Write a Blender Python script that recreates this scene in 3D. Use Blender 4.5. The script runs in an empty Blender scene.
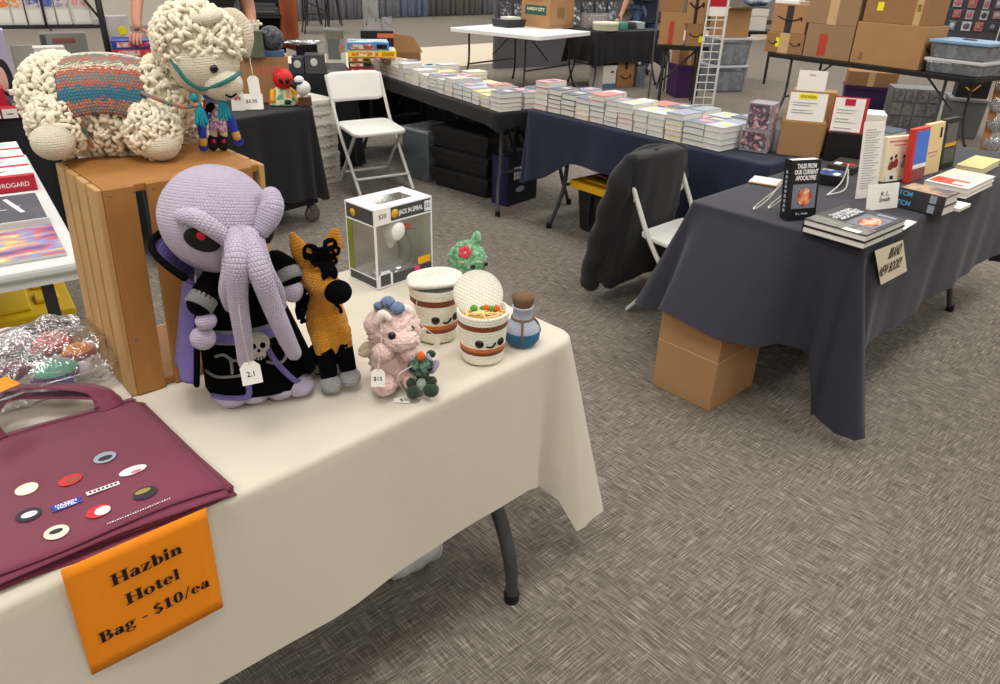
import bpy, bmesh, math, random
from mathutils import Vector as V, Matrix, Euler, noise as NZ
PI=math.pi; sin=math.sin; cos=math.cos
rnd=random.Random(11)
S=bpy.context.scene; COL=S.collection
# ---------------------------------------------------------------- camera
FO=740.0; TH=math.radians(27.5); RO=math.radians(1.65); HC=1.6
CAM=V((0,0,HC)); FW=V((0,cos(TH),-sin(TH))); UP0=V((0,sin(TH),cos(TH))); RT0=V((1,0,0))
RT=RT0*cos(RO)+UP0*sin(RO); UP=UP0*cos(RO)-RT0*sin(RO)
cd=bpy.data.cameras.new('camera'); cam=bpy.data.objects.new('camera',cd); COL.objects.link(cam)
cd.sensor_width=36; cd.lens=FO/1000*36; cd.clip_end=200; cd.clip_start=.02
m=Matrix((RT,UP,-FW)).transposed().to_4x4(); m.translation=CAM; cam.matrix_world=m; S.camera=cam
def ray(px,py): return FW+RT*((px-500)/FO)+UP*((342-py)/FO)
def at(px,py,z):
    d=ray(px,py); return CAM+d*((z-HC)/d.z)
def proj(p):
    v=p-CAM; w=v.dot(FW); return (500+FO*v.dot(RT)/w, 342-FO*v.dot(UP)/w)
def scale_at(p): return FO/(p-CAM).dot(FW)
def hgt(p,py):                      # height above p seen at image row py
    lo,hi=0.0,4.0
    for _ in range(40):
        k=(lo+hi)/2
        if proj(p+V((0,0,k)))[1]>py: lo=k
        else: hi=k
    return lo
def along(p,az,px,mx=4.0):          # distance from p in heading az until image column px
    d=V((cos(az),sin(az),0)); lo,hi=0.0,mx; sg=1 if proj(p+d*.05)[0]>proj(p)[0] else -1
    for _ in range(40):
        k=(lo+hi)/2
        if (proj(p+d*k)[0]-px)*sg<0: lo=k
        else: hi=k
    return lo
R=math.radians
AZ=R(43)                            # heading of the table grid in the hall
class Fr:
    """local frame standing at a place: x to the right, y away from the aisle, z up"""
    def __init__(s,px,py,z):
        s.o=at(px,py,z); h=V((s.o.x,s.o.y,0)).normalized(); s.h=h; s.r=V((h.y,-h.x,0)); s.rz=math.atan2(s.r.y,s.r.x); s.s=scale_at(s.o)
    def p(s,px,py,dy=0):
        d=ray(px,py); t=(s.o+s.h*dy-CAM).dot(s.h)/d.dot(s.h); q=CAM+d*t-s.o
        return V((q.dot(s.r),q.dot(s.h),q.z))
# ---------------------------------------------------------------- objects
def tag(o,label=None,cat=None,group=None,kind=None):
    if label: o['label']=label
    if cat: o['category']=cat
    if group: o['group']=group
    if kind: o['kind']=kind
    return o
def thing(name,label,cat,loc=(0,0,0),rz=0,group=None):
    o=bpy.data.objects.new(name,None); o.empty_display_size=.05; COL.objects.link(o); o.location=loc; o.rotation_euler=(0,0,rz)
    return tag(o,label,cat,group)
def obj(name,bm,mats,parent=None,smooth=True,loc=None,rz=None,bev=0,sub=0,keep=False):
    me=bpy.data.meshes.new(name)
    if not keep: bmesh.ops.recalc_face_normals(bm,faces=bm.faces)
    bm.to_mesh(me); bm.free()
    for x in (mats if isinstance(mats,(list,tuple)) else [mats]): me.materials.append(x)
    if smooth: me.polygons.foreach_set('use_smooth',[True]*len(me.polygons))
    o=bpy.data.objects.new(name,me); COL.objects.link(o)
    if parent is not None: o.parent=parent
    if loc is not None: o.location=loc
    if rz is not None: o.rotation_euler=(0,0,rz)
    if bev:
        md=o.modifiers.new('bevel','BEVEL'); md.width=bev; md.segments=2; md.limit_method='ANGLE'
    if sub:
        md=o.modifiers.new('subd','SUBSURF'); md.levels=sub; md.render_levels=sub
    return o
def copy_tree(o,parent=None):
    c=o.copy(); COL.objects.link(c)
    if parent is not None: c.parent=parent
    for ch in list(o.children): copy_tree(ch,c)
    return c
def B(): return bmesh.new()
def box(bm,c,s,rz=0,mi=0,M=None,tap=0):
    vs=[]
    for z in (-1,1):
        for x,y in ((-1,-1),(1,-1),(1,1),(-1,1)):
            k=1-tap if z<0 else 1
            p=V((x*s[0]/2*k,y*s[1]/2*k,z*s[2]/2))
            if M is not None: p=M@p
            elif rz: p=V((p.x*cos(rz)-p.y*sin(rz),p.x*sin(rz)+p.y*cos(rz),p.z))
            vs.append(bm.verts.new(p+V(c)))
    for f in ((0,3,2,1),(4,5,6,7),(0,1,5,4),(1,2,6,5),(2,3,7,6),(3,0,4,7)):
        fc=bm.faces.new([vs[i] for i in f]); fc.material_index=mi
    return vs
def bx(bm,a,b,mi=0): # box by two corners
    a=V(a);b=V(b); return box(bm,(a+b)/2,b-a,0,mi)
def poly(bm,pts,mi=0):
    f=bm.faces.new([bm.verts.new(V(p)) for p in pts]); f.material_index=mi; return f
def prism(bm,pts,dv,mi=0):
    dv=V(dv); a=[bm.verts.new(V(p)) for p in pts]; b=[bm.verts.new(V(p)+dv) for p in pts]; n=len(a)
    fs=[bm.faces.new(a),bm.faces.new(b[::-1])]+[bm.faces.new((a[i],b[i],b[(i+1)%n],a[(i+1)%n])) for i in range(n)]
    for f in fs: f.material_index=mi
def cr(P,t):
    n=len(P)-1; i=min(int(t*n),n-1); u=t*n-i
    def g(k): return P[max(0,min(n,k))]
    a,b,c,d=g(i-1),g(i),g(i+1),g(i+2)
    return (b*2+(c-a)*u+(a*2-b*5+c*4-d)*u*u+(b*3-a-c*3+d)*u*u*u)*.5
def tube(bm,path,rad,nu=14,n=None,fl=1.0,cap=2,st=None,mi=0,upv=None):
    """tapered round tube along a smoothed path; cap=2 gives rounded ends; st=stitch size for the UVs"""
    P=[V(p) for p in path]; rd=list(rad) if isinstance(rad,(list,tuple)) else [rad]*len(P)
    if n is None: n=max(2,(len(P)-1)*5+1) if len(P)>2 else 2
    C=[];T=[]
    for i in range(n):
        t=i/(n-1); C.append(cr(P,t))
        r=cr([V((q,0,0)) for q in rd],t).x; T.append(max(r,1e-4))
    tg=[(C[min(i+1,n-1)]-C[max(i-1,0)]).normalized() for i in range(n)]
    rings=[]
    if cap==2:
        for k in (1,.85,.6,.3): rings.append((C[0]-tg[0]*T[0]*sin(PI/2*k),T[0]*max(cos(PI/2*k),.02),tg[0]))
    for i in range(n): rings.append((C[i],T[i],tg[i]))
    if cap==2:
        for k in (.3,.6,.85,1): rings.append((C[-1]+tg[-1]*T[-1]*sin(PI/2*k),T[-1]*max(cos(PI/2*k),.02),tg[-1]))
    t0=rings[0][2]; a=upv and V(upv) or (V((0,0,1)) if abs(t0.z)<.9 else V((1,0,0)))
    X=(a-t0*a.dot(t0)).normalized(); uv=bm.loops.layers.uv.verify(); rv=[];L=0;Ls=[]
    for k,(c,r,t) in enumerate(rings):
        X=(X-t*X.dot(t)).normalized(); Y=t.cross(X)
        rv.append([bm.verts.new(c+X*(r*cos(2*PI*j/nu))+Y*(r*fl*sin(2*PI*j/nu))) for j in range(nu)])
        if k: L+=(c-rings[k-1][0]).length+abs(r-rings[k-1][1])*.6
        Ls.append(L)
    su=round(2*PI*max(T)/st) if st else 1; sv=1/st if st else 1
    for k in range(len(rv)-1):
        for j in range(nu):
            f=bm.faces.new((rv[k][j],rv[k][(j+1)%nu],rv[k+1][(j+1)%nu],rv[k+1][j])); f.material_index=mi(k/(len(rv)-1)) if callable(mi) else mi
            for l,(uu,vv) in zip(f.loops,((j,k),(j+1,k),(j+1,k+1),(j,k+1))): l[uv].uv=(uu/nu*su,Ls[vv]*sv)
    if cap:
        for q in (rv[0][::-1],rv[-1]):
            f=bm.faces.new(q); f.material_index=mi(0 if q[0] in rv[0] else 1) if callable(mi) else mi
def ball(bm,c,r,nu=20,nv=12,st=None,mi=0,M=None,fn=None):
    if fn is fuzzy: nu,nv=max(nu,60),max(nv,40)
    r=V((r,r,r)) if not hasattr(r,'__len__') else V(r); c=V(c); uv=bm.loops.layers.uv.verify(); rv=[]
    for k in range(nv+1):
        ph=-PI/2+PI*k/nv; row=[]
        for j in range(nu if 0<k<nv else 1):
            th=2*PI*j/nu; d=V((cos(ph)*cos(th),cos(ph)*sin(th),sin(ph)))
            p=V((d.x*r.x,d.y*r.y,d.z*r.z))
            if fn: p=fn(p,d)
            if M is not None: p=M@p
            row.append(bm.verts.new(c+p))
        rv.append(row)
    rm=max(r); su=round(2*PI*rm/st) if st else 1; sv=PI*rm/st if st else 1
    for k in range(nv):
        for j in range(nu):
            a,b=rv[k],rv[k+1]; g=lambda q,i: q[i%len(q)]
            if k==0: ix=((j,0,a),(j+1,1,b),(j,1,b))
            elif k==nv-1: ix=((j,0,a),(j+1,0,a),(j,1,b))
            else: ix=((j,0,a),(j+1,0,a),(j+1,1,b),(j,1,b))
            f=bm.faces.new([g(q,i) for i,_,q in ix]); f.material_index=mi(k/nv) if callable(mi) else mi
            for l,(i,o,_) in zip(f.loops,ix): l[uv].uv=(i/nu*su,(k+o)/nv*sv)
def fuzzy(q,d): return q*(1+.16*NZ.noise(d*8)+.13*NZ.noise(d*14+V((3,1,2))))
def lathe(bm,prof,c=(0,0,0),nu=32,st=None,mi=0,fl=(1,1),M=None,fn=None):
    """prof: list of (radius, z); mi may be a function of the row number"""
    c=V(c); uv=bm.loops.layers.uv.verify(); rv=[];L=[0]
    for k,(r,z) in enumerate(prof):
        row=[]
        for j in range(nu):
            a=2*PI*j/nu; p=V((r*fl[0]*cos(a),r*fl[1]*sin(a),z))
            if fn: p=fn(p,a,k)
            if M is not None: p=M@p
            row.append(bm.verts.new(c+p))
        rv.append(row)
        if k: L.append(L[-1]+math.hypot(r-prof[k-1][0],z-prof[k-1][1]))
    su=round(2*PI*max(q[0] for q in prof)/st) if st else 1; sv=1/st if st else 1
    for k in range(len(prof)-1):
        for j in range(nu):
            f=bm.faces.new((rv[k][j],rv[k][(j+1)%nu],rv[k+1][(j+1)%nu],rv[k+1][j])); f.material_index=mi(k) if callable(mi) else mi
            for l,(uu,vv) in zip(f.loops,((j,k),(j+1,k),(j+1,k+1),(j,k+1))): l[uv].uv=(uu/nu*su,L[vv]*sv)
    if prof[0][0]>1e-5: bm.faces.new(rv[0][::-1]).material_index=mi(0) if callable(mi) else mi
    if prof[-1][0]>1e-5: bm.faces.new(rv[-1]).material_index=mi(len(prof)-2) if callable(mi) else mi
def sheet(bm,fn,nu,nv,mi=0,th=0,st=None):
    uv=bm.loops.layers.uv.verify()
    g=[[bm.verts.new(V(fn(i/nu,j/nv))) for i in range(nu+1)] for j in range(nv+1)]
    fs=[]
    for j in range(nv):
        for i in range(nu):
            f=bm.faces.new((g[j][i],g[j][i+1],g[j+1][i+1],g[j+1][i])); f.material_index=mi(i/nu,j/nv) if callable(mi) else mi; fs.append(f)
            for l,(a,b) in zip(f.loops,((i,j),(i+1,j),(i+1,j+1),(i,j+1))): l[uv].uv=(a/nu*(st[0] if st else 1),b/nv*(st[1] if st else 1))
    if th: bmesh.ops.recalc_face_normals(bm,faces=fs); bmesh.ops.solidify(bm,geom=fs,thickness=th)
    return g
def aim(d): # rotation taking +z to d
    return V((0,0,1)).rotation_difference(V(d)).to_matrix()
# ---------------------------------------------------------------- materials
def lin(c): return tuple(((x/255)/12.92 if x/255<=.04045 else ((x/255+.055)/1.055)**2.4) for x in c[:3])+(1,)
MC={}
def M(name,c,rough=.75,nz=.1,ns=12,bump=0,bs=150,metal=0,spec=.35,knit=0,stretch=None,c2=None,sheen=0,coord='Object'):
    if name in MC: return MC[name]
    m=bpy.data.materials.new(name); m.use_nodes=True; nt=m.node_tree; N=nt.nodes; L=nt.links; b=N['Principled BSDF']; MC[name]=m
    b.inputs['Roughness'].default_value=rough; b.inputs['Metallic'].default_value=metal; b.inputs['Specular IOR Level'].default_value=spec
    if sheen: b.inputs['Sheen Weight'].default_value=sheen
    tc=N.new('ShaderNodeTexCoord'); n=N.new('ShaderNodeTexNoise'); n.inputs['Scale'].default_value=ns; n.inputs['Detail'].default_value=4
    src=tc.outputs[coord]
    if stretch:
        mp=N.new('ShaderNodeMapping'); mp.inputs['Scale'].default_value=stretch; L.new(src,mp.inputs['Vector']); src=mp.outputs[0]
    L.new(src,n.inputs['Vector'])
    mx=N.new('ShaderNodeMix'); mx.data_type='RGBA'; a=lin(c)
    if c2 is None: mx.inputs['A'].default_value=tuple(x*(1-nz) for x in a[:3])+(1,); mx.inputs['B'].default_value=tuple(min(1,x*(1+nz)) for x in a[:3])+(1,)
    else: mx.inputs['A'].default_value=a; mx.inputs['B'].default_value=lin(c2)
    if c2 is not None:
        rp=N.new('ShaderNodeMapRange'); rp.inputs['From Min'].default_value=.4; rp.inputs['From Max'].default_value=.6; L.new(n.outputs['Fac'],rp.inputs['Value']); L.new(rp.outputs[0],mx.inputs['Factor'])
    else: L.new(n.outputs['Fac'],mx.inputs['Factor'])
    L.new(mx.outputs['Result'],b.inputs['Base Color'])
    if knit:
        br=N.new('ShaderNodeTexBrick'); br.offset=.5; br.inputs['Scale'].default_value=1; br.inputs['Mortar Size'].default_value=.28; br.inputs['Mortar Smooth'].default_value=1
        br.inputs['Brick Width'].default_value=1; br.inputs['Row Height'].default_value=1; L.new(tc.outputs['UV'],br.inputs['Vector'])
        inv=N.new('ShaderNodeMath'); inv.operation='SUBTRACT'; inv.inputs[0].default_value=1; L.new(br.outputs['Fac'],inv.inputs[1])
        bp=N.new('ShaderNodeBump'); bp.inputs['Strength'].default_value=1; bp.inputs['Distance'].default_value=knit; L.new(inv.outputs[0],bp.inputs['Height']); L.new(bp.outputs[0],b.inputs['Normal'])
    elif bump:
        n2=N.new('ShaderNodeTexNoise'); n2.inputs['Scale'].default_value=bs; n2.inputs['Detail'].default_value=3; L.new(src,n2.inputs['Vector'])
        bp=N.new('ShaderNodeBump'); bp.inputs['Strength'].default_value=.6; bp.inputs['Distance'].default_value=bump; L.new(n2.outputs['Fac'],bp.inputs['Height']); L.new(bp.outputs[0],b.inputs['Normal'])
    return m
def clear(name,tint=(255,255,255),gl=.12,body=.0,bump=0,bs=20,rough=.08,bc=(230,230,230)):
    """clear film or acrylic: see-through with gloss, optionally a little milky"""
    if name in MC: return MC[name]
    m=bpy.data.materials.new(name); m.use_nodes=True; nt=m.node_tree; N=nt.nodes; L=nt.links; N.remove(N['Principled BSDF']); MC[name]=m
    t=N.new('ShaderNodeBsdfTransparent'); t.inputs[0].default_value=lin(tint); g=N.new('ShaderNodeBsdfGlossy'); g.inputs['Roughness'].default_value=rough
    d=N.new('ShaderNodeBsdfDiffuse'); d.inputs[0].default_value=lin(bc)
    m1=N.new('ShaderNodeMixShader'); m2=N.new('ShaderNodeMixShader'); lw=N.new('ShaderNodeLayerWeight'); fr=N.new('ShaderNodeMath'); fr.operation='POWER'; fr.inputs[1].default_value=4.0; L.new(lw.outputs['Facing'],fr.inputs[0])
    ad=N.new('ShaderNodeMath'); ad.operation='ADD'; ad.use_clamp=True; ad.inputs[1].default_value=gl; L.new(fr.outputs[0],ad.inputs[0])
    m1.inputs[0].default_value=body; L.new(t.outputs[0],m1.inputs[1]); L.new(d.outputs[0],m1.inputs[2])
    L.new(ad.outputs[0],m2.inputs[0]); L.new(m1.outputs[0],m2.inputs[1]); L.new(g.outputs[0],m2.inputs[2]); L.new(m2.outputs[0],N['Material Output'].inputs[0])
    if bump:
        tc=N.new('ShaderNodeTexCoord'); n=N.new('ShaderNodeTexNoise'); n.inputs['Scale'].default_value=bs; L.new(tc.outputs['Object'],n.inputs['Vector'])
        bp=N.new('ShaderNodeBump'); bp.inputs['Distance'].default_value=bump; L.new(n.outputs['Fac'],bp.inputs['Height'])
        for q in (g,lw): L.new(bp.outputs[0],q.inputs['Normal'])
    return m
def art(name,cols,scale=14,seed=0,rough=.4,kind='noise',stretch=(1,1,1)):
    """printed artwork made of loose colour patches"""
    if name in MC: return MC[name]
    m=bpy.data.materials.new(name); m.use_nodes=True; nt=m.node_tree; N=nt.nodes; L=nt.links; b=N['Principled BSDF']; MC[name]=m
    b.inputs['Roughness'].default_value=rough
    tc=N.new('ShaderNodeTexCoord'); mp=N.new('ShaderNodeMapping'); mp.inputs['Location'].default_value=(seed*3.7,seed*1.9,seed); mp.inputs['Scale'].default_value=stretch; L.new(tc.outputs['Object'],mp.inputs[0])
    if kind=='noise':
        n=N.new('ShaderNodeTexNoise'); n.inputs['Scale'].default_value=scale; n.inputs['Detail'].default_value=5; out=n.outputs['Fac']
    else:
        n=N.new('ShaderNodeTexVoronoi'); n.inputs['Scale'].default_value=scale; out=n.outputs['Color']
    L.new(mp.outputs[0],n.inputs['Vector']); cr_=N.new('ShaderNodeValToRGB'); e=cr_.color_ramp.elements; k=len(cols); cr_.color_ramp.interpolation='LINEAR' if kind=='noise' else 'CONSTANT'
    lo,hi=(.3,.7) if kind=='noise' else (.1,.8)
    while len(e)<k: e.new(.5)
    for i,c in enumerate(cols): e[i].position=lo+(hi-lo)*i/max(1,k-1)
    for i,c in enumerate(cols): e[i].color=lin(c)
    L.new(out,cr_.inputs[0]); L.new(cr_.outputs[0],b.inputs['Base Color'])
    return m
# ---------------------------------------------------------------- lettering
def text(parent,s,size,mat,loc,rot,name='lettering',bold=0,shear=0,w=None,sp=1.0,align='CENTER'):
    cu=bpy.data.curves.new('t','FONT'); cu.body=s; cu.size=size; cu.align_x=align; cu.align_y='CENTER'; cu.extrude=.0002; cu.offset=bold*size; cu.shear=shear; cu.space_line=sp; cu.resolution_u=3
    t=bpy.data.objects.new('t',cu); COL.objects.link(t); dg=bpy.context.evaluated_depsgraph_get(); me=bpy.data.meshes.new_from_object(t.evaluated_get(dg))
    bpy.data.objects.remove(t); bpy.data.curves.remove(cu)
    xs=[v.co.x for v in me.vertices]
    if w and xs:
        k=w/(max(xs)-min(xs))
        for v in me.vertices: v.co.x*=k
    me.materials.clear(); me.materials.append(mat); me.name=name
    o=bpy.data.objects.new(name,me); COL.objects.link(o)
    if parent is not None: o.parent=parent
    o.location=loc; o.rotation_euler=rot
    return o
FX=(PI/2,0,0); FY=(PI/2,0,-PI/2)     # on a box: face to the right front (y=0) / to the left front (x=0)
def serif(glyph_rows,mat,parent,loc,rot,h,lw,name='lettering'):
    """bold high-contrast serif letters drawn as shapes"""
    bm=B()
    def ring(cx,cy,rx,ry,ix,iy,a0=0,a1=360,n=20,dx=0):
        P=[];full=a1-a0>=360
        for i in range(n+(0 if full else 1)):
            a=R(a0+(a1-a0)*i/n); P.append((cx+rx*cos(a),cy+ry*sin(a),cx+dx+ix*cos(a),cy+iy*sin(a)))
        k=len(P)
        for i in range(k if full else k-1):
            a,b=P[i],P[(i+1)%k]; quads.append(((a[0],a[1]),(b[0],b[1]),(b[2],b[3]),(a[2],a[3])))
    def bar(x0,y0,x1,y1): quads.append(((x0,y0),(x1,y0),(x1,y1),(x0,y1)))
    def q(*p): quads.append(p)
    T=.05; W=.2
    def gl(c):
        if c=='H': bar(.08,0,.28,.7);bar(.56,0,.76,.7);bar(.28,.33,.56,.38);[bar(x,y,x+.36,y+.045) for x in (0,.48) for y in (0,.655)];return .86
        if c=='o': ring(.27,.23,.27,.24,.09,.2);return .58
        if c=='a': ring(.2,.14,.2,.15,.04,.1);bar(.28,.0,.46,.36);ring(.25,.34,.21,.14,.05,.1,0,170,10);bar(.42,0,.54,.04);return .56
        if c=='z': bar(0,.42,.44,.46);bar(0,0,.46,.045);q((0,.03),(.2,.03),(.46,.44),(.26,.44));bar(0,.32,.04,.46);bar(.42,0,.46,.15);return .5
        if c=='b': bar(.06,0,.24,.7);bar(0,.655,.24,.7);ring(.32,.23,.25,.24,.07,.2);return .6
        if c=='i': bar(.06,0,.24,.46);bar(0,0,.3,.04);bar(0,.42,.2,.46);ring(.15,.61,.11,.1,0,0);return .33
        if c=='n': bar(.06,0,.24,.46);bar(0,0,.3,.04);bar(0,.42,.24,.46);bar(.36,0,.54,.3);bar(.32,0,.6,.04);ring(.39,.3,.15,.17,.0,.1,0,160,10);return .63
        if c=='t': bar(.08,.06,.26,.6);bar(0,.42,.36,.46);ring(.23,.12,.15,.13,.02,.06,180,350,10);return .4
        if c=='e': ring(.25,.23,.25,.24,.07,.2,0,320,20);bar(.1,.22,.5,.265);return .54
        if c=='l': bar(.06,0,.24,.7);bar(0,0,.3,.04);bar(0,.655,.2,.7);return .33
        if c=='B': bar(.08,0,.28,.7);bar(0,0,.4,.045);bar(0,.655,.4,.7);ring(.36,.52,.24,.18,.06,.14,-90,90,12);ring(.38,.19,.29,.19,.08,.15,-90,90,12);bar(.28,.33,.42,.38);return .72
        if c=='g': ring(.22,.3,.22,.17,.06,.13);ring(.24,-.08,.25,.13,.16,.08);q((.05,.12),(.2,.16),(.12,.03),(.02,.03));bar(.38,.4,.54,.46);return .56
        if c=='-': bar(.04,.2,.3,.28);return .36
        if c=='$': ring(.25,.5,.22,.17,.06,.13,20,270,14);ring(.25,.18,.24,.19,.07,.15,-160,90,14);bar(.235,-.08,.275,.78);return .56
        if c=='1': bar(.14,0,.34,.7);bar(.04,0,.46,.045);q((.02,.58),(.16,.6),(.2,.7),(.14,.7));return .52
        if c=='0': ring(.27,.35,.26,.36,.08,.31);return .58
        if c=='/': q((.0,-.06),(.07,-.06),(.36,.74),(.29,.74));return .4
        return .28
    y=0
    for row in glyph_rows:
        x=0;allq=[]
        for c in row:
            quads=[];w=gl(c); allq+=[[(px+x,py) for px,py in t] for t in quads]; x+=w
        for t in allq:
            P=[((px-x/2)*h*1.0,(py+y)*h,0) for px,py in t]
            ar=sum(P[i][0]*P[(i+1)%4][1]-P[(i+1)%4][0]*P[i][1] for i in range(4))
            if abs(ar)<1e-9: continue
            try: prism(bm,P,(0,0,.0003))
            except ValueError: pass
        y-=lw
    o=obj(name,bm,mat,parent,False); o.location=loc; o.rotation_euler=rot
    return o
# ================================================================ the hall
def carpet():
    m=bpy.data.materials.new('woven_carpet'); m.use_nodes=True; nt=m.node_tree; N=nt.nodes; L=nt.links; b=N['Principled BSDF']; b.inputs['Roughness'].default_value=.95; b.inputs['Specular IOR Level'].default_value=.1
    tc=N.new('ShaderNodeTexCoord'); rot=N.new('ShaderNodeMapping'); rot.inputs['Rotation'].default_value=(0,0,-AZ); L.new(tc.outputs['Object'],rot.inputs[0])
    def streak(sc,lo,hi):
        mp=N.new('ShaderNodeMapping'); mp.inputs['Scale'].default_value=sc; L.new(rot.outputs[0],mp.inputs[0])
        n=N.new('ShaderNodeTexNoise'); n.inputs['Scale'].default_value=1; n.inputs['Detail'].default_value=3; n.inputs['Roughness'].default_value=.6; L.new(mp.outputs[0],n.inputs[0])
        r=N.new('ShaderNodeMapRange'); r.inputs['From Min'].default_value=lo; r.inputs['From Max'].default_value=hi; L.new(n.outputs['Fac'],r.inputs[0]); return r.outputs[0]
    def math_(op,a,b_):
        k=N.new('ShaderNodeMath'); k.operation=op
        for i,v in enumerate((a,b_)):
            if isinstance(v,float): k.inputs[i].default_value=v
            else: L.new(v,k.inputs[i])
        return k.outputs[0]
    s1=streak((13,330,1),.44,.7); s2=streak((330,13,1),.44,.7); fine=streak((300,300,1),.3,.7)
    patch=streak((2.2,2.2,1),.4,.6); inv=math_('SUBTRACT',1.0,patch)
    k=math_('ADD',math_('MULTIPLY',s1,math_('ADD',math_('MULTIPLY',patch,.7),.4)),math_('MULTIPLY',s2,math_('ADD',math_('MULTIPLY',inv,.7),.4)))
    k=math_('MULTIPLY',k,math_('ADD',math_('MULTIPLY',fine,.7),.45))
    cr_=N.new('ShaderNodeValToRGB'); L.new(k,cr_.inputs[0]); e=cr_.color_ramp.elements
    e[0].color=lin((90,83,76)); e[1].color=lin((176,168,156)); e[1].position=.95; q=e.new(.3); q.color=lin((114,107,98))
    L.new(cr_.outputs[0],b.inputs['Base Color'])
    bp=N.new('ShaderNodeBump'); bp.inputs['Distance'].default_value=.003; bp.inputs['Strength'].default_value=.5; L.new(k,bp.inputs['Height']); L.new(bp.outputs[0],b.inputs['Normal'])
    return m
E1=V((cos(AZ),sin(AZ),0)); E2=V((-sin(AZ),cos(AZ),0))
def G(a,b,z=0): return E1*a+E2*b+V((0,0,z))     # hall grid coordinates
def slab(name,a,b,c,d,z0,z1,mat):
    bm=B(); prism(bm,[G(a,c,z0),G(b,c,z0),G(b,d,z0),G(a,d,z0)],(0,0,z1-z0)); return tag(obj(name,bm,mat,None,False),kind='structure')
A0,A1,B0,B1,CH=-5,24,-5,19,4.2
slab('floor',A0,A1,B0,B1,-.1,0,carpet())
plaster=M('wall_paint',(196,190,178),.9,.04)
slab('wall_back',A0,A1,B1,B1+.15,0,CH,plaster); slab('wall_right',A1,A1+.15,B0,B1,0,CH,plaster)
slab('wall_left',A0-.15,A0,B0,B1,0,CH,plaster); slab('wall_front',A0,A1,B0-.15,B0,0,CH,plaster)
slab('ceiling',A0,A1,B0,B1,CH,CH+.1,M('ceiling_tile',(225,222,214),.9,.05,60))
# the pale vinyl walkway crossing the hall
vinyl=M('pale_vinyl_tile',(196,184,162),.6,.05,3)
d0=at(430,69,0).dot(E2); d1=at(462,45,0).dot(E2); slab('trim_1',A0,A1,d0,d1,0,.004,vinyl)
c0=at(415,127,0).dot(E1); slab('trim_2',c0,c0+1.2,at(560,160,0).dot(E2),d0,0,.004,vinyl)
# ceiling lights of the hall
ld=bpy.data.lights.new('ceiling_light','AREA'); ld.shape='RECTANGLE'; ld.size=1.25; ld.size_y=1.25; ld.energy=58; ld.color=(1,.985,.962); ld.spread=R(170)
for i in range(7):
    for j in range(7):
        o=bpy.data.objects.new('ceiling_light',ld); COL.objects.link(o); o.location=G(-3.2+i*3.3,-3+j*3.6,CH-.06); o.rotation_euler=(0,0,AZ)
w=bpy.data.worlds.new('hall_air'); S.world=w; w.use_nodes=True; w.node_tree.nodes['Background'].inputs[0].default_value=(1,.97,.93,1); w.node_tree.nodes['Background'].inputs[1].default_value=.25
S.view_settings.view_transform='Standard'; S.view_settings.look='None'; S.view_settings.exposure=0; S.view_settings.gamma=1; S.view_settings.use_curve_mapping=False
# ================================================================ common stuff
black_metal=M('black_metal',(34,34,36),.45,.1,spec=.5); grey_metal=M('grey_metal',(120,120,120),.4,.1,metal=.7)
white_plastic=M('white_plastic',(228,226,220),.5,.04); black_plastic=M('black_plastic',(20,20,22),.5,.15); paper=M('white_paper',(232,228,220),.8,.03)
ink=M('black_ink',(24,20,20),.8,.1); red_ink=M('red_ink',(190,40,40),.7,.1); pages=M('page_edges',(226,222,214),.85,.06,90,stretch=(1,1,9)); string=M('white_string',(225,220,210),.9,.05)
card=M('corrugated_card',(165,125,84),.85,.08,6,.0006,120); card_d=M('brown_card',(150,110,72),.85,.08,6); tape=M('clear_tape',(196,164,118),.35,.08); tapek=M('black_tape',(44,42,40),.5,.2,80); red_tape=M('red_tape',(176,64,44),.6,.15,40)
yel=M('yellow_label',(246,226,30),.5,.04)
def slim_legs(parent,L,W,h,mat,r=.014,bent=True,ins=.28):
    """two folding trestles, each one part: two uprights that splay, a crossbar and a diagonal stay"""
    for sx in (-1,1):
        fr=B(); x=sx*(L/2-ins)
        tube(fr,[(x,-W/2+.09,h*.42),(x,W/2-.09,h*.42)],r*.8,8,2,cap=0)
        tube(fr,[(x,0,h*.54),(x-sx*.32,0,h-.05)],r*.7,8,2,cap=0); obj('stay',fr,mat,parent)
        for sy in (-1,1):
            lb=B(); y=sy*(W/2-.09)
            P=[(x,y,h-.03),(x,y,h*.5),(x+sx*.02,y+sy*.03,h*.25),(x+sx*.07,y+sy*.06,.01)] if bent else [(x,y,h-.03),(x,y,h*.5),(x,y,.2),(x,y,.01)]
            tube(lb,P,r,10,12,cap=2); lg=obj('leg',lb,mat,parent)
            fb=B(); lathe(fb,[(r*1.35,.0),(r*1.35,.035),(r*1.2,.04)],(P[-1][0],P[-1][1],0),10); obj('foot_cap',fb,black_plastic,lg)
def folding_table(name,label,loc,rz,L,W,h,topmat,legmat,bent=True,cat='table',top=.045,ins=.28):
    """origin at the middle of the table on the floor"""
    t=thing(name,label,cat,loc,rz); bm=B(); pts=[]
    for cx,cy,a in ((1,1,0),(-1,1,90),(-1,-1,180),(1,-1,270)):
        for k in range(5): an=R(a+k*22.5); pts.append((cx*(L/2-.05)+.05*cos(an),cy*(W/2-.05)+.05*sin(an),h-top))
    prism(bm,pts,(0,0,top)); obj('tabletop',bm,topmat,t,False,bev=.006); slim_legs(t,L,W,h-top+.02,legmat,bent=bent,ins=ins); return t
def mid(o,az,L,W): # centre of a table from its nearest corner; az along its length, az+90 across
    return V((o.x,o.y,0))+V((cos(az),sin(az),0))*(L/2)+V((-sin(az),cos(az),0))*(W/2)
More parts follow.
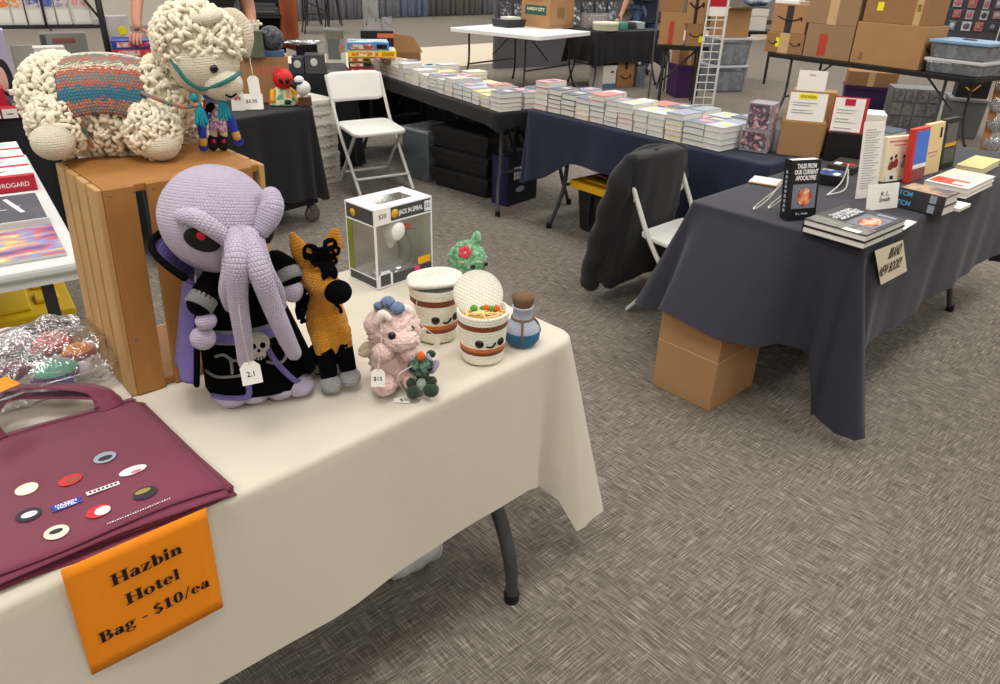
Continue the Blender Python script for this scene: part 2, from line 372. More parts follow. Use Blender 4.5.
def drape(bm,L,W,h,drop,rc=.04,fold=.02,nf=9,corner=(.0,.0,.0,.0),lift=.004,seed=1,n=240,nz=14,flare=.06,sag=None,out=None,cexp=2,pleat=2.2):
    """cloth over a table: flat top, rounded edges, hanging sides with soft folds that open out at the corners
       origin at the table middle; corner = extra length hanging at (+x-y, +x+y, -x+y, -x-y)"""
    q=random.Random(seed); ph=[q.random()*6 for _ in range(6)]
    a,b=L/2,W/2; per=[]   # perimeter samples
    ln=[('c',-a,-b,180),('s',(-a,-b),(a,-b)),('c',a,-b,270),('s',(a,-b),(a,b)),('c',a,b,0),('s',(a,b),(-a,b)),('c',-a,b,90),('s',(-a,b),(-a,-b))]
    idx={ (a,-b):0,(a,b):1,(-a,b):2,(-a,-b):3}
    for s in ln:
        if s[0]=='s':
            p,r_=V(s[1]+(0,)),V(s[2]+(0,)); d=(r_-p); le=d.length; d.normalize(); k=max(4,int(n*le/(2*(L+W)))); nn=V((d.y,-d.x,0))
            for i in range(k+1):
                u=rc+(le-2*rc)*i/k; e=min(u,le-u); per.append((p+d*u,nn,max(0,1-e/.2)**cexp,idx[s[2] if u>le/2 else s[1]],u))
        else:
            cx,cy,a0=s[1],s[2],s[3]; c=V((cx-math.copysign(rc,cx),cy-math.copysign(rc,cy),0))
            for i in range(1,7):
                an=R(a0+90*i/7); nn=V((cos(an),sin(an),0)); per.append((c+nn*rc,nn,1,idx[(cx,cy)],0))
    N_=len(per); rows=[]; uv=bm.loops.layers.uv.verify()
    zt=h+lift; prev=[bm.verts.new(p-nn*.03+V((0,0,zt))) for p,nn,_,_,_ in per]; f=bm.faces.new(prev); rows.append(prev)
    for j in range(nz+1):
        row=[]
        for i,(p,nn,cw,ci,u) in enumerate(per):
            dr=drop(p) if callable(drop) else drop; dr=dr+corner[ci]*cw
            if j<3: an=PI/2*j/3; z=zt-.014*(1-cos(an)); o=.012*sin(an)-.012
            else:
                t=(j-3)/(nz-3); z=zt-.014-(dr-.014)*t
                s=i/N_*2*PI; w=fold*t**.8*(sin(nf*s*2+ph[0])+.6*sin(nf*3.1*s+ph[1])+.35*sin(nf*5.3*s+ph[2]))*.6
                o=w+flare*t*(.25+cw*corner[ci]*6)+cw*fold*pleat*t*sin(s*nf*7+ph[3])+(out(p,nn,t,u,ci) if out else 0)
                if sag: z+=sag*t*sin(nf*1.3*s+ph[4])
                o=max(o,-.004-(.06*min(1,max(0,t-.15)*3) if out else 0))
            row.append(bm.verts.new(p+nn*(o+.004)+V((0,0,z))))
        rows.append(row)
    for a_,b_ in zip(rows[:-1],rows[1:]):
        for i in range(N_): bm.faces.new((a_[i],a_[(i+1)%N_],b_[(i+1)%N_],b_[i]))
def carton(name,label,px,py,z,pxR,pxL,pyT,az=AZ,mat=None,cat='box',group=None,open_=False,tapem=tape,w=None,d=None,h=None,bev=.004):
    """cardboard box from its nearest bottom corner; returns thing and size"""
    o=at(px,py,z) if not isinstance(px,V) else px
    w=w or along(o,az,pxR); d=d or along(o,az+PI/2,pxL); h=h or hgt(o,pyT)
    t=thing(name,label,cat,o,az,group); bm=B(); mat=mat or card
    bx(bm,(0,0,0),(w,d,h)); obj('body',bm,mat,t,False,bev=bev)
    if tapem:
        bm=B(); e=.0012; y0,y1=d*.44,d*.56
        if w>=d: bx(bm,(-e,y0,h),(w+e,y1,h+e)); bx(bm,(-e,y0,h*.7),(0,y1,h)); bx(bm,(w,y0,h*.7),(w+e,y1,h))
        else:
            x0,x1=w*.42,w*.58; bx(bm,(x0,-e,h),(x1,d+e,h+e)); bx(bm,(x0,-e,h*.7),(x1,0,h))
        obj('packing_tape',bm,tapem,t,False)
    fb=B(); e=.0006
    if w>=d: bx(fb,(.01,d*.497,h),(w-.01,d*.503,h+e))
    else: bx(fb,(w*.497,.01,h),(w*.503,d-.01,h+e))
    obj('flap_seam',fb,card_d,t,False)
    return t,w,d,h
# ================================================================ foreground vendor table
cream=M('cream_cloth',(208,200,184),.92,.035,5,.0008,60,sheen=.1); wood=M('crate_pine',(160,110,54),.6,.2,3,.0004,40,stretch=(14,14,1.2)); wood_l=M('crate_pine_ends',(186,146,94),.65,.2,3,.0004,40,stretch=(14,14,1.2))
FA=R(45.2); K=at(573,338,.74)+V((cos(FA),sin(FA),0))*.02; FL,FWD=1.83,.76
fo=K-V((cos(FA),sin(FA),0))*(FL/2)+V((-sin(FA),cos(FA),0))*(FWD/2); fo.z=0
FT=thing('folding_table','grey-legged folding table under the cream cloth, nearest the camera','table',fo,FA)
bm=B(); bx(bm,(-FL/2+.03,-FWD/2+.03,.69),(FL/2-.03,FWD/2-.03,.733)); obj('tabletop',bm,white_plastic,FT,False,bev=.01)
dark_leg=M('grey_leg',(62,64,68),.4,.1,spec=.5)
for sx in (-1,1):
    x=sx*(FL/2-.25); fr=B(); bx(fr,(x-.02,-FWD/2+.1,.3),(x+.02,FWD/2-.1,.44)); tube(fr,[(x,0,.4),(x-sx*.35,0,.68)],.014,8,2,cap=0); obj('stay',fr,dark_leg,FT)
    for sy in (-1,1):
        lb=B(); y=sy*(FWD/2)
        tube(lb,[(x-sx*.02,y-sy*.16,.69),(x-sx*.02,y-sy*.14,.48),(x,y-sy*.03,.3),(x+sx*.005,y+sy*.025,.14),(x+sx*.01,y+sy*.03,.012)],[.017,.019,.02,.019,.017],12,22); lg=obj('leg',lb,dark_leg,FT)
        fb=B(); lathe(fb,[(.021,0),(.022,.03),(.02,.034)],(x+sx*.01,y+sy*.03,0),14); obj('foot_cap',fb,black_plastic,lg)
bm=B()
def fdrop(p): return .392
def fout(p,nn,t,u,ci):
    if ci!=0: return 0
    ex,ey=FL/2-p.x,p.y+FWD/2
    if nn.y<-.7: e=ex; return t*(-.07*math.exp(-((e-.085)/.045)**2)+.02*math.exp(-(e/.03)**2))
    if nn.x>.7: e=ey; return t*(.06*math.exp(-((e-.05)/.05)**2)-.07*math.exp(-((e-.16)/.045)**2)+.04*math.exp(-((e-.27)/.06)**2))
    return .05*t
drape(bm,FL,FWD,.737,fdrop,.055,.007,4,corner=(.2,.15,.15,.15),seed=5,n=400,nz=24,flare=.07,sag=.006,pleat=1.2,out=fout)
ct=obj('tablecloth',bm,cream,None,True,loc=fo,rz=FA); tag(ct,'cream tablecloth with a flared hanging corner under the crochet toys','tablecloth')
# white cloth bag on the carpet below
f=Fr(416,583,0)
bm=B(); ball(bm,(-.06,.085,.09),(.15,.1,.1),24,14,fn=lambda p,d:p*(1+.10*sin(5*d.x+3*d.z)*cos(4*d.y)+.05*sin(11*d.x+7*d.y))+V((0,0,max(0,-.085-p.z))))
for v in bm.verts: v.co.z=max(v.co.z,.003)
t=obj('sack',bm,M('sack_cloth',(206,206,208),.85,.06,14,.002,30),None,True,loc=f.o,rz=f.rz); tag(t,'pale grey cloth sack on the carpet under the cream tablecloth','bag')
# ---------------------------------------------------------------- wooden crate standing on end
co=at(137,394,.7425); cw,cdp,ch=.318,.27,.447
CR=thing('wooden_crate','honey-coloured slatted wooden crate standing on end under the fluffy sheep','crate',co,AZ)
def rack(bm,k=.02):
    for v in bm.verts: v.co.x+=k*v.co.z/.45
    return bm
bm=B(); bx(bm,(.002,.0,ch-.016),(cw,cdp,ch)); obj('end_panel',rack(bm),wood,CR,False,bev=.002)
bm=B(); bx(bm,(.002,0,0),(cw,cdp,.016)); obj('end_panel',rack(bm),wood,CR,False,bev=.002)
for k in range(4):
    x0=k*(cw+.004)/4; bm=B(); bx(bm,(x0+.0,-.011,.001),(x0+(cw+.004)/4-.022,0,ch)); obj('front_slat',rack(bm),wood,CR,False,bev=.002)
for k in range(4):
    y0=k*.069-.006; bm=B(); bx(bm,(-.012,y0,.001),(0,y0+.058,ch)); obj('side_slat',rack(bm),wood_l,CR,False,bev=.002)
    bm=B(); bx(bm,(cw,y0,.001),(cw+.012,y0+.058,ch)); obj('side_slat',rack(bm),wood_l,CR,False,bev=.002)
bm=B(); bx(bm,(.002,.0,.045),(.014,cdp,.07)); bx(bm,(cw-.014,0,.045),(cw-.002,cdp,.07)); obj('inner_batten',rack(bm),wood_l,CR,False)
bm=B()
for z in (.012,ch-.012):
    for k in range(4):
        for q in (.012,.055): ball(bm,(k*(cw+.004)/4+q+.02*z/.45,-.0115,z),(.002,.001,.002),8,4)
ball(bm,(.02,-.0115,.13),(.003,.0015,.003),8,4); obj('nail_heads',bm,grey_metal,CR)
CT=.7425+ch     # crate top height
# ---------------------------------------------------------------- pile of maroon tote bags
mar=M('maroon_fabric',(112,40,62),.62,.07,9,.0006,420,sheen=.15)
def q4(bl,br,tr,tl,z): return [at(*p,z) for p in (bl,br,tr,tl)]
QB=q4((-34,596),(226,494),(134,404),(-78,466),.752); c0=sum(QB,V())/4; c0.z=.7425
ax=(QB[1]-QB[0]).normalized(); azb=math.atan2(ax.y,ax.x); RB=Matrix.Rotation(-azb,3,'Z')
LB=[RB@(p-V((c0.x,c0.y,p.z))) for p in QB]
bag_l=['topmost maroon tote bag, printed with small badges, above the orange sign','maroon tote bag second from the top of the pile above the orange sign','maroon tote bag third from the top of the pile above the orange sign','maroon tote bag fourth from the top of the pile above the orange sign','maroon tote bag at the bottom of the pile, over the orange sign']
for k in range(5):
    lev=4-k; rr=random.Random(k+3); dx,dy=(0,0) if k==0 else (.0035*k+rr.uniform(-.003,.009),rr.uniform(-.014,.008)); tw=0 if k==0 else rr.uniform(-.05,.05)
    def zz(x,y): return .003+lev*.0062+.0022*sin(9*x)*cos(7*y)+.0016*sin(23*x+11*y)
    def fn(u,v,dx=dx,dy=dy,tw=tw):
        p=(LB[0]*(1-u)+LB[1]*u)*(1-v)+(LB[3]*(1-u)+LB[2]*u)*v; p=p.copy(); x,y=p.x+dx-tw*p.y,p.y+dy+tw*p.x
        y-=.006*sin(u*7+k)*(1-v); e=max(0,abs(u-.5)-.46)+max(0,abs(v-.5)-.46)
        return (x,y,max(.001+lev*.0062,zz(x,y)-e*.04))
    bm=B(); sheet(bm,fn,36,30,th=.0026)
    bg=obj('tote_bag',bm,mar,None,True,loc=c0,rz=azb); tag(bg,bag_l[k],'bag','maroon tote bags in a pile')
    sb=B(); ed=[fn(u/20,.955) for u in range(21)]; tube(sb,[V(p)+V((0,0,.0028)) for p in ed],.0013,6,41); obj('top_hem',sb,mar,bg)
    if k<2:
        for o in (0,):
            hb=B(); a=V(fn(.3,.97)); b=V(fn(.86,.97)); mid_=(a+b)/2; up=V((-.03,.12,.016-k*.009))
            P=[a,a+up*.55+V((.01,0,.01)),mid_+up*1.05+V((-.02,0,.004)),b+up*.5+V((.0,-.01,.012)),b]
            def hf(u,v,P=P):
                q=cr([V(x) for x in P],u); g=(cr([V(x) for x in P],min(1,u+.02))-cr([V(x) for x in P],max(0,u-.02))).normalized(); s=V((g.y,-g.x,0)).normalized()
                return q+s*(.045*(v-.5))+V((0,0,.004+.012*sin(u*PI)*v+.004*sin(u*14+k)))
            sheet(hb,hf,40,3,th=.0016); obj('handle',hb,mar,bg)
    if k==0: TOTE=bg; TFN=fn
def on_bag(px,py):
    p=at(px,py,.7425+.031); q=RB@(p-V((c0.x,c0.y,p.z))); return q.x,q.y
def bag_z(x,y): return .003+4*.0062+.0022*sin(9*x)*cos(7*y)+.0016*sin(23*x+11*y)+.0018
def badge(px,py,rx,ry,ca,cb,ox,oy,sx,sy,ang=18):
    x,y=on_bag(px,py); bm=B(); n=22; z=bag_z(x,y); a0=R(ang-25)
    def oval(cx,cy,ra,rb,z,mi):
        pts=[]
        for i in range(n):
            a=2*PI*i/n; u,v=ra*cos(a),rb*sin(a); pts.append((cx+u,cy+v))
        prism(bm,[(x+p,y+q,bag_z(x+p,y+q)+z) for p,q in pts],(0,0,.0003),mi)
    oval(0,0,rx,ry,0,0); oval(ox,oy,sx,sy,.0005,1)
    obj('printed_badge',bm,[ca,cb],TOTE,False)
pc=lambda n,c: M(n,c,.6,.08,60)
wht=pc('print_white',(232,228,226)); gry=pc('print_grey',(150,160,170)); redp=pc('print_red',(196,38,44)); crm=pc('print_cream',(238,222,196)); drk=pc('print_dark',(36,34,44)); olv=pc('print_olive',(150,136,60)); blu=pc('print_blue',(28,72,170)); pnk=pc('print_pink',(226,110,120))
badge(105,458,.019,.017,gry,drk,.0,-.003,.012,.007); badge(70,479,.019,.015,redp,pc('print_brown',(150,70,44)),.003,-.003,.011,.008); badge(26,487,.018,.017,crm,wht,.004,-.001,.012,.009); badge(133,471,.023,.012,wht,pnk,.004,-.007,.009,.004)
badge(145,493,.02,.016,drk,olv,-.002,.006,.013,.006); badge(98,510,.019,.016,redp,wht,.006,-.003,.012,.011); badge(28,513,.019,.018,drk,wht,.001,-.001,.012,.008); badge(56,531,.018,.018,crm,drk,0,.002,.01,.006)
x,y=on_bag(66,503); bm=B(); z=bag_z(x,y); prism(bm,[(x-.024,y-.008,z),(x-.019,y-.0,z),(x-.024,y+.008,z),(x+.024,y+.008,z),(x+.019,y,z),(x+.024,y-.008,z)],(0,0,.0006)); bd=obj('logo_plate',bm,blu,TOTE,False)
text(bd,'HAZBIN\nHOTEL',.009,wht,(x,y,z+.0008),(0,0,0),sp=.8,bold=.02)
x,y=on_bag(103,488); bm=B(); z=bag_z(x,y); prism(bm,[(x-.026,y-.005,z),(x+.026,y-.005,z),(x+.026,y+.005,z),(x-.026,y+.005,z)],(0,0,.0006)); obj('printed_plate',bm,wht,TOTE,False)
bm=B()
for i in range(7): box(bm,(x-.02+i*.0067,y,z+.0008),(.004,.005,.0004))
obj('plate_marks',bm,drk,TOTE,False)
x,y=on_bag(140,510); bm=B()
for i in range(26):
    wd=.0014+.0012*((i*7)%3)/2; box(bm,(x-.05+i*.0039,y-.0,bag_z(x-.05+i*.0039,y)+.0006),(wd,.0024,.0004))
obj('small_print',bm,wht,TOTE,False)
# ---------------------------------------------------------------- orange price sign hanging from the table edge
Fy=V((sin(FA),-cos(FA),0)); Fx=V((cos(FA),sin(FA),0))
def on_front(px,py,off=.016):
    p0=K+Fy*off; d=ray(px,py); t=(p0-CAM).dot(Fy)/d.dot(Fy); return CAM+d*t
P=[on_front(*p) for p in ((92,675),(223,607),(207,513),(62,576))]; c1=(P[0]+P[1]+P[2]+P[3])/4
lp=[((p-c1).dot(Fx),(p-c1).z) for p in P]; lp[2]=(lp[2][0],lp[2][1]+.012); lp[3]=(lp[3][0],lp[3][1]+.012)
orng=M('orange_paper',(240,140,16),.7,.03,8)
SG=thing('price_sign','orange paper price sign with bold black lettering taped below the tote bags','sign',c1,FA)
bm=B(); sheet(bm,lambda u,v:((lp[0][0]*(1-u)+lp[1][0]*u)*(1-v)+(lp[3][0]*(1-u)+lp[2][0]*u)*v,-.002*sin(u*PI)*(1-v),(lp[0][1]*(1-u)+lp[1][1]*u)*(1-v)+(lp[3][1]*(1-u)+lp[2][1]*u)*v),10,10,th=.0006); obj('sheet',bm,orng,SG)
serif(['Hazbin'],ink,SG,(.006,-.0036,.052),FX,.033,.05); serif(['Hotel'],ink,SG,(.006,-.0036,.002),FX,.033,.05); serif(['Bag - $10/ea'],ink,SG,(.003,-.0036,-.047),FX,.0315,.05)
# ---------------------------------------------------------------- clear bag of plush toys
f=Fr(60,400,.7425); BA=R(45)
bc=at(31,363,.80); bc.z=.7425
film=clear('clear_film',(246,246,248),.16,.06,.03,26,.1)
def pil(p,d):
    g=lambda a,n: math.copysign(abs(a)**n,a)
    q=V((.185*g(d.x,.5),.125*g(d.y,.5),.056*g(d.z,.75)))
    w=.006*sin(31*q.x+9*q.y)+.005*sin(47*q.y-21*q.x)+.004*sin(80*q.x*q.y*9+d.z*4)+.003*sin(120*q.x)
    q+=d*w; q.z=q.z*(1-.25*abs(d.x)**4)+.06; q.z=max(q.z,.002); return q
bm=B(); ball(bm,(0,0,0),1,72,44,fn=pil)
o=obj('plastic_bag',bm,film,None,True,loc=bc,rz=BA); tag(o,'clear crinkled plastic bag of plush toys beside the wooden crate','bag')
sb=B()
ed=[pil(None,V((cos(a),sin(a),0)))+V((0,0,.0)) for a in [2*PI*i/40 for i in range(41)]]
tube(sb,[p*1.01+V((0,0,0)) for p in ed],.0022,6,160,cap=0); obj('heat_seal',sb,clear('clear_seal',(240,240,240),.3,.25),o)
def toy(px,py,z,label,nm,fn):
    p=at(px,py,z); t=thing(nm,label,'toy',p,BA); fn(t); return t
plush=lambda n,c,k=.0015:M(n,c,.9,.12,30,k,300,sheen=.3)
def ears(t,m,r,mi=None):
    bm=B(); ball(bm,(0,0,r),(r*1.1,r,r),22,14); obj('head',bm,m,t)
    for s in (-1,1): bm=B(); ball(bm,(s*r*.75,0,r*1.75),(r*.35,r*.25,r*.4),12,8); obj('ear',bm,m,t)
def two(c1_,c2_,r):
    def go(t):
        bm=B(); ball(bm,(0,0,r*.8),(r*1.25,r,r*.8),24,14,mi=lambda v:1 if v>.55 else 0); obj('body',bm,[c1_,c2_],t)
        for s in (-1,1): bm=B(); ball(bm,(s*r*1.1,0,r*.5),(r*.4,r*.35,r*.35),12,8); obj('fin',bm,c1_,t)
    return go
toy(60,384,.76,'sea green and violet plush toy in the clear bag','plush_toy',two(plush('plush_violet',(92,40,110)),plush('plush_sea',(96,170,140)),.036))
toy(66,390,.755,'royal blue plush bear at the front of the clear bag','plush_bear',lambda t:ears(t,plush('plush_blue',(44,50,140)),.02))
toy(54,352,.78,'red plush toy at the back of the clear bag','plush_toy',two(plush('plush_red',(190,44,50)),plush('plush_rose',(220,90,90)),.03))
toy(12,352,.775,'white plush toy with pink cheeks at the back of the clear bag','plush_toy',two(plush('plush_white',(214,206,208)),plush('plush_white',(0,0,0)),.036))
toy(80,360,.765,'brick red plush toy with an orange cap in the clear bag','plush_toy',two(plush('plush_brick',(150,44,34)),plush('plush_orange',(226,140,50)),.026))
toy(10,382,.755,'dark maroon plush toy at the left of the clear bag','plush_toy',two(plush('plush_maroon',(110,30,52)),plush('plush_maroon',(0,0,0)),.032))
toy(6,396,.752,'black plush bear at the front left of the clear bag','plush_bear',lambda t:ears(t,plush('plush_black',(26,24,28)),.024))
toy(86,378,.755,'pearl grey plush bear at the right of the clear bag','plush_bear',lambda t:ears(t,plush('plush_grey',(196,188,192)),.02))
toy(66,372,.765,'magenta plush bear in the middle of the clear bag','plush_bear',lambda t:ears(t,plush('plush_magenta',(160,40,110)),.019))
p=at(-6,388,.865); bm=B(); box(bm,(0,0,0),(.07,.05,.001)); o=obj('price_card',bm,orng,None,False,loc=p,rz=R(60)); tag(o,'small orange card lying on the clear bag of plush toys','card')
# ================================================================ crochet toys on the cream cloth
TZ=.7425
yarn=lambda n,c,k=.0018,nz=.07: M(n,c,.95,nz,60,knit=k,sheen=.25,spec=.1)
lav=yarn('lavender_yarn',(196,184,206)); blk=M('black_yarn',(9,8,10),.95,.1,60,knit=.0014,spec=.06); pur=yarn('purple_yarn',(116,98,176)); gyy=yarn('grey_yarn',(140,140,140)); crmy=yarn('ivory_yarn',(252,246,230))
gloss=M('glossy_black',(10,10,12),.12,.1,spec=.6); red_b=M('red_iris',(196,20,50),.5,.1,30)
def eye(t,c,r,n,m=gloss,name='eye',fl=.45):
    bm=B(); q=aim(n); ball(bm,c,(r,r,r*fl),14,8,M=q); return obj(name,bm,m,t)
def price_tag(t,pts,c,w,h,n,s='',name='price_tag'):
    """paper tag on a string; c = centre, n = way it faces"""
    bm=B(); q=aim(n); up=q.inverted()@V((0,0,1)); a=math.atan2(up.y,up.x)-PI/2; q=q@Matrix.Rotation(a,3,'Z')
    k=w*.25; P=[(-w/2,-h/2),(w/2,-h/2),(w/2,h/2-k),(w/2-k,h/2),(-w/2+k,h/2),(-w/2,h/2-k)]
    prism(bm,[V(c)+q@V((x,y,0)) for x,y in P],q@V((0,0,.0008))); tg=obj(name,bm,paper,t,False)
    sb=B(); tube(sb,pts+[V(c)+q@V((0,h*.4,.001))],.0009,6,14); obj('string',sb,string,tg)
    if s: text(tg,s,h*.32,ink,V(c)+q@V((0,-h*.05,.0012)),(q.to_euler()),name='handwritten_price',bold=.01)
    return tg
# ---------------------------------------------------------------- tentacled doll
f=Fr(255,405,TZ); s=f.s; p=f.p; T=thing('crochet_doll','large lavender tentacle-faced crochet doll in a black and purple robe before the crate','doll',f.o,f.rz)
st=.0062
hc=p(216,219,.02); hr=.103
bm=B(); ball(bm,(0,0,0),(hr*1.0,hr*1.0,hr*.98),56,32,st=st,M=Euler((R(-12),R(8),0)).to_matrix(),fn=lambda q,d:V((q.x*(1-.06*max(0,-d.z)),q.y,q.z)))
for v in bm.verts: v.co+=hc
obj('head',bm,lav,T)
# face direction is turned to the right of the picture
fd=V((.30,-.93,-.2)).normalized()
def surf(px,py,k=1.0):  # point on the head seen at a pixel
    o=CAM-f.o; o=V((o.dot(f.r),o.dot(f.h),o.z)); d=ray(px,py); d=V((d.dot(f.r),d.dot(f.h),d.z)).normalized(); m_=o-hc; b=m_.dot(d); c=m_.dot(m_)-(hr*k)**2; q=b*b-c
    return o+d*(-b-math.sqrt(max(q,0)))
bm=B(); tube(bm,[surf(182,216,1.08),surf(195,218,1.15),surf(211,227,1.16),surf(229,241,1.10)],[.014,.0165,.0165,.0145],18,18,st=st); obj('brow',bm,lav,T)
bm=B(); tube(bm,[p(271,197,-.035),p(272,206,-.045),p(268,218,-.05),p(262,230,-.055)],[.019,.022,.022,.017],18,18,st=st); obj('brow',bm,lav,T)
for (x,y,rx,ry,nm) in ((202,240,.032,.022,'eye'),(268,235,.022,.018,'eye')):
    c=surf(x,y,.985); n=(c-hc).normalized(); bm=B(); q=aim(n); up=q.inverted()@V((0,0,1)); q=q@Matrix.Rotation(math.atan2(up.y,up.x)-PI/2-.35,3,'Z'); ball(bm,c,(rx,ry,.008),24,10,M=q); e=obj(nm,bm,M('black_felt',(22,18,20),.8,.2,40),T)
    if x<250:
        c2=surf(201,237,1.04); bm=B(); ball(bm,c2,(.0095,.0095,.003),16,8,M=q); obj('iris',bm,red_b,e)
nose=p(241,238,-.095)
TT=[[nose+V((-.008,0,.0)),p(237,262,-.135),p(238,300,-.125),p(243,335,-.115),p(246,362,-.105)],[nose+V((.012,.0,0)),p(258,268,-.14),p(272,305,-.135),p(285,335,-.125),p(294,353,-.115)],[nose+V((-.02,.02,-.02)),p(231,270,-.1),p(229,290,-.09),p(231,305,-.085)],[nose+V((.03,.03,-.02)),p(266,268,-.09),p(277,290,-.07),p(281,305,-.06)]]
for P,rr in zip(TT,([.021,.0205,.018,.0165,.015],[.02,.020,.0185,.017,.0145],[.014,.017,.0185,.014],[.012,.013,.013,.011])):
    bm=B(); tube(bm,P,rr,20,26,st=st); obj('tentacle',bm,lav,T)
bm=B(); ball(bm,nose+V((0,.006,-.004)),(.03,.02,.026),20,12,st=st); obj('muzzle',bm,lav,T)
# robe, with its belt, trims and lobed hem
def rob(z): # half widths of the robe at a height
    t=min(.999,z/.275); return .112*(1-t)**.9+.062*t, .078*(1-t)+.05*t
bc_=p(256,398,.055); bx0,by0=bc_.x+.012,.055
prof=[(1,.028),(1,.03)]+[(1,.03+.247*i/22) for i in range(1,23)]
bm=B(); uvq=[]
def rfn(q,a,k):
    z=q.z; w,dp=rob(z); hem=1+.05*max(0,1-z/.12)*sin(a*5+.6); lean=-.10*z
    return V((bx0+lean+w*cos(a)*hem,by0+dp*sin(a)*hem,z))
lathe(bm,prof,(0,0,0),48,st=.006,fn=rfn); obj('robe',bm,blk,T)
def rs(a,z,o=.003): # point on the robe surface; a in degrees, 270 = towards the aisle
    w,dp=rob(z); A=R(a); hem=1+.05*max(0,1-z/.12)*sin(A*5+.6); return V((bx0-.10*z+(w*hem+o)*cos(A),by0+(dp*hem+o)*sin(A),z))
for P in ([rs(262,.16),rs(262,.1),rs(260,.05),rs(255,.033),rs(235,.033),rs(215,.033)],[rs(292,.15),rs(296,.11),rs(305,.07),rs(318,.038),rs(340,.033)]):
    bm=B(); tube(bm,P,.0062,10,40,fl=.7,st=.005); obj('robe_trim',bm,pur,T)
for P,mm in (([rs(205,.085),rs(225,.08),rs(245,.082),rs(258,.085)],gyy),([rs(228,.125),rs(240,.13),rs(250,.118),rs(262,.12)],gyy),([rs(247,.12),rs(247,.105),rs(246,.09)],gyy),([rs(288,.105),rs(300,.095),rs(312,.1),rs(318,.12),rs(312,.135)],gyy)):
    bm=B(); tube(bm,P,.003,8,30,st=.004); obj('cord_trim',bm,mm,T)
def ringband(z0,z1,o,m,nm,a0=170,a1=370):
    bm=B(); sheet(bm,lambda u,v:rs(a0+(a1-a0)*u,z0+(z1-z0)*v,o),40,4,th=.003,st=(70,4)); obj(nm,bm,m,T)
ringband(.152,.182,.004,gyy,'belt_edge'); ringband(.157,.176,.0065,pur,'belt')
# skull on the belt
sc=rs(283,.15,.006); bm=B(); ball(bm,sc,(.024,.012,.026),20,12,st=.005); ball(bm,sc+V((0,-.002,-.024)),(.014,.009,.013),14,8,st=.005); sk=obj('skull_buckle',bm,yarn('bone_yarn',(206,200,190)),T)
for dx in (-.009,.009): bm=B(); ball(bm,sc+V((dx,-.011,.0)),(.0058,.003,.0065),12,8); obj('eye_socket',bm,blk,sk)
bm=B(); ball(bm,sc+V((0,-.0115,-.011)),(.003,.002,.004),8,6); obj('nose_hole',bm,blk,sk)
for k in (-1,0,1): bm=B(); ball(bm,sc+V((k*.006,-.011,-.03)),(.0012,.002,.006),6,6); obj('tooth_gap',bm,blk,sk)
# feet
for (x,y,rx) in ((234,405,.036),(256,403,.034),(281,395,.034),(300,388,.032)):
    c=p(x,y,.0); c.z=.0; bm=B(); ball(bm,(c.x,c.y+.022,.021),(rx,.042,.021),22,12,st=st); obj('foot',bm,lav,T)
# cape
def cape(u,v):
    a=R(140+u*88); z=.27*(1-v)+.085*v; w,dp=rob(z); k=.022+.014*v+.008*sin(u*9)*v
    return V((bx0-.10*z-.018*v+(w+k)*cos(a),by0+(dp+k)*sin(a)+.0,z+.012*(1-v)))
bm=B(); sheet(bm,cape,26,26,th=.004,st=(40,40)); cp=obj('cape',bm,pur,T)
bm=B(); tube(bm,[cape(.99,i/12)+V((.002,-.003,0)) for i in range(13)],.006,10,50,st=.005); obj('cape_trim',bm,blk,cp)
def cape2(u,v):
    a=R(-32+u*70); z=.27*(1-v)+.05*v; w,dp=rob(z); k=.008+.015*v
    return V((bx0-.10*z+(w+k)*cos(a),by0+(dp+k)*sin(a),z+.012*(1-v)))
bm=B(); sheet(bm,cape2,20,24,th=.004,st=(40,40)); obj('cape',bm,blk,T)
# high collar behind the head
def coll(u,v):
    a=R(40+u*195); r=.07+.05*v; sc_=abs(u-.5)*2
    return V((hc.x+r*cos(a)*1.0,hc.y+.015+r*sin(a)*.92,hc.z-.115+v*(.075*(1-.55*sc_**3))+.0))
bm=B(); sheet(bm,coll,48,8,th=.005,st=(90,12)); cl=obj('collar',bm,pur,T)
bm=B(); tube(bm,[coll(i/30,1.0) for i in range(31)],.0068,10,70,st=.006); obj('collar_trim',bm,blk,cl)
bm=B(); ball(bm,(hc.x+.006,hc.y+.02,hc.z-.11),(.06,.05,.045),28,14,st=.006); obj('scarf',bm,gyy,T)
# arms with knobbly fists
def arm(P,hand,tag_):
    bm=B(); tube(bm,P,[.024,.026,.027],18,14,st=.006); a=obj('sleeve',bm,blk,T)
    d=(V(P[-1])-V(P[-2])).normalized(); bm=B(); tube(bm,[V(P[-1])-d*.012,V(P[-1])+d*.012],.0275,18,3,st=.006,cap=1); obj('cuff',bm,gyy,a)
    for c,r in hand: bm=B(); ball(bm,c,r,18,12,st=.006); obj('hand',bm,lav,a)
arm([p(216,276,-.0),p(208,290,-.03),p(201,302,-.045)],[(p(206,321,-.055),(.02,.02,.017)),(p(203,338,-.05),(.024,.022,.024))],0)
arm([p(276,262,-.0),p(284,268,.0),p(288,276,-.01)],[(p(292,290,-.02),(.022,.02,.026))],1)
price_tag(T,[p(239,305,-.155),p(242,330,-.15)],p(251,373,-.135),.037,.043,V((.1,-.9,.35)),'2.1')
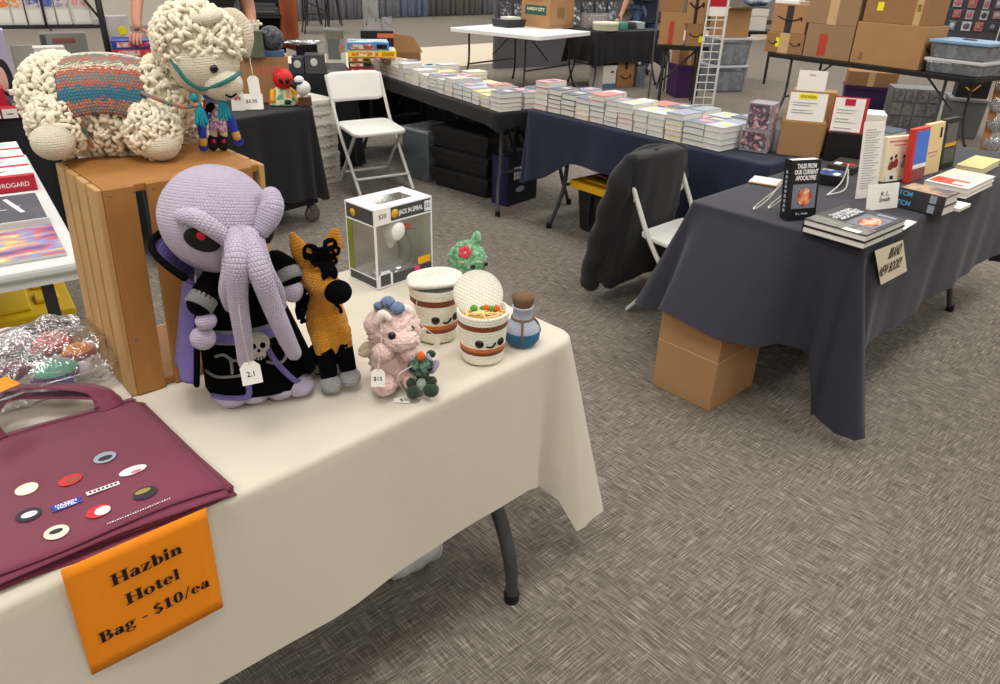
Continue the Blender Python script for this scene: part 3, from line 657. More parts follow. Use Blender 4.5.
# ---------------------------------------------------------------- orange horse
f=Fr(337,388,TZ); p=f.p; k=1/f.s
T=thing('crochet_horse','standing orange crochet horse with black mane and grey hooves','toy',f.o,f.rz)
org=yarn('orange_yarn',(226,150,26),.003); sil=yarn('silver_yarn',(176,176,176),.003,.25); st=.0075
bm=B(); tube(bm,[p(330,337,.02),p(327,322,.03),p(324,304,.03),p(320,290,.025)],[18*k,20*k,16.5*k,12*k],26,18,st=st); obj('body',bm,org,T)
for P in ([p(321,336,.0),p(325,351,-.005)],[p(340,330,.01),p(343,345,.005)]):
    bm=B(); tube(bm,P,[10.5*k,9.3*k],18,5,st=st); obj('thigh',bm,org,T)
for P,hf in (([p(325,349,-.005),p(327,362,-.005),p(329,377,-.005)],p(331,383,-.01)),([p(342,342,.005),p(345,354,.005),p(348,369,.005)],p(350,376,.0))):
    bm=B(); tube(bm,P,[9.4*k,8.8*k,8.3*k],18,9,st=st); obj('leg',bm,blk,T)
    c=hf; bm=B(); ball(bm,(c.x,c.y-.004,max(.021,c.z)),(10.8*k,13*k,.021),20,12,st=st)
    for v in bm.verts: v.co.z=max(v.co.z,0)
    obj('hoof',bm,sil,T)
for P in ([p(336,352,.075),p(337,364,.075)],[p(318,352,.08),p(319,366,.08)]):
    bm=B(); tube(bm,P,[10*k,9.5*k],16,5,st=st); obj('leg',bm,blk,T); c=P[-1]; bm=B(); ball(bm,(c.x,c.y,.0195),(11.5*k,12*k,.019),18,10,st=st); obj('hoof',bm,sil,T)
bm=B(); tube(bm,[p(307,258,.02),p(314,272,.005),p(325,284,-.03),p(336,291,-.055)],[13*k,16.5*k,13*k,10.5*k],24,18,st=st); obj('head',bm,org,T)
bm=B(); ball(bm,p(338,292,-.062),(12.5*k,12*k,11*k),22,14,st=.006); obj('muzzle',bm,blk,T)
for P,r in (([p(307,262,-.01),p(299,248,-.02),p(293,236,-.02)],[10*k,8*k,3.5*k]),([p(328,258,.04),p(333,244,.04),p(335,233,.04)],[8*k,9*k,5*k])):
    bm=B(); tube(bm,P,r,14,10,fl=.6,st=st); obj('ear',bm,org,T)
bm=B()
mr=random.Random(5)
for i in range(13):
    a=p(320+mr.uniform(-7,9),252+mr.uniform(-6,8),-.015+mr.uniform(-.012,.01)); q=mr.uniform(0,6.3); u=V((cos(q),-.4,sin(q)))*.015; w=V((-sin(q),-.5,cos(q)))*.011
    tube(bm,[a,a+u+w,a+u*1.8,a+u-w,a],.0036,8,16,st=.005)
for i in range(5):
    a=p(321+i*2.6,262,-.03); b=p(324+i*2.6,276+mr.uniform(-4,4),-.055); tube(bm,[a,(a+b)/2+V((0,-.012,.003)),b,(a+b)/2+V((.006,-.006,-.004)),a],.0036,8,18,st=.005)
obj('forelock',bm,blk,T)
bm=B()
for i in range(12):
    a=p(303+mr.uniform(-3,4),266+i*3,.04); b=p(302+mr.uniform(-4,4),288+i*3,.02); tube(bm,[a,(a+b)/2+V((-.01,.0,0)),b],.0045,8,10,st=.005)
obj('mane',bm,blk,T); bm=B(); tube(bm,[p(308,296,.0),p(305,308,-.01),p(302,322,-.01)],.0045,8,12,st=.005); obj('mane_strand',bm,blk,T); bm=B(); tube(bm,[p(336,304,.0),p(340,308,-.0),p(341,312,-.0)],.004,8,8,st=.005); obj('mane_strand',bm,blk,T)
e=eye(T,p(317,285,-.027),5.2*k,V((-.45,-.85,.15))); eye(e,p(316.5,284,-.0315),2.0*k,V((-.45,-.85,.3)),M('glint_white',(226,226,226),.3,.05),'glint'); eye(e,p(319.5,289,-.026),3.0*k,V((-.4,-.9,-.1)),M('glint_white',(226,226,226)),'glint',.25)  # white discs set on the black eye as painted highlights
# ---------------------------------------------------------------- pink baby dragon
f=Fr(396,386,TZ); p=f.p; k=1/f.s
T=thing('crochet_dragon','fluffy pale pink crochet dragon with blue spikes and cream wings','toy',f.o,f.rz)
pink=M('pink_chenille',(236,204,196),.95,.08,40,.004,130,sheen=.4); slate=M('slate_chenille',(112,132,164),.95,.1,40,.003,140,sheen=.3); ivc=M('ivory_chenille',(226,214,190),.95,.1,40,.003,140,sheen=.3)
bm=B(); ball(bm,p(395,362,.02),(24*k,21*k,26*k),30,20,fn=fuzzy); obj('body',bm,pink,T)
bm=B(); ball(bm,p(393,326,.01),(25*k,22*k,23*k),32,20,fn=fuzzy); obj('head',bm,pink,T)
bm=B(); ball(bm,p(401,340,-.03),(17*k,12*k,11*k),22,14,fn=fuzzy); obj('snout',bm,pink,T)
for c in ((372,325,-.005),(407,309,.03)): bm=B(); ball(bm,p(*c),(7.5*k,6*k,9*k),16,10,fn=fuzzy); obj('ear',bm,pink,T)
for P in ([p(376,322,-.03),p(382,314,-.03),p(389,318,-.035)],[p(401,309,.0),p(409,310,.0),p(412,318,.0)]): bm=B(); tube(bm,P,[3.5*k,4.5*k,3*k],10,8); obj('horn',bm,M('pearl_chenille',(240,220,212),.9,.05,40,.003,140),T)
for c,r in (((388,302,-.005),6.5),((379,306,.0),5),((397,308,-.015),7)): bm=B(); ball(bm,p(*c),(r*k,r*k,r*.8*k),14,10,fn=fuzzy); obj('back_spike',bm,slate,T)
for c,r in (((383,352,-.035),(10,10,9)),((409,352,-.03),(8,9,9))): bm=B(); ball(bm,p(*c),V(r)*k,16,10,fn=fuzzy); obj('arm',bm,pink,T)
for c,r in (((384,377,-.03),(12,16,11)),((412,372,-.02),(10,13,10))):
    q=p(*c); bm=B(); ball(bm,(q.x,q.y,r[2]*k*1.05+.001),V(r)*k,18,12,fn=fuzzy); obj('leg',bm,pink,T)
bm=B(); tube(bm,[p(376,348,.03),p(368,347,.035),p(361,350,.035)],[6*k,7*k,3*k],12,10,fl=.5); tube(bm,[p(372,350,.03),p(365,354,.03),p(360,354,.03)],[5*k,4.5*k,2*k],12,8,fl=.5); obj('wing',bm,ivc,T)
bm=B(); tube(bm,[p(416,340,.04),p(421,334,.045),p(424,330,.045)],[5*k,5*k,3*k],12,8,fl=.5); obj('wing',bm,ivc,T)
eye(T,p(392,336,-.045),4*k,V((-.1,-.95,.15)),fl=.6); eye(T,p(412,328,-.02),3*k,V((.7,-.7,.1)),fl=.6)
price_tag(T,[p(381,322,-.055),p(381,345,-.06)],p(378,378,-.075),13*k,17*k,V((-.1,-.9,.35)),'$15')
# ---------------------------------------------------------------- tiny dark green dragon
f=Fr(422,395,TZ); p=f.p; k=1/f.s
T=thing('crochet_dragon','tiny dark green crochet dragon with an orange spike','toy',f.o,f.rz)
dgr=M('dark_green_yarn',(46,62,44),.95,.35,120,.003,220,sheen=.2); mot=M('mottled_green_yarn',(40,60,48),.95,.3,90,.003,220,c2=(104,132,112)); lil=M('lilac_yarn',(176,160,196),.9,.1,60,.002,200); orp=M('orange_spike_yarn',(222,104,34),.9,.1,60,.002,200)
bm=B(); ball(bm,p(422,381,.015),(9*k,9*k,10*k),20,14); obj('body',bm,dgr,T)
bm=B(); ball(bm,p(421,366,.0),(13*k,11*k,11*k),24,16); obj('head',bm,mot,T)
for c in ((409,355,.02),(431,354,.02)): bm=B(); ball(bm,p(*c),(5*k,4*k,4*k),12,8); obj('ear',bm,dgr,T)
for c in ((412,356,.0),(429,357,.0)): bm=B(); tube(bm,[p(c[0],c[1]+2,0),p(c[0]-1,c[1]-2,0)],[3*k,1.5*k],8,4); obj('horn',bm,lil,T)
bm=B(); tube(bm,[p(433,370,.02),p(436,364,.03)],[4*k,5*k],10,5,fl=.5); obj('wing',bm,lil,T); bm=B(); tube(bm,[p(408,370,.02),p(405,366,.03)],[3*k,4*k],10,5,fl=.5); obj('wing',bm,lil,T)
bm=B(); ball(bm,p(421,356,-.015),(4*k,3.5*k,5*k),12,8); obj('head_spike',bm,orp,T)
for c,r in (((411,383,-.01),(5,5,5)),((432,381,-.01),(5,5,5)),((413,392,-.02),(7,8,7)),((431,390,-.02),(8,8,7))):
    q=p(*c); bm=B(); ball(bm,(q.x,q.y,max(q.z,r[2]*k)),V(r)*k,14,10); obj('paw',bm,dgr,T)
bm=B(); ball(bm,p(421.5,385,-.012),(5.5*k,4*k,8*k),14,10); obj('belly_patch',bm,M('pale_belly_yarn',(160,172,160),.9,.3,200,stretch=(1,1,6)),T)
eye(T,p(412,370,-.018),2.6*k,V((-.5,-.8,.1)),fl=.6); eye(T,p(430,369,-.018),2.6*k,V((.5,-.8,.1)),fl=.6)
c=p(403,390,-.02); bm=B(); prism(bm,[(c.x-.02,c.y-.008,.001),(c.x+.012,c.y-.014,.001),(c.x+.02,c.y,.001),(c.x+.012,c.y+.014,.001),(c.x-.02,c.y+.008,.001)],(0,0,.0008)); tg=obj('price_tag',bm,paper,T,False); text(tg,'$5',.016,ink,(c.x,c.y,.0022),(0,0,.2),name='handwritten_price'); sb=B(); tube(sb,[p(412,366,-.02),p(397,378,-.04),V((c.x+.016,c.y,.002))],.0009,6,12); obj('string',sb,string,tg)
# ---------------------------------------------------------------- noodle cups
brn=yarn('brown_yarn',(130,66,34)); orb=yarn('orange_band_yarn',(226,120,44)); st=.0085
def cup(px,py,pyrim,label,rb,rt,facex,lid_open):
    f=Fr(px,py,TZ); p=f.p; k=1/f.s; T=thing('crochet_noodle_cup',label,'toy',f.o,f.rz); h=hgt(f.o+f.h*rb*k,pyrim)
    yb=rb*k*.98; n=26; prof=[(rb*k*.80,0.0),(rb*k*.95,.003)]+[(rb*k+(rt-rb)*k*i/n,.006+(h-.006)*i/n) for i in range(n+1)]+[(rt*k*.97,h+.004),(rt*k*.9,h+.002),(rt*k*.88,h-.012)]
    def mi(i):
        t=(i-2)/n
        return 1 if (.17<t<.24 or .70<t<.81) else 2 if .25<t<.33 else 0
    bm=B(); lathe(bm,prof,(0,yb,0),44,st=st,mi=mi); obj('cup',bm,[crmy,brn,orb],T)
    def cs(a,z,o=.0): r=rb*k+(rt-rb)*k*z/h+o; return V((r*cos(R(a)),yb+r*sin(R(a)),z))
    for a in (facex-24,facex+31): bm=B(); q=cs(a,h*.5,.0); n_=V((cos(R(a)),sin(R(a)),.1)); ball(bm,q,(.0105,.0105,.005),16,10,M=aim(n_)); obj('eye',bm,gloss,T)
    bm=B(); tube(bm,[cs(facex-6,h*.45,.002),cs(facex+2,h*.43,.002),cs(facex+9,h*.45,.002),cs(facex+14,h*.5,.002)],.0022,8,12); obj('mouth',bm,blk,T)
    return f,T,h,k,yb,rt*k
f,T,h,k,yb,rr=cup(436,345,284,'closed crochet noodle cup with its lid down, left of the open cup',21,26.5,294,0); p=f.p
def lidf(q,d): return V((q.x,q.y,q.z+.004*sin(2.2*d.x+.8)+.004*sin(5*d.y)))
bm=B(); ball(bm,(0,yb,h+.014),(rr*1.07,rr*1.07,.014),44,14,st=st,fn=lidf); obj('lid',bm,crmy,T)
price_tag(T,[p(417,300,-.0),p(417,320,-.02)],p(437,342,-.035),.016,.034,V((.6,-.8,.0)),'')
f,T,h,k,yb,rr=cup(482,367,309,'open crochet noodle cup with noodles and vegetables showing',21.5,26.5,287,1); p=f.p
bm=B(); ball(bm,(-.012,yb+.020,h+.03),(rr*.95,.008,rr*.92),36,18,st=st,M=Euler((R(-38),R(20),R(-18))).to_matrix()); obj('lid',bm,crmy,T)
bm=B(); ball(bm,(0,yb,h-.012),(rr*.9,rr*.9,.01),28,8); nd=obj('noodle_bed',bm,M('broth_yarn',(196,146,80),.9,.2,60,.002,200),T)
bm=B(); nr=random.Random(3)
for i in range(26):
    a=nr.uniform(0,6.3); r=nr.uniform(0,.6)*rr; c=V((r*cos(a),yb+r*sin(a)-.004,h-.002)); q=nr.uniform(0,6.3); d=V((cos(q),sin(q),0))*.016
    tube(bm,[c-d,c+V((d.y*.6,-d.x*.6,.005)),c+d],.0019,6,8)
obj('noodles',bm,M('noodle_yarn',(238,214,150),.9,.06,60),T)
for (x,y,c,r) in ((474,303,(90,160,60),.0085),(486,300,(222,98,34),.009),(497,296,(222,98,34),.0085),(492,290,(96,160,64),.008),(483,293,(80,150,56),.007)):
    q=p(x,y,yb-.006); bm=B(); ball(bm,(q.x,q.y,h+.004),r,14,10,fn=fuzzy); obj('vegetable',bm,M('veg_%d_%d_%d'%c,c,.9,.15,60,.002,200),T)
# ---------------------------------------------------------------- cactus
f=Fr(467,283,TZ); p=f.p; k=1/f.s
T=thing('crochet_cactus','small green crochet cactus with a pink flower behind the noodle cups','toy',f.o,f.rz)
cg=M('cactus_chenille',(84,140,96),.95,.35,90,.003,160,c2=(140,190,150),sheen=.3)
bm=B(); ball(bm,(0,.045,.055),(19*k,19*k,.056),28,18,fn=fuzzy); obj('body',bm,cg,T)
bm=B(); tube(bm,[p(472,246,.045),p(476,240,.045),p(477,235,.045)],[5*k,5*k,4*k],12,8); obj('bud',bm,cg,T)
fc=p(465,252,-.006); pk=M('flower_pink',(222,74,96),.9,.1,60,.002,200); bm=B()
for i in range(5): a=2*PI*i/5; ball(bm,fc+V((.0115*cos(a),0,.0115*sin(a))),(.009,.005,.009),12,8)
fl_=obj('flower',bm,pk,T); bm=B(); ball(bm,fc+V((0,-.005,0)),.0045,10,6); obj('flower_centre',bm,M('flower_core',(240,150,130),.9,.1),fl_)
eye(T,p(473,267,-.008),.007,V((.2,-.9,.1)),fl=.6); eye(T,p(486,264,.02),.007,V((.7,-.7,.1)),fl=.6)
for c in ((461,262),(480,262)): bm=B(); q=p(c[0],c[1],-.012); tube(bm,[q-V((.007,-.002,-.001)),q+V((.007,0,-.001))],.0014,6,3); obj('spine',bm,M('spine_yarn',(216,214,190),.9,.1),T)
# ---------------------------------------------------------------- potion bottle
f=Fr(521,351,TZ); p=f.p; k=1/f.s
T=thing('crochet_potion_bottle','round crochet potion bottle of blue liquid with a brown cork','toy',f.o,f.rz)
pot=yarn('potion_blue_yarn',(26,110,152)); glz=yarn('pale_glass_yarn',(190,194,214)); r=18.5*k
prof=[(r*.55,0),(r*.8,.004),(r*.97,.016),(r,.03),(r*.985,.04),(r*.93,.05),(r*.8,.057),(r*.62,.067),(r*.54,.072),(r*.52,.08),(r*.52,.095),(r*.6,.1),(r*.56,.103)]
bm=B(); lathe(bm,prof,(0,r,0),36,st=.0055,mi=lambda i:0 if i<4 else 1); obj('flask',bm,[pot,glz],T)
bm=B(); lathe(bm,[(r*.48,.098),(r*.55,.108),(r*.62,.124),(r*.58,.130),(r*.2,.132)],(0,r,0),22,st=.005); obj('cork',bm,M('cork_yarn',(110,84,60),.95,.25,120,.003,220),T)
cd_=M('brown_cord',(118,94,70),.9,.15,100); bm=B()
tube(bm,[V((r*.58*cos(a),r+r*.58*sin(a),.0715)) for a in [2*PI*i/16 for i in range(17)]],.0026,8,40,cap=0)
tube(bm,[V((0,r-r*.58,.0715)),V((.001,r-r*.84,.058)),V((.001,-.001,.03)),V((.001,.016*r/r,.005))],.003,8,16); tube(bm,[V((r*.58,r,.0715)),V((r*.85,r,.057)),V((r*1.0,r,.036))],.0026,8,12); obj('cord',bm,cd_,T)
# ---------------------------------------------------------------- boxed figurine
o=at(378,290.5,TZ); az=R(47); w=along(o,az,433); d=along(o,az+PI/2,350); h=hgt(o,211)
T=thing('figurine_box','clear-windowed box holding a figurine beside the orange horse','box',o,az)
bgry=M('box_print_grey',(70,68,66),.5,.2,30); bwht=M('box_white',(226,226,232),.5,.04); bgrn=M('box_print_green',(120,126,40),.5,.3,30); acr=clear('clear_acetate',(248,248,248),.05,.03)
t_=.005
bm=B()
for (x,y) in ((0,0),(w,0),(0,d),(w,d)): box(bm,(x+(t_/2 if x==0 else -t_/2),y+(t_/2 if y==0 else -t_/2),h/2),(t_,t_,h))
bx(bm,(0,0,0),(w,d,.004)); obj('box_frame',bm,bwht,T,False)
bm=B(); bx(bm,(.001,.001,.004),(w-.001,.003,.034)); bx(bm,(.001,.001,.004),(.003,d-.001,.03)); bx(bm,(.001,d-.003,.004),(w-.001,d-.001,h-.002)); obj('base_band',bm,[bgry],T,False)
bm=B(); bx(bm,(.0005,.0005,h-.042),(w-.0005,.003,h-.002)); bx(bm,(.0005,.003,h-.045),(.003,d-.0005,h-.002)); tb=obj('header_band',bm,bgry,T,False)
bm=B(); bx(bm,(0,-.0008,h-.046),(w,.0005,h-.042)); bx(bm,(0,-.0008,h-.003),(w,.0005,h)); bx(bm,(-.0008,0,h-.049),(.0005,d,h-.045)); bx(bm,(-.0008,0,h-.003),(.0005,d,h)); bx(bm,(-.0008,0,.03),(.0005,d,.033)); obj('white_rule',bm,bwht,T,False)
bm=B(); a=.26
bx(bm,(0,0,h-.001),(w,d*a,h+.001)); bx(bm,(0,d*(1-a),h-.001),(w,d,h+.001)); bx(bm,(0,d*a,h-.001),(w*.2,d*(1-a),h+.001)); bx(bm,(w*.8,d*a,h-.001),(w,d*(1-a),h+.001)); obj('lid_panel',bm,bwht,T,False)
bm=B(); bx(bm,(w*.2,d*a,h-.0005),(w*.8,d*(1-a),h+.0003)); bx(bm,(t_,.0006,.034),(w-t_,.0012,h-.042)); bx(bm,(.0006,t_,.03),(.0012,d-t_,h-.045)); bx(bm,(w-.0012,t_,.004),(w-.0006,d-t_,h)); obj('window',bm,acr,T,False)
bm=B(); bx(bm,(-.0007,d*.78,.034),(.0008,d*.96,h-.05)); obj('side_stripe',bm,bgrn,T,False)
bm=B(); bx(bm,(.0,-.0014,h-.046),(w*.27,-.0006,h-.002)); pt=obj('price_sticker',bm,paper,T,False); text(pt,'$30',.018,ink,(w*.13,-.0018,h-.022),FX,name='handwritten_price')
gold=M('gold_seal',(206,160,40),.4,.1); bm=B(); lathe(bm,[(.013,0),(.013,.001)],(0,0,0),20,M=Matrix.Rotation(PI/2,3,'X'))
for v in bm.verts: v.co+=V((w*.34,-.001,h-.022))
obj('round_seal',bm,gold,T); bm=B(); lathe(bm,[(.012,0),(.012,.001)],(0,0,0),20,M=Matrix.Rotation(-PI/2,3,'Y'))
for v in bm.verts: v.co+=V((-.001,d*.72,h-.026))
obj('round_seal',bm,gold,T)
text(T,'JACK IN SPIRAL',.019,bwht,(w*.62,-.0012,h-.023),FX,w=w*.42,bold=.03,name='printed_title')
bm=B(); bx(bm,(w*.86,-.0012,h-.038),(w*.97,-.0004,h-.008)); lp_=obj('number_label',bm,bwht,T,False); text(lp_,'52',.018,ink,(w*.915,-.0016,h-.023),FX,name='printed_number')
bm=B(); prism(bm,[(w*.0,-.0006,.004),(w*.26,-.0006,.004),(w*.26,-.0006,.04),(w*.2,-.0006,.052),(w*.08,-.0006,.052),(w*.02,-.0006,.04)],(0,-.001,0)); lb=obj('badge_panel',bm,bwht,T,False); bm=B(); bx(bm,(w*.05,-.0022,.008),(w*.22,-.0014,.042)); obj('badge_print',bm,bgry,lb,False)
bm=B(); bx(bm,(w*.55,-.0012,.01),(w*.85,-.0004,.02)); obj('small_print',bm,pages,T,False)
bm=B(); bx(bm,(w*.72,-.0016,.04),(w*.95,-.0006,.062)); obj('yellow_sticker',bm,M('sticker_yellow',(226,170,30),.5,.1),T,False); bm=B(); ball(bm,(w*.7,-.001,.03),(.012,.0012,.008),14,6); obj('pink_sticker',bm,M('sticker_pink',(226,60,120),.5,.1),T)
bm=B(); bx(bm,(w-.0035,t_,.004),(w-.0015,d-t_,h-.045)); bx(bm,(t_,d-.0055,.004),(w-t_,d-.0035,h-.045)); obj('inner_backing',bm,M('backing_print',(214,206,190),.7,.15,18),T,False)
# the figurine and its stand inside
fg=thing('figurine','white round-headed figurine on a clear stand inside the windowed box','figurine',o+V((cos(az)*w*.5-sin(az)*d*.5,sin(az)*w*.5+cos(az)*d*.5,.006)),az)
fw_=M('figurine_white',(226,226,222),.35,.05); fgrey=M('figurine_grey',(150,142,136),.5,.2,30); coral=M('figurine_coral',(222,96,80),.5,.1)
bm=B(); ball(bm,(-.022,-.045,.152),(.034,.03,.036),24,16); ball(bm,(-.030,-.037,.117),(.012,.012,.02),14,8); obj('head',bm,fw_,fg)
bm=B(); tube(bm,[(-.022,-.045,.186),(-.018,-.04,.196),(-.014,-.037,.204)],.004,8,6); obj('loop',bm,fgrey,fg)
bm=B(); ball(bm,(.0,.0,.012),(.075,.05,.03),26,12); 
for v in bm.verts: v.co.z=max(v.co.z,0)
obj('stand',bm,clear('clear_stand',(230,232,236),.25,.25),fg)
bm=B(); tube(bm,[(.05,0,.03),(.055,.0,.07),(.045,0,.1),(.04,-.005,.13)],[.02,.022,.018,.012],14,14); tube(bm,[(.04,-.005,.12),(.06,-.015,.135),(.078,-.02,.128)],[.008,.008,.006],10,10); obj('body',bm,fgrey,fg)
bm=B(); tube(bm,[(.025,-.012,.135),(.045,-.018,.142),(.06,-.02,.136)],.007,10,10); obj('scarf',bm,coral,fg)
# ================================================================ fluffy sheep lying on the crate
f=Fr(150,158,CT); p=f.p; k=1/f.s
SH=thing('crochet_sheep','large fluffy ivory crochet sheep with striped saddle blanket lying on the crate','toy',f.o,f.rz)
wool=M('wool_loops',(238,228,204),.95,.09,30,sheen=.3,spec=.1); kn=yarn('ivory_knit',(240,228,204)); teal=yarn('teal_yarn',(44,130,128),.002)
wr=random.Random(21)
def fleece(name,parts,n,size,parent,cond=None):
    """dense loops of wool over a few ellipsoids, with the core that carries them"""
    bm=B()
    for c,r,m_ in parts: ball(bm,c,V(r)*.96,24,16,M=m_)
    tot=sum((r[0]*r[1]+r[1]*r[2]+r[0]*r[2]) for _,r,_ in parts)
    for c,r,m_ in parts:
        kk=int(n*(r[0]*r[1]+r[1]*r[2]+r[0]*r[2])/tot)
        for i in range(kk):
            z=1-2*(i+.5)/kk; a=i*2.39996+wr.uniform(-.3,.3); q=math.sqrt(1-z*z); d=V((q*cos(a),q*sin(a),z))
            e=V((d.x*r[0],d.y*r[1],d.z*r[2])); nn=V((d.x/r[0],d.y/r[1],d.z/r[2])).normalized()
            if m_ is not None: e=m_@e; nn=m_@nn
            P=V(c)+e
            if P.z<-.002: continue
            if any(o is not c and (lambda u:(u.x/R_[0])**2+(u.y/R_[1])**2+(u.z/R_[2])**2)((M2.transposed() if M2 is not None else Matrix.Identity(3))@(P-V(o)))<.8 for o,R_,M2 in parts): continue
            if cond and not cond(P): continue
            t=nn.cross(V((wr.uniform(-1,1),wr.uniform(-1,1),wr.uniform(-1,1)))).normalized(); sz=size*wr.uniform(.8,1.25)
            tube(bm,[P-t*sz*.8-nn*sz*.1,P-t*sz*.2+nn*sz*.75,P+t*sz*.5+nn*sz*.55,P+t*sz*.9-nn*sz*.15],[sz*.36,sz*.46,sz*.46,sz*.36],6,6,cap=1)
    return obj(name,bm,wool,parent)
bcn=p(112,110,.10); rb_=(.152,.10,.098)
tilt=Euler((0,R(4),0)).to_matrix()
fleece('body',[(bcn,rb_,tilt),(p(62,98,.11),(.075,.085,.085),None),(p(42,92,.14),(.033,.05,.06),None),(p(168,92,.06),(.06,.068,.085),Euler((0,R(20),0)).to_matrix())],2700,.0102,SH)
fleece('hind_leg',[(p(58,126,.03),(.05,.055,.058),None)],330,.0095,SH); fleece('front_leg',[(p(153,130,-.01),(.05,.05,.052),None)],330,.0095,SH)
fleece('front_leg',[(p(188,120,.16),(.045,.045,.045),None)],190,.0095,SH)
def foot(c,r,M_=None): bm=B(); ball(bm,c,r,30,18,st=.006,M=M_); return obj('foot',bm,kn,SH)
q=p(53,142,-.03); foot((q.x,q.y,max(q.z,.036)),(.041,.044,.036)); q=p(161,146,-.03); foot((q.x,q.y,max(q.z,.036)),(.04,.044,.036))
# head turned to the right, woolly cap over a knitted face
hc=p(204,62,-.02)
bm=B(); ball(bm,(0,0,0),(.072,.062,.066),44,26,st=.0055,M=Euler((0,R(-4),0)).to_matrix())
for v in bm.verts: v.co+=hc
ball(bm,p(222,84,-.05),(.043,.04,.034),34,20,st=.0055)
hd=obj('head',bm,kn,SH)
capc=p(195,40,.0)
fleece('wool_cap',[(capc,(.078,.07,.07),None),(p(170,42,.03),(.03,.04,.05),None),(p(214,44,-.01),(.055,.062,.062),None)],950,.0098,SH,cond=lambda P:not (P.z<hc.z+.018 and P.x>hc.x-.045 and P.y<hc.y+.02))
bm=B(); tube(bm,[p(196,20,-.06),p(208,19,-.068),p(219,16,-.06)],[.010,.012,.009],12,12,st=.005); obj('forelock',bm,kn,hd)
bm=B(); tube(bm,[p(222,14,.0),p(236,18,-.02),p(245,34,-.03),p(246,52,-.03)],[.011,.018,.02,.012],18,18,fl=.55,st=.0055); obj('ear',bm,kn,SH)
bm=B(); tube(bm,[p(172,22,.07),p(160,28,.09),p(156,40,.09)],[.011,.018,.014],16,10,fl=.55,st=.0055); obj('ear',bm,kn,SH)
# pixel to face surface
def sface(px,py,kk=1.0):
    o=CAM-f.o; o=V((o.dot(f.r),o.dot(f.h),o.z)); d=ray(px,py); d=V((d.dot(f.r),d.dot(f.h),d.z)).normalized(); best=None
    for c,r in ((hc,V((.072,.062,.066))),(p(222,84,-.05),V((.043,.04,.034)))):
        r=r*kk; O=o-c; a=V((O.x/r.x,O.y/r.y,O.z/r.z)); b=V((d.x/r.x,d.y/r.y,d.z/r.z)); A=b.dot(b);Bq=a.dot(b);C=a.dot(a)-1; q=Bq*Bq-A*C
        if q>=0:
            t=(-Bq-math.sqrt(q))/A
            if best is None or t<best: best=t
    return o+d*(best if best is not None else (hc-o).length)
c=sface(214,69); eye(SH,c,.0088,(c-hc).normalized(),fl=.6)
bm=B(); tube(bm,[sface(226,95,1.03),sface(231,97,1.03),sface(236,94,1.03)],.002,8,10); obj('mouth',bm,blk,hd)
bm=B(); tube(bm,[sface(170,58,1.03),sface(178,70,1.04),sface(188,82,1.04),sface(202,89,1.04),sface(220,84,1.05),sface(232,78,1.05),sface(240,73,1.05)],.0042,10,50,st=.005); obj('halter',bm,teal,SH)
# striped blanket over the back
bl=bpy.data.materials.new('striped_blanket_yarn'); bl.use_nodes=True; nt=bl.node_tree; N=nt.nodes; L=nt.links; bs=N['Principled BSDF']; bs.inputs['Roughness'].default_value=.95
tc=N.new('ShaderNodeTexCoord'); sx_=N.new('ShaderNodeSeparateXYZ'); L.new(tc.outputs['UV'],sx_.inputs[0])
vo=N.new('ShaderNodeTexNoise'); vo.inputs['Scale'].default_value=1; mp=N.new('ShaderNodeMapping'); mp.inputs['Scale'].default_value=(.55,1.6,1); L.new(tc.outputs['UV'],mp.inputs[0]); L.new(mp.outputs[0],vo.inputs[0])
ad=N.new('ShaderNodeMath'); ad.operation='MULTIPLY_ADD'; ad.inputs[1].default_value=.026; L.new(sx_.outputs['Y'],ad.inputs[0]); n2=N.new('ShaderNodeMath'); n2.operation='MULTIPLY'; n2.inputs[1].default_value=.22; L.new(vo.outputs['Fac'],n2.inputs[0]); L.new(n2.outputs[0],ad.inputs[2])
rp=N.new('ShaderNodeValToRGB'); L.new(ad.outputs[0],rp.inputs[0]); e=rp.color_ramp.elements; rp.color_ramp.interpolation='CONSTANT'
cs_=[(0,(190,110,90)),(.13,(96,130,128)),(.17,(200,120,92)),(.22,(60,120,142)),(.30,(70,130,150)),(.34,(196,104,80)),(.39,(120,140,140)),(.44,(196,110,86)),(.5,(232,222,198)),(.54,(150,150,140)),(.58,(198,116,90)),(.63,(86,140,144)),(.67,(228,220,200)),(.72,(236,226,204)),(.76,(190,130,108)),(.8,(70,136,140)),(.84,(230,224,206)),(.9,(206,140,120)),(.94,(226,216,196))]
while len(e)<len(cs_): e.new(.99)
for i,(po,c_) in enumerate(cs_): e[i].position=po
for i,(po,c_) in enumerate(cs_): e[i].color=lin(c_)
L.new(rp.outputs[0],bs.inputs['Base Color'])
br=N.new('ShaderNodeTexBrick'); br.offset=.5; br.inputs['Scale'].default_value=1; br.inputs['Mortar Size'].default_value=.25; br.inputs['Mortar Smooth'].default_value=1; br.inputs['Brick Width'].default_value=1; br.inputs['Row Height'].default_value=1; L.new(tc.outputs['UV'],br.inputs['Vector'])
bp=N.new('ShaderNodeBump'); bp.invert=True; bp.inputs['Distance'].default_value=.003; L.new(br.outputs['Fac'],bp.inputs['Height']); L.new(bp.outputs[0],bs.inputs['Normal'])
def blanket(u,v):
    # v: 0 near hem .. 1 far hem, wraps over the back; u along the body
    a=R(200-150*v); x=bcn.x-.062+.098*u*1.0+(.008*sin(u*3)); t=(x-bcn.x)/.20; kx=math.sqrt(max(.05,1-t*t))
    hem=.010*cos((u-.5)*PI)*(1-v)
    return tilt@V((x-bcn.x,cos(a)*(rb_[1]*kx+.021),sin(a)*(rb_[2]*kx+.021)+hem+.004*u))+bcn
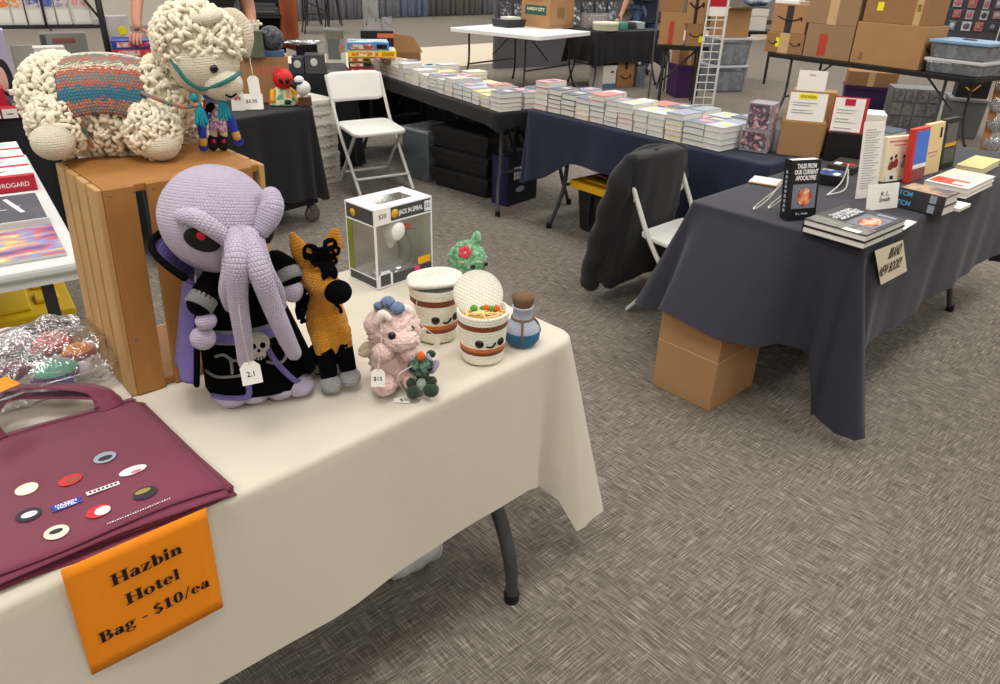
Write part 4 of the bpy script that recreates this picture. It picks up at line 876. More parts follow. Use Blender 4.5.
def blanket2(u,v):
    a=R(184-134*v); x=(u-.5)*.165-.012; kx=math.sqrt(max(.05,1-(x/.175)**2)); hem=.022*cos((u-.5)*PI)*max(0,1-v*3)
    return bcn+tilt@V((x,cos(a)*(rb_[1]*kx+.02),sin(a)*(rb_[2]*kx+.022)+hem))
bm=B(); sheet(bm,blanket2,40,44,th=.006,st=(26,34)); obj('saddle_blanket',bm,bl,SH)
rope=M('rope_yarn',(60,124,124),.95,.1,90,c2=(196,112,84),bump=.002,bs=400)
def bsurf(px,py,o=.012):
    oo=CAM-f.o; oo=V((oo.dot(f.r),oo.dot(f.h),oo.z)); d=ray(px,py); d=V((d.dot(f.r),d.dot(f.h),d.z)).normalized(); r=V(rb_)+V((o,o,o)); O=tilt.transposed()@(oo-bcn); D=tilt.transposed()@d
    a=V((O.x/r.x,O.y/r.y,O.z/r.z)); b=V((D.x/r.x,D.y/r.y,D.z/r.z)); A=b.dot(b);Bq=a.dot(b);C=a.dot(a)-1; q=max(0,Bq*Bq-A*C); return oo+d*((-Bq-math.sqrt(q))/A)
bm=B(); tube(bm,[bsurf(66,88),bsurf(74,106),bsurf(82,124),bsurf(92,146)],.0042,8,24); obj('girth_strap',bm,rope,SH)
bm=B(); tube(bm,[bsurf(133,90),bsurf(129,102),bsurf(125,116)],.0042,8,16); obj('girth_strap',bm,rope,SH)
bm=B(); tube(bm,[bsurf(140,92),p(152,97,-.045),p(168,103,-.05),p(184,107,-.06),p(194,106,-.07)],.0042,8,26); obj('lead_rope',bm,rope,SH)
tq=M('turquoise_yarn',(30,140,156),.95,.15,200); cork_=M('bead_coral',(210,120,90),.5,.1)
for (x,y,dy,nm) in ((199,110,-.075,'tassel'),(222,104,-.06,'tassel')):
    bm=B(); a=p(x,y-5,dy)
    for i in range(14):
        an=i*2*PI/14; tube(bm,[a,a+V((.007*cos(an),.007*sin(an),-.012)),a+V((.012*cos(an),.012*sin(an),-.034-.004*(i%3)))],.0022,6,8)
    ball(bm,a,.006,10,8); obj(nm,bm,tq,SH)
bm=B(); ball(bm,p(194,98,-.075),(.0085,.008,.0085),14,10); obj('bead',bm,tq,SH); bm=B(); ball(bm,p(196,104.5,-.076),(.006,.006,.005),12,8); obj('bead',bm,cork_,SH)
price_tag(SH,[p(247,36,-.035),p(250,60,-.035),p(252,70,-.04)],p(254,87,-.045),.024,.046,V((.1,-.95,.2)),'')
# little charm doll hanging from the halter
f2=Fr(218,150,CT); q=f2.p
CD=thing('charm_doll','tiny worry-style charm doll with a violet skirt and blue arms hanging under the sheep chin','doll',f2.o,f2.rz)
n_=M('charm_violet',(150,84,160),.9,.4,160,c2=(220,190,200)); bb=M('charm_blue',(44,66,170),.95,.15,200,.002,300); sk_=M('charm_skin',(226,208,184),.8,.08); mg=M('charm_magenta',(210,40,120),.9,.1); gb=M('charm_gold',(206,160,70),.5,.15)
bm=B(); tube(bm,[q(211,106,-.01),q(208,109,-.01)],.0085,12,4); obj('head',bm,blk,CD)
bm=B(); tube(bm,[q(205,101,-.015),q(204,108,-.015)],.0032,8,4); obj('bead',bm,M('bead_white_red',(230,210,200),.5,.3,90,c2=(200,50,50)),CD)
bm=B(); tube(bm,[q(217,112,0),q(218,122,0)],[.016,.017],18,6,fl=.7); obj('blouse',bm,M('charm_blouse',(140,110,190),.9,.3,140,c2=(220,210,190)),CD)
bm=B(); tube(bm,[q(218,121,0),q(218.5,130,0)],[.0195,.021],20,6,fl=.75,cap=1); obj('skirt',bm,n_,CD)
for dx in (-5,5):
    bm=B(); tube(bm,[q(218.5+dx,128,0),q(218.5+dx,137,0)],.0085,12,5); lg=obj('leg',bm,sk_,CD)
    bm=B(); tube(bm,[q(218+dx,138,0),q(218+dx,145,-.004)],[.0105,.0125],14,5); bt=obj('boot',bm,M('charm_black',(26,18,24),.9,.2),lg); bm=B(); c=q(219+dx,141,-.014)
    for i in range(5): a=2*PI*i/5; tube(bm,[c,c+V((.005*cos(a),-.001,.005*sin(a)))],[.002,.0008],6,3)
    obj('star_patch',bm,mg,bt)
for P in ([q(206,116,-.005),q(202,126,-.01),q(203,138,-.012)],[q(228,114,0),q(232,124,0),q(235,132,-.004)]):
    bm=B(); tube(bm,P,[.0085,.0095,.0085],12,12); am=obj('arm',bm,bb,CD); d=(P[2]-P[1]).normalized(); bm=B(); tube(bm,[P[2]+d*.003,P[2]+d*.011],.009,12,3); obj('cuff_bead',bm,gb,am)
    bm=B(); c=P[2]+d*.022; c.z=max(c.z,.012)
    for i in range(8): a=2*PI*i/8; ball(bm,c+V((.006*cos(a),.003,.006*sin(a))),.0052,8,6)
    obj('hand_tuft',bm,bb,am)
bm=B(); tube(bm,[q(222,100,-.0),q(219,106,0),q(217,112,0)],.0016,6,8); obj('hanging_loop',bm,tq,CD)
# ================================================================ left side: puzzle table and shelving
# grey folding table beside the crate
e=at(72,263,.72); taz=R(36)
tp=thing('folding_table','pale grey plastic folding table with jigsaw boxes, left of the crate','table',e,taz)
greyp=M('pale_grey_plastic',(206,206,204),.5,.05)
bm=B(); LX=.04; bx(bm,(-1.5,0,-.035),(LX,1.62,.0)); obj('tabletop',bm,greyp,tp,False,bev=.012); bm=B(); bx(bm,(-1.48,.012,-.06),(LX-.02,.04,-.035)); obj('edge_rail',bm,greyp,tp,False)
for (x,y) in ((-.08,.045),(-.08,1.55),(-1.2,.045),(-1.2,1.55)): bm=B(); box(bm,(x,y,-.385),(.035,.03,.67)); obj('leg',bm,black_metal,tp,False)
def flat_box(name,label,cat,o,az,w,d,h,side,topm,parent=None,group=None,bev=.001):
    t=thing(name,label,cat,o,az,group); bm=B(); bx(bm,(0,0,0),(w,d,h-.0015)); obj('tray',bm,side,t,False,bev=bev); bm=B(); bx(bm,(.001,.001,h-.0015),(w-.001,d-.001,h)); obj('printed_lid',bm,topm,t,False); return t
pz1=art('puzzle_print',[(50,60,150),(110,60,120),(200,70,60),(90,140,200),(220,150,90),(240,220,140),(70,120,70)],9,1,.35,stretch=(.7,1.8,1)); pz2=art('puzzle_dark',[(30,34,46),(52,58,74),(60,66,84),(110,70,80)],7,2,.3)
so=at(67,255,.722); flat_box('puzzle_box','colourful jigsaw box with a red and blue picture, nearest on the pale grey table','box',V((so.x-.36*cos(taz),so.y-.36*sin(taz),.721)),taz,.36,.33,.012,greyp,pz1)
b2=thing('puzzle_box','dark game box with red lettering behind the colourful jigsaw box','box',V((so.x-.36*cos(taz),so.y-.36*sin(taz),.721))+V((-sin(taz),cos(taz),0))*.345,taz)
bm=B(); bx(bm,(0,0,0),(.36,.38,.03)); obj('tray',bm,greyp,b2,False,bev=.002); bm=B(); bx(bm,(.006,.006,.03),(.354,.35,.0312)); pl_=obj('printed_lid',bm,pz2,b2,False)
bm=B()
for i in range(6): box(bm,(.05+.045*i,.13+.03*(i%3),.0316),(.03,.006,.0006))
obj('white_print',bm,wht,pl_,False); bm=B(); box(bm,(.16,.26,.0316),(.13,.02,.0006)); obj('red_print',bm,redp,pl_,False); bm=B(); box(bm,(.27,.2,.0318),(.015,.2,.0006),.2); obj('white_stripe',bm,wht,pl_,False)
# yellow lidded tote below
ylw=M('yellow_plastic',(214,178,20),.5,.06); o=at(74,318,.36)
yt=thing('storage_tote','black tote with a ribbed yellow lid on the floor beneath the pale grey table','box',V((o.x,o.y,0))+V((-sin(taz),cos(taz),0))*.09,taz)
bm=B(); box(bm,(-.34,.22,.17),(.66,.42,.34),tap=.1); obj('tub',bm,black_plastic,yt,False,bev=.01)
bm=B(); bx(bm,(-.7,0,.335),(.02,.46,.365)); bx(bm,(-.64,.05,.365),(-.12,.41,.378)); bx(bm,(-.1,.10,.365),(-.02,.2,.382)); bx(bm,(-.1,.26,.365),(-.02,.36,.382))
ld_=obj('lid',bm,ylw,yt,False,bev=.006); bm=B()
for i in range(3): bx(bm,(-.62+i*.17,.06,.378),(-.615+i*.17,.40,.379))
obj('lid_groove',bm,M('yellow_groove',(150,120,14),.6,.1),ld_,False)
# red game boxes standing in a row on the dark table behind
crim=M('crimson_card',(176,24,48),.55,.08,10); bt_z=.7215
bo=at(44,189,bt_z); ba=R(36)
dk=M('black_cloth',(26,26,29),.9,.12,8,.0008,80,sheen=.08); nv=M('navy_cloth',(30,36,58),.9,.1,8,.0008,80,sheen=.08)
u=V((cos(ba),sin(ba),0)); v_=V((-sin(ba),cos(ba),0))
nm=['crimson game box with white lettering, nearest of the row beyond the jigsaw boxes','crimson game box with a white top, second of the row beyond the jigsaw boxes','crimson game box with a white top, third of the row beyond the jigsaw boxes','crimson game box with a white top, farthest of the row beyond the jigsaw boxes']
for i in range(4):
    o=bo-u*(.27+.0*i)+v_*(.004+.168*i)+V((0,0,.0+.0*i)); h=.062
    t=thing('game_box',nm[i],'box',V((o.x,o.y,bt_z)),ba,None); bm=B(); bx(bm,(0,0,0),(.25,.158,h)); obj('carton',bm,crim,t,False,bev=.002)
    bm=B(); bx(bm,(.0,.03,h),(.25,.158,h+.0012)); obj('top_label',bm,paper,t,False); bm=B(); bx(bm,(.03,.08,h+.0012),(.16,.095,h+.0018)); obj('top_print',bm,ink,t,False)
    if i==0: text(t,'NORDGARD',.026,wht,(.16,-.001,h*.45),FX,w=.13,name='printed_title')
for i,(dx) in enumerate((.36,)):
    o=bo-u*(.27+.18)-v_*.0; t=thing('game_box','crimson game box at the left frame edge beside the row of four','box',V((o.x,o.y,bt_z)),ba); bm=B(); bx(bm,(0,0,0),(.165,.12,.05)); obj('carton',bm,crim,t,False,bev=.002); bm=B(); bx(bm,(0,.0,.05),(.165,.12,.0512)); obj('top_label',bm,paper,t,False)
# ================================================================ tables and stock at the left and in the middle
def fbox(name,label,cat,fr,rect,dy,dep,mats,group=None,bev=.002,partname='carton',z0=None):
    """box whose front shows in a picture rectangle, standing dy behind a frame's place"""
    x0,y0,x1,y1=rect; a=fr.p(x0,y1,dy); b=fr.p(x1,y1,dy); t_=fr.p((x0+x1)/2,y0,dy); zb=(a.z+b.z)/2 if z0 is None else z0-fr.o.z; w=b.x-a.x; h=t_.z-zb
    c=fr.o+fr.r*a.x+fr.h*dy+V((0,0,zb)); t=thing(name,label,cat,c,fr.rz,group); bm=B(); bx(bm,(0,0,0),(w,dep,h)); obj(partname,bm,mats,t,False,bev=bev); return t,w,h
def pane(t,name,x0,z0,x1,z1,mat,y=0,th=.0012):
    bm=B(); bx(bm,(x0,y-th,z0),(x1,y,z1)); return obj(name,bm,mat,t,False)
# --- black draped table behind the crate, with the crimson boxes at its front
o=at(58,117,.74); az=R(24); L_=2.3
def draped(name,label,o,az,L,W,h,drop,mat,seed,cat='table',fold=.015,corner=(.06,.06,.06,.06),nf=6,leg=True,flare=.05,legs_mat=None,dropf=None,tl=None,ins=.28,**kw):
    """table from its nearest corner, length along az, width to az+90, with its cloth as a thing of its own"""
    c=mid(o,az,L,W)
    t=folding_table('folding_table',label[0],mid(o,az,tl or L,W),az,(tl or L)-.02,W-.02,h-.006,black_plastic,legs_mat or dark_leg,ins=ins); 
    bm=B(); drape(bm,L,W,h-.003,dropf or drop,.03,fold,nf,corner=corner,seed=seed,flare=flare,**kw); cl=obj('tablecloth',bm,mat,None,True,loc=c,rz=az); tag(cl,label[1],'tablecloth'); return t,cl,c
u=V((cos(az),sin(az),0))
draped('t',['folding table under the black cloth at the far left, behind the crate','black tablecloth at the far left behind the crimson boxes'],o-u*2.0,az,1.95,.62,.74,.62,dk,2)
TBZ=.745; F0=Fr(30,119,.745)
# boxes along its front edge
for i,(r,l) in enumerate((((0,88,9,112),'tall crimson box at the left frame edge on the far black table'),)):
    t,w,h=fbox('game_box',l,'box',F0,r,.15,.13,crim,z0=TBZ)
for i,(r,l) in enumerate((((-8,107,2,119),'small white and crimson box at the left frame edge on the far black table'),((3,108,20,119),'small white-fronted crimson box, second on the far black table'),((21,106,33,118),'small white-fronted crimson box beside the sheep on the far black table'))):
    t,w,h=fbox('card_box',l,'box',F0,r,.05,.09,crim,z0=TBZ); pane(t,'front_label',w*.04,h*.05,w*.96,h*.92,paper); pane(t,'front_print',w*.3,h*.4,w*.7,h*.5,ink,-.0014)
t,w,h=fbox('picture_box','lavender display box with an oval portrait on its front, at the left frame edge','box',F0,(0,30,18,88),.30,.14,M('lavender_card',(170,164,184),.6,.1,5),z0=TBZ)
bm=B(); ball(bm,(w*.42,-.001,h*.42),(w*.46,.002,h*.24),20,8); po=obj('dark_oval',bm,M('dark_hair_print',(34,28,32),.7,.2,20),t); bm=B(); ball(bm,(w*.3,-.003,h*.4),(w*.25,.0015,h*.16),18,8); obj('pale_oval',bm,M('skin_print',(206,164,150),.6,.08),po); pane(t,'caption_strip',w*.1,h*.05,w*.9,h*.14,M('rose_print',(170,120,150),.6,.2,30))
t,w,h=fbox('board','blank grey board leaning beside the portrait box','board',F0,(20,45,42,86),.34,.012,M('grey_board',(150,146,138),.7,.05),z0=TBZ)
t,w,h=fbox('carton','white carton with a red corner behind the sheep on the far black table','box',F0,(42,47,74,88),.36,.12,M('white_carton',(206,200,192),.7,.05),z0=TBZ); pane(t,'red_corner',w*.15,h*.55,w*.5,h*.75,crim)
t,w,h=fbox('crate_box','grey printed box behind the white carton, beneath the wire shelf','box',F0,(52,33,97,88),.50,.14,M('grey_box',(120,116,112),.6,.1,10),z0=TBZ); pane(t,'printed_line',w*.25,h*.86,w*.75,h*.93,M('brown_print',(120,70,60),.6,.2)); pane(t,'dark_side_panel',0,0,w*.12,h*.98,M('dark_side_grey',(66,62,62),.6,.1))  # darker grey strip down the left edge of the front
# stacks of slim paperbacks between the boxes
pbcol=[(60,70,110),(150,60,70),(200,190,160),(80,120,90),(90,60,100),(220,214,206),(40,44,60),(190,140,60)]
for i in range(6):
    q=F0.o+F0.r*(F0.p(20+i*3.2,60,.2).x)+F0.h*(.22+.02*(i%3)); t=obj('paperback',(lambda b:(bx(b,(0,0,0),(.10,.085,.02)),b)[1])(B()),M('pb_%d'%i,pbcol[i],.5,.1),None,False,loc=V((F0.o+F0.r*(-.065)+F0.h*.17).to_tuple())+V((0,0,.001+i*.0205)),rz=F0.rz+.06*(i%3)); tag(t,'slim dark paperback in the little pile left of the sheep rump','book','paperbacks piled left of the sheep')
# wire shelf unit standing on the floor behind that table
FW_=Fr(105,92,.74); RK=thing('wire_shelf','black metal shelf unit with figure boxes, at the upper left','shelf',V((FW_.o.x,FW_.o.y,0))+FW_.h*.12,FW_.rz)
wx=[FW_.p(x,40,.12).x for x in (106,50,30,-20)]; zs=FW_.p(60,25,.12).z+.74
def post(x,y,r=.011): bm=B(); tube(bm,[(x,y,.0),(x,y,2.15)],r,8,2,cap=1); obj('post',bm,black_metal,RK)
post(wx[0],0,.02); post(wx[3],0); post(wx[0],.42); post(wx[3],.42)
for z in (zs,zs+.42,.2):
    bm=B(); bx(bm,(wx[3],0,z-.022),(wx[0],.42,z)); obj('shelf_board',bm,black_metal,RK,False)
bm=B(); tube(bm,[(wx[1],-.005,zs),(wx[1],-.005,zs+.42)],.008,8,2); tube(bm,[(FW_.p(79,0,.1).x,-.005,zs+.2),(FW_.p(104,20,.1).x,-.005,zs)],.008,8,2); obj('brace',bm,black_metal,RK)
bm=B(); tube(bm,[(wx[1]+.015,-.012,zs),(wx[1]+.05,-.012,.78)],.006,8,2); obj('hanging_hook',bm,black_metal,RK)
figs=[('orange and white figure box',(230,110,40)),('amber and white figure box',(224,130,50)),('blue and white figure box',(40,70,160)),('white and blue figure box',(70,90,170)),('violet-edged white figure box',(130,110,170)),('pink and white figure box',(220,130,150))]
for i,((nm_,c),(x0,x1)) in enumerate(zip(figs,((-2,13),(13.5,27),(29,44),(46,57),(58,72),(74,93)))):
    a=FW_.p(x0,22,.14).x; b=FW_.p(x1,22,.14).x; t=thing('figure_box',nm_+[' at the left end of the wire shelf',' second on the wire shelf',' left of the shelf brace',' right of the shelf brace',' fifth on the wire shelf',' at the right end of the wire shelf'][i],'box',RK.location+FW_.r*a+FW_.h*.03+V((0,0,zs+.0005)),FW_.rz)
    w=b-a; h=.24; bm=B(); bx(bm,(0,0,0),(w,.15,h)); obj('carton',bm,M('figwhite',(214,208,200),.6,.05),t,False,bev=.002); pane(t,'window_print',w*.06,h*.42,w*.94,h*.97,art('figart_%d'%i,[c,(226,214,200),c,tuple(min(255,q+40) for q in c)],22,i,.4)); pane(t,'lower_label',w*.1,h*.06,w*.9,h*.36,paper)
# person in a black shirt leaning on the stock behind the sheep
skin=M('skin',(196,140,116),.55,.06,20,spec=.4)
def person(name,label,loc,rz,J,radii,clothes,hairm,hands,face=True):
    """J: joint positions; one continuous skinned body; clothes: list of (name, joint chain radii, material)"""
    t=thing(name,label,'person',loc,rz)
    def skinned(nm,edges,rad,mat,parent,lv=2):
        names=[]; 
        for a,b in edges:
            for q in (a,b):
                if q not in names: names.append(q)
        me=bpy.data.meshes.new(nm); me.from_pydata([J[n] for n in names],[(names.index(a),names.index(b)) for a,b in edges],[]); me.materials.append(mat)
        o=bpy.data.objects.new(nm,me); COL.objects.link(o); o.parent=parent
        md=o.modifiers.new('skin','SKIN'); md.use_smooth_shade=True
        for i,n in enumerate(names):
            r=rad[n]; me.skin_vertices[0].data[i].radius=(r,r) if not isinstance(r,tuple) else r
            me.skin_vertices[0].data[i].use_root=(n=='pelvis' or (i==0 and 'pelvis' not in names))
        s=o.modifiers.new('subd','SUBSURF'); s.levels=lv; s.render_levels=lv; return o
    body=skinned('body',[('pelvis','waist'),('waist','chest'),('chest','neck'),('neck','head'),('head','crown')]+[(a+s,b+s) for s in 'LR' for a,b in (('sh','el'),('el','wr'),('wr','palm'),('hip','kn'),('kn','an'),('an','toe'))]+[('chest','shL'),('chest','shR'),('pelvis','hipL'),('pelvis','hipR')],radii,skin,t)
    for nm,ed,rad,mt in clothes: skinned(nm,ed,rad,mt,t)
    for s,fd,up in hands:
        P=V(J['palm'+s]); fd=V(fd).normalized(); up=V(up).normalized(); sd=fd.cross(up)
        for k,(off,ln) in enumerate(((-.03,.066),(-.01,.078),(.01,.074),(.03,.058))):
            bm=B(); a=P+sd*off+fd*.03; tube(bm,[a,a+fd*ln*.5+up*.008,a+fd*ln*.85-up*.008,a+fd*ln-up*.02],[.0095,.009,.008,.007],10,12); obj('finger',bm,skin,t)
        bm=B(); a=P-sd*.035-fd*.015; tube(bm,[a,a-sd*.025+fd*.02,a-sd*.03+fd*.05-up*.008],[.012,.011,.009],10,10); obj('thumb',bm,skin,t)
    if face:
        h=V(J['head']); q=V(J['face']).normalized(); sd=q.cross(V((0,0,1)))
        for s in (-1,1): bm=B(); ball(bm,h+q*.085+sd*s*.032+V((0,0,.02)),.012,10,8); obj('eye',bm,gloss,t); bm=B(); ball(bm,h+sd*s*.085,(.02,.03,.035),10,8); obj('ear',bm,skin,t)
        bm=B(); tube(bm,[h+q*.088+V((0,0,.015)),h+q*.112-V((0,0,.02))],[.009,.015],10,5); obj('nose',bm,skin,t); bm=B(); tube(bm,[h+q*.086-sd*.022-V((0,0,.055)),h+q*.095-V((0,0,.057)),h+q*.086+sd*.022-V((0,0,.055))],.006,8,8); obj('mouth',bm,M('lips',(160,90,84),.5,.05),t)
        bm=B(); ball(bm,h-q*.018+V((0,0,.045)),(.098,.1,.095),20,14); obj('hair',bm,hairm,t)
    return t
def joints(**k):
    J=dict(hem=(0,0,.80),pelvis=(0,0,.95),waist=(0,0,1.1),chest=(0,-.0,1.34),neck=(0,0,1.5),head=(0,-.02,1.63),crown=(0,-.01,1.71),hipL=(-.1,0,.9),hipR=(.1,0,.9),knL=(-.11,-.02,.5),knR=(.11,-.02,.5),anL=(-.11,.02,.08),anR=(.11,.02,.08),toeL=(-.12,-.14,.035),toeR=(.12,-.14,.035),shL=(-.19,0,1.42),shR=(.19,0,1.42),elL=(-.24,.02,1.14),elR=(.24,.02,1.14),wrL=(-.25,-.08,.92),wrR=(.25,-.08,.92),palmL=(-.25,-.11,.84),palmR=(.25,-.11,.84),face=(0,-1,-.2)); J.update(k); return J
RAD=dict(pelvis=.14,waist=.135,chest=(.15,.12),neck=.06,head=.088,crown=.05,hipL=.095,hipR=.095,knL=.062,knR=.062,anL=.042,anR=.042,toeL=.036,toeR=.036,shL=.07,shR=.07,elL=.05,elR=.05,wrL=.034,wrR=.034,palmL=(.042,.026),palmR=(.042,.026))
def outfit(top,bot,shoe,sleeve=True):
    a=[('shirt',[('hem','pelvis'),('pelvis','waist'),('waist','chest')]+([('chest','shL'),('chest','shR'),('shL','slL'),('shR','slR')] if sleeve else []),dict(hem=.17,pelvis=.175,waist=.172,chest=(.185,.15),shL=.088,shR=.088,slL=.07,slR=.07),top),
       ('trousers',[('pelvis','hipL'),('pelvis','hipR'),('hipL','knL'),('hipR','knR'),('knL','anL'),('knR','anR')],dict(pelvis=.155,hipL=.112,hipR=.112,knL=.085,knR=.085,anL=.07,anR=.07),bot)]
    for s in 'LR': a.append(('shoe',[('an'+s,'toe'+s)],{'an'+s:.05,'toe'+s:.042},shoe))
    return a
tsh=M('black_tshirt',(24,24,28),.9,.1,20); jean=M('jeans',(70,92,122),.9,.15,30); sho=M('dark_shoe',(30,28,28),.6,.1)
hp=at(137,31,1.12); h_=V((hp.x,hp.y,0)).normalized(); FPr=V((h_.y,-h_.x,0)); prz=math.atan2(FPr.y,FPr.x)
ploc=V((hp.x,hp.y,0))+FPr*.47+h_*.30; ploc.z=0
hl=V((-.47,-.30,1.12))
J=joints(palmL=tuple(hl),wrL=(-.46,-.25,1.2),elL=(-.40,-.02,1.43),shL=(-.22,-.03,1.5),chest=(0,-.04,1.42),neck=(0,-.06,1.58),head=(0,-.1,1.7),crown=(0,-.1,1.79),waist=(0,0,1.16),shR=(.22,-.03,1.5),elR=(.27,0,1.22),wrR=(.26,-.12,1.0),palmR=(.26,-.16,.93)); J['slL']=(-.31,-.03,1.46); J['slR']=(.24,-.01,1.36)
person('person','person in a black T-shirt behind the sheep, one hand resting on boxes',ploc,prz,J,RAD,outfit(tsh,jean,sho),M('brown_hair',(60,44,34),.8,.2,40),[('L',(-.15,-.6,-.35),(0,-.4,.9)),('R',(0,-.3,-1),(0,-1,.2))])
# the boxes under that hand
for i,(c,l) in enumerate((((40,60,150),'blue patterned game box under the hand of the person in black'),((190,40,60),'red game box second under the hand of the person in black'),((214,208,200),'tall white box under the blue and red game boxes behind the sheep'))):
    hh=(.05,.05,1.07-.105)[i]; zb=(1.07-.05,1.07-.10,.0)[i]
    t=thing('game_box',l,'box',V((hp.x,hp.y,zb))-FPr*.16-h_*.06,prz); bm=B(); bx(bm,(0,0,0),(.34,.26,hh-.001)); obj('carton',bm,M('gb_%d'%i,c,.5,.1),t,False,bev=.002); pane(t,'front_print',.03,hh*.2,.31,hh*.8,art('gbart_%d'%i,[c,(220,210,200),(200,60,60),c],16,i+4,.4))
t,w,h=fbox('picture_box','white box with a yellow sun print behind the hand of the person in black','box',F0,(113,16,136,60),.95,.1,M('white_carton',(206,200,192),.7,.05),z0=TBZ); bm=B(); ball(bm,(w*.65,-.001,h*.8),(.03,.0015,.03),14,6); obj('sun_print',bm,yel,t)
# ================================================================ black draped cart, right of the sheep
cz=R(52); o=at(314,107,.74); uc=V((cos(cz),sin(cz),0)); vc=V((-sin(cz),cos(cz),0)); CL,CWd=1.15,.6
cart=thing('utility_cart','black wheeled cart under a black cloth, right of the sheep','cart',V((o.x,o.y,0))-uc*CL,cz)
bm=B(); bx(bm,(.02,.02,.69),(CL-.02,CWd-.02,.735)); obj('top_deck',bm,black_plastic,cart,False); bm=B(); bx(bm,(.02,.02,.13),(CL-.02,CWd-.02,.17)); obj('lower_deck',bm,black_plastic,cart,False)
for x in (.05,CL-.05):
    for y in (.05,CWd-.05):
        bm=B(); tube(bm,[(x,y,.1),(x,y,.7)],.018,8,2); obj('post',bm,black_metal,cart)
        bm=B(); lathe(bm,[(.012,-.016),(.05,-.016),(.056,-.01),(.056,.01),(.05,.016),(.012,.016)],(0,0,0),20,M=Matrix.Rotation(PI/2,3,'X'))
        for v in bm.verts: v.co+=V((x,y,.056))
        wh=obj('caster',bm,M('caster_rubber',(96,84,78),.6,.1),cart); bm=B(); box(bm,(x,y,.1),(.05,.05,.03)); obj('caster_plate',bm,grey_metal,wh,False)
bm=B(); drape(bm,CL,CWd,.736,.53,.03,.02,5,corner=(.07,.05,.05,.05),seed=9,flare=.05,sag=.03); cl=obj('tablecloth',bm,dk,None,True,loc=mid(V((o.x,o.y,0))-uc*CL,cz,CL,CWd),rz=cz); tag(cl,'black cloth over the wheeled cart right of the sheep','tablecloth')
CZ=.745; F1=Fr(300,108,CZ)
t,w,h=fbox('cardboard_box','brown cardboard box with faint red lettering on the black cart','box',F1,(238,57,292,103),.2,.22,card,z0=CZ); 
for k_ in range(5): pane(t,'faded_mark',w*(.42+.09*k_),h*.62,w*(.47+.09*k_),h*.8,M('faded_red',(200,110,90),.7,.1))
bm=B(); bx(bm,(0,.11,h),(w,.15,h+.001)); obj('packing_tape',bm,tape,t,False); boxtop=t.location+V((0,0,h)); bt_t=t
t=thing('price_card','white folded price card on the near edge of the black cart','card',F1.o+F1.r*F1.p(237,111,-.02).x+F1.h*-.02,F1.rz); bm=B(); prism(bm,[(0,0,0),(0,.035,.085),(0,.07,0)],(.155,0,0)); cdo=obj('card_sheet',bm,paper,t,False); text(t,'$5.95',.03,ink,(.09,.0165,.045),(R(68),0,0),name='printed_price'); F1b=F1
t=thing('price_card','white price card with red figures standing in front of the folded card','card',F1.o+F1.r*F1.p(233,117,-.05).x+F1.h*-.05,F1.rz); bm=B(); prism(bm,[(0,0,0),(.075,0,0),(.072,.012,.135),(.002,.012,.135)],(0,.002,0)); obj('card_sheet',bm,paper,t,False); text(t,'$5',.055,red_ink,(.037,.002,.085),(R(85),R(-90),0),name='printed_price')
# red-headed figurine
G1=Fr(286,105,CZ); g=G1.p
t=thing('figurine','red round-headed figurine in a rainbow outfit on the black cart','figurine',G1.o,G1.rz); bm=B(); ball(bm,g(283,79),(.062,.055,.062),22,14); obj('head',bm,M('figure_red',(206,30,30),.5,.08,40),t)
for x in (281,287): bm=B(); ball(bm,g(x,81,-.05),(.012,.008,.02),10,8,M=Euler((0,R(20 if x>283 else -20),0)).to_matrix()); obj('eye',bm,gloss,t)
bm=B(); lathe(bm,[(.1,0),(.098,.01),(.085,.05),(.06,.09),(.035,.115)],(g(285,104).x,.02,0),28,fl=(1,.6)); obj('outfit',bm,art('rainbow_print',[(220,60,60),(232,160,60),(230,220,200),(90,180,90),(50,110,190),(150,80,170)],16,3,.6),t)
bm=B(); ball(bm,g(288,102,-.05),(.022,.012,.014),12,8); obj('shoe',bm,M('dark_green',(20,50,40),.5,.1),t)
for x in (273,298): bm=B(); tube(bm,[g(x if x<285 else 294,92,0),g(x,100,-.02)],[.02,.017],10,5); obj('arm',bm,M('figure_yellow',(230,170,50),.6,.1),t)
t=thing('figurine','white figurine with a dark blue band on a brown base on the black cart','figurine',Fr(308,106,CZ).o,G1.rz); G2=Fr(308,106,CZ); g=G2.p
bm=B(); bx(bm,(g(299,106).x,-.02,0),(g(312,106).x,.06,.055)); obj('base',bm,M('brown_base',(84,60,40),.6,.2,40),t,False,bev=.003)
bm=B(); ball(bm,g(303,88),(.045,.04,.045),20,14); obj('body',bm,fw_,t); bm=B(); ball(bm,g(299,80),(.03,.028,.025),16,10); obj('head',bm,fw_,t); bm=B(); lathe(bm,[(.032,-.006),(.034,0),(.032,.006)],g(299,82.5),18); obj('band',bm,M('navy_band',(40,50,90),.6,.1),t)
for x in (299,305): bm=B(); tube(bm,[g(x,96),V((g(x,100).x,0,.055))],.014,10,4); obj('leg',bm,fw_,t)
bm=B(); tube(bm,[g(297,88,-.0),g(292,84,-.02)],[.018,.014],10,5); obj('arm',bm,M('dark_arm',(60,40,40),.6,.1),t)
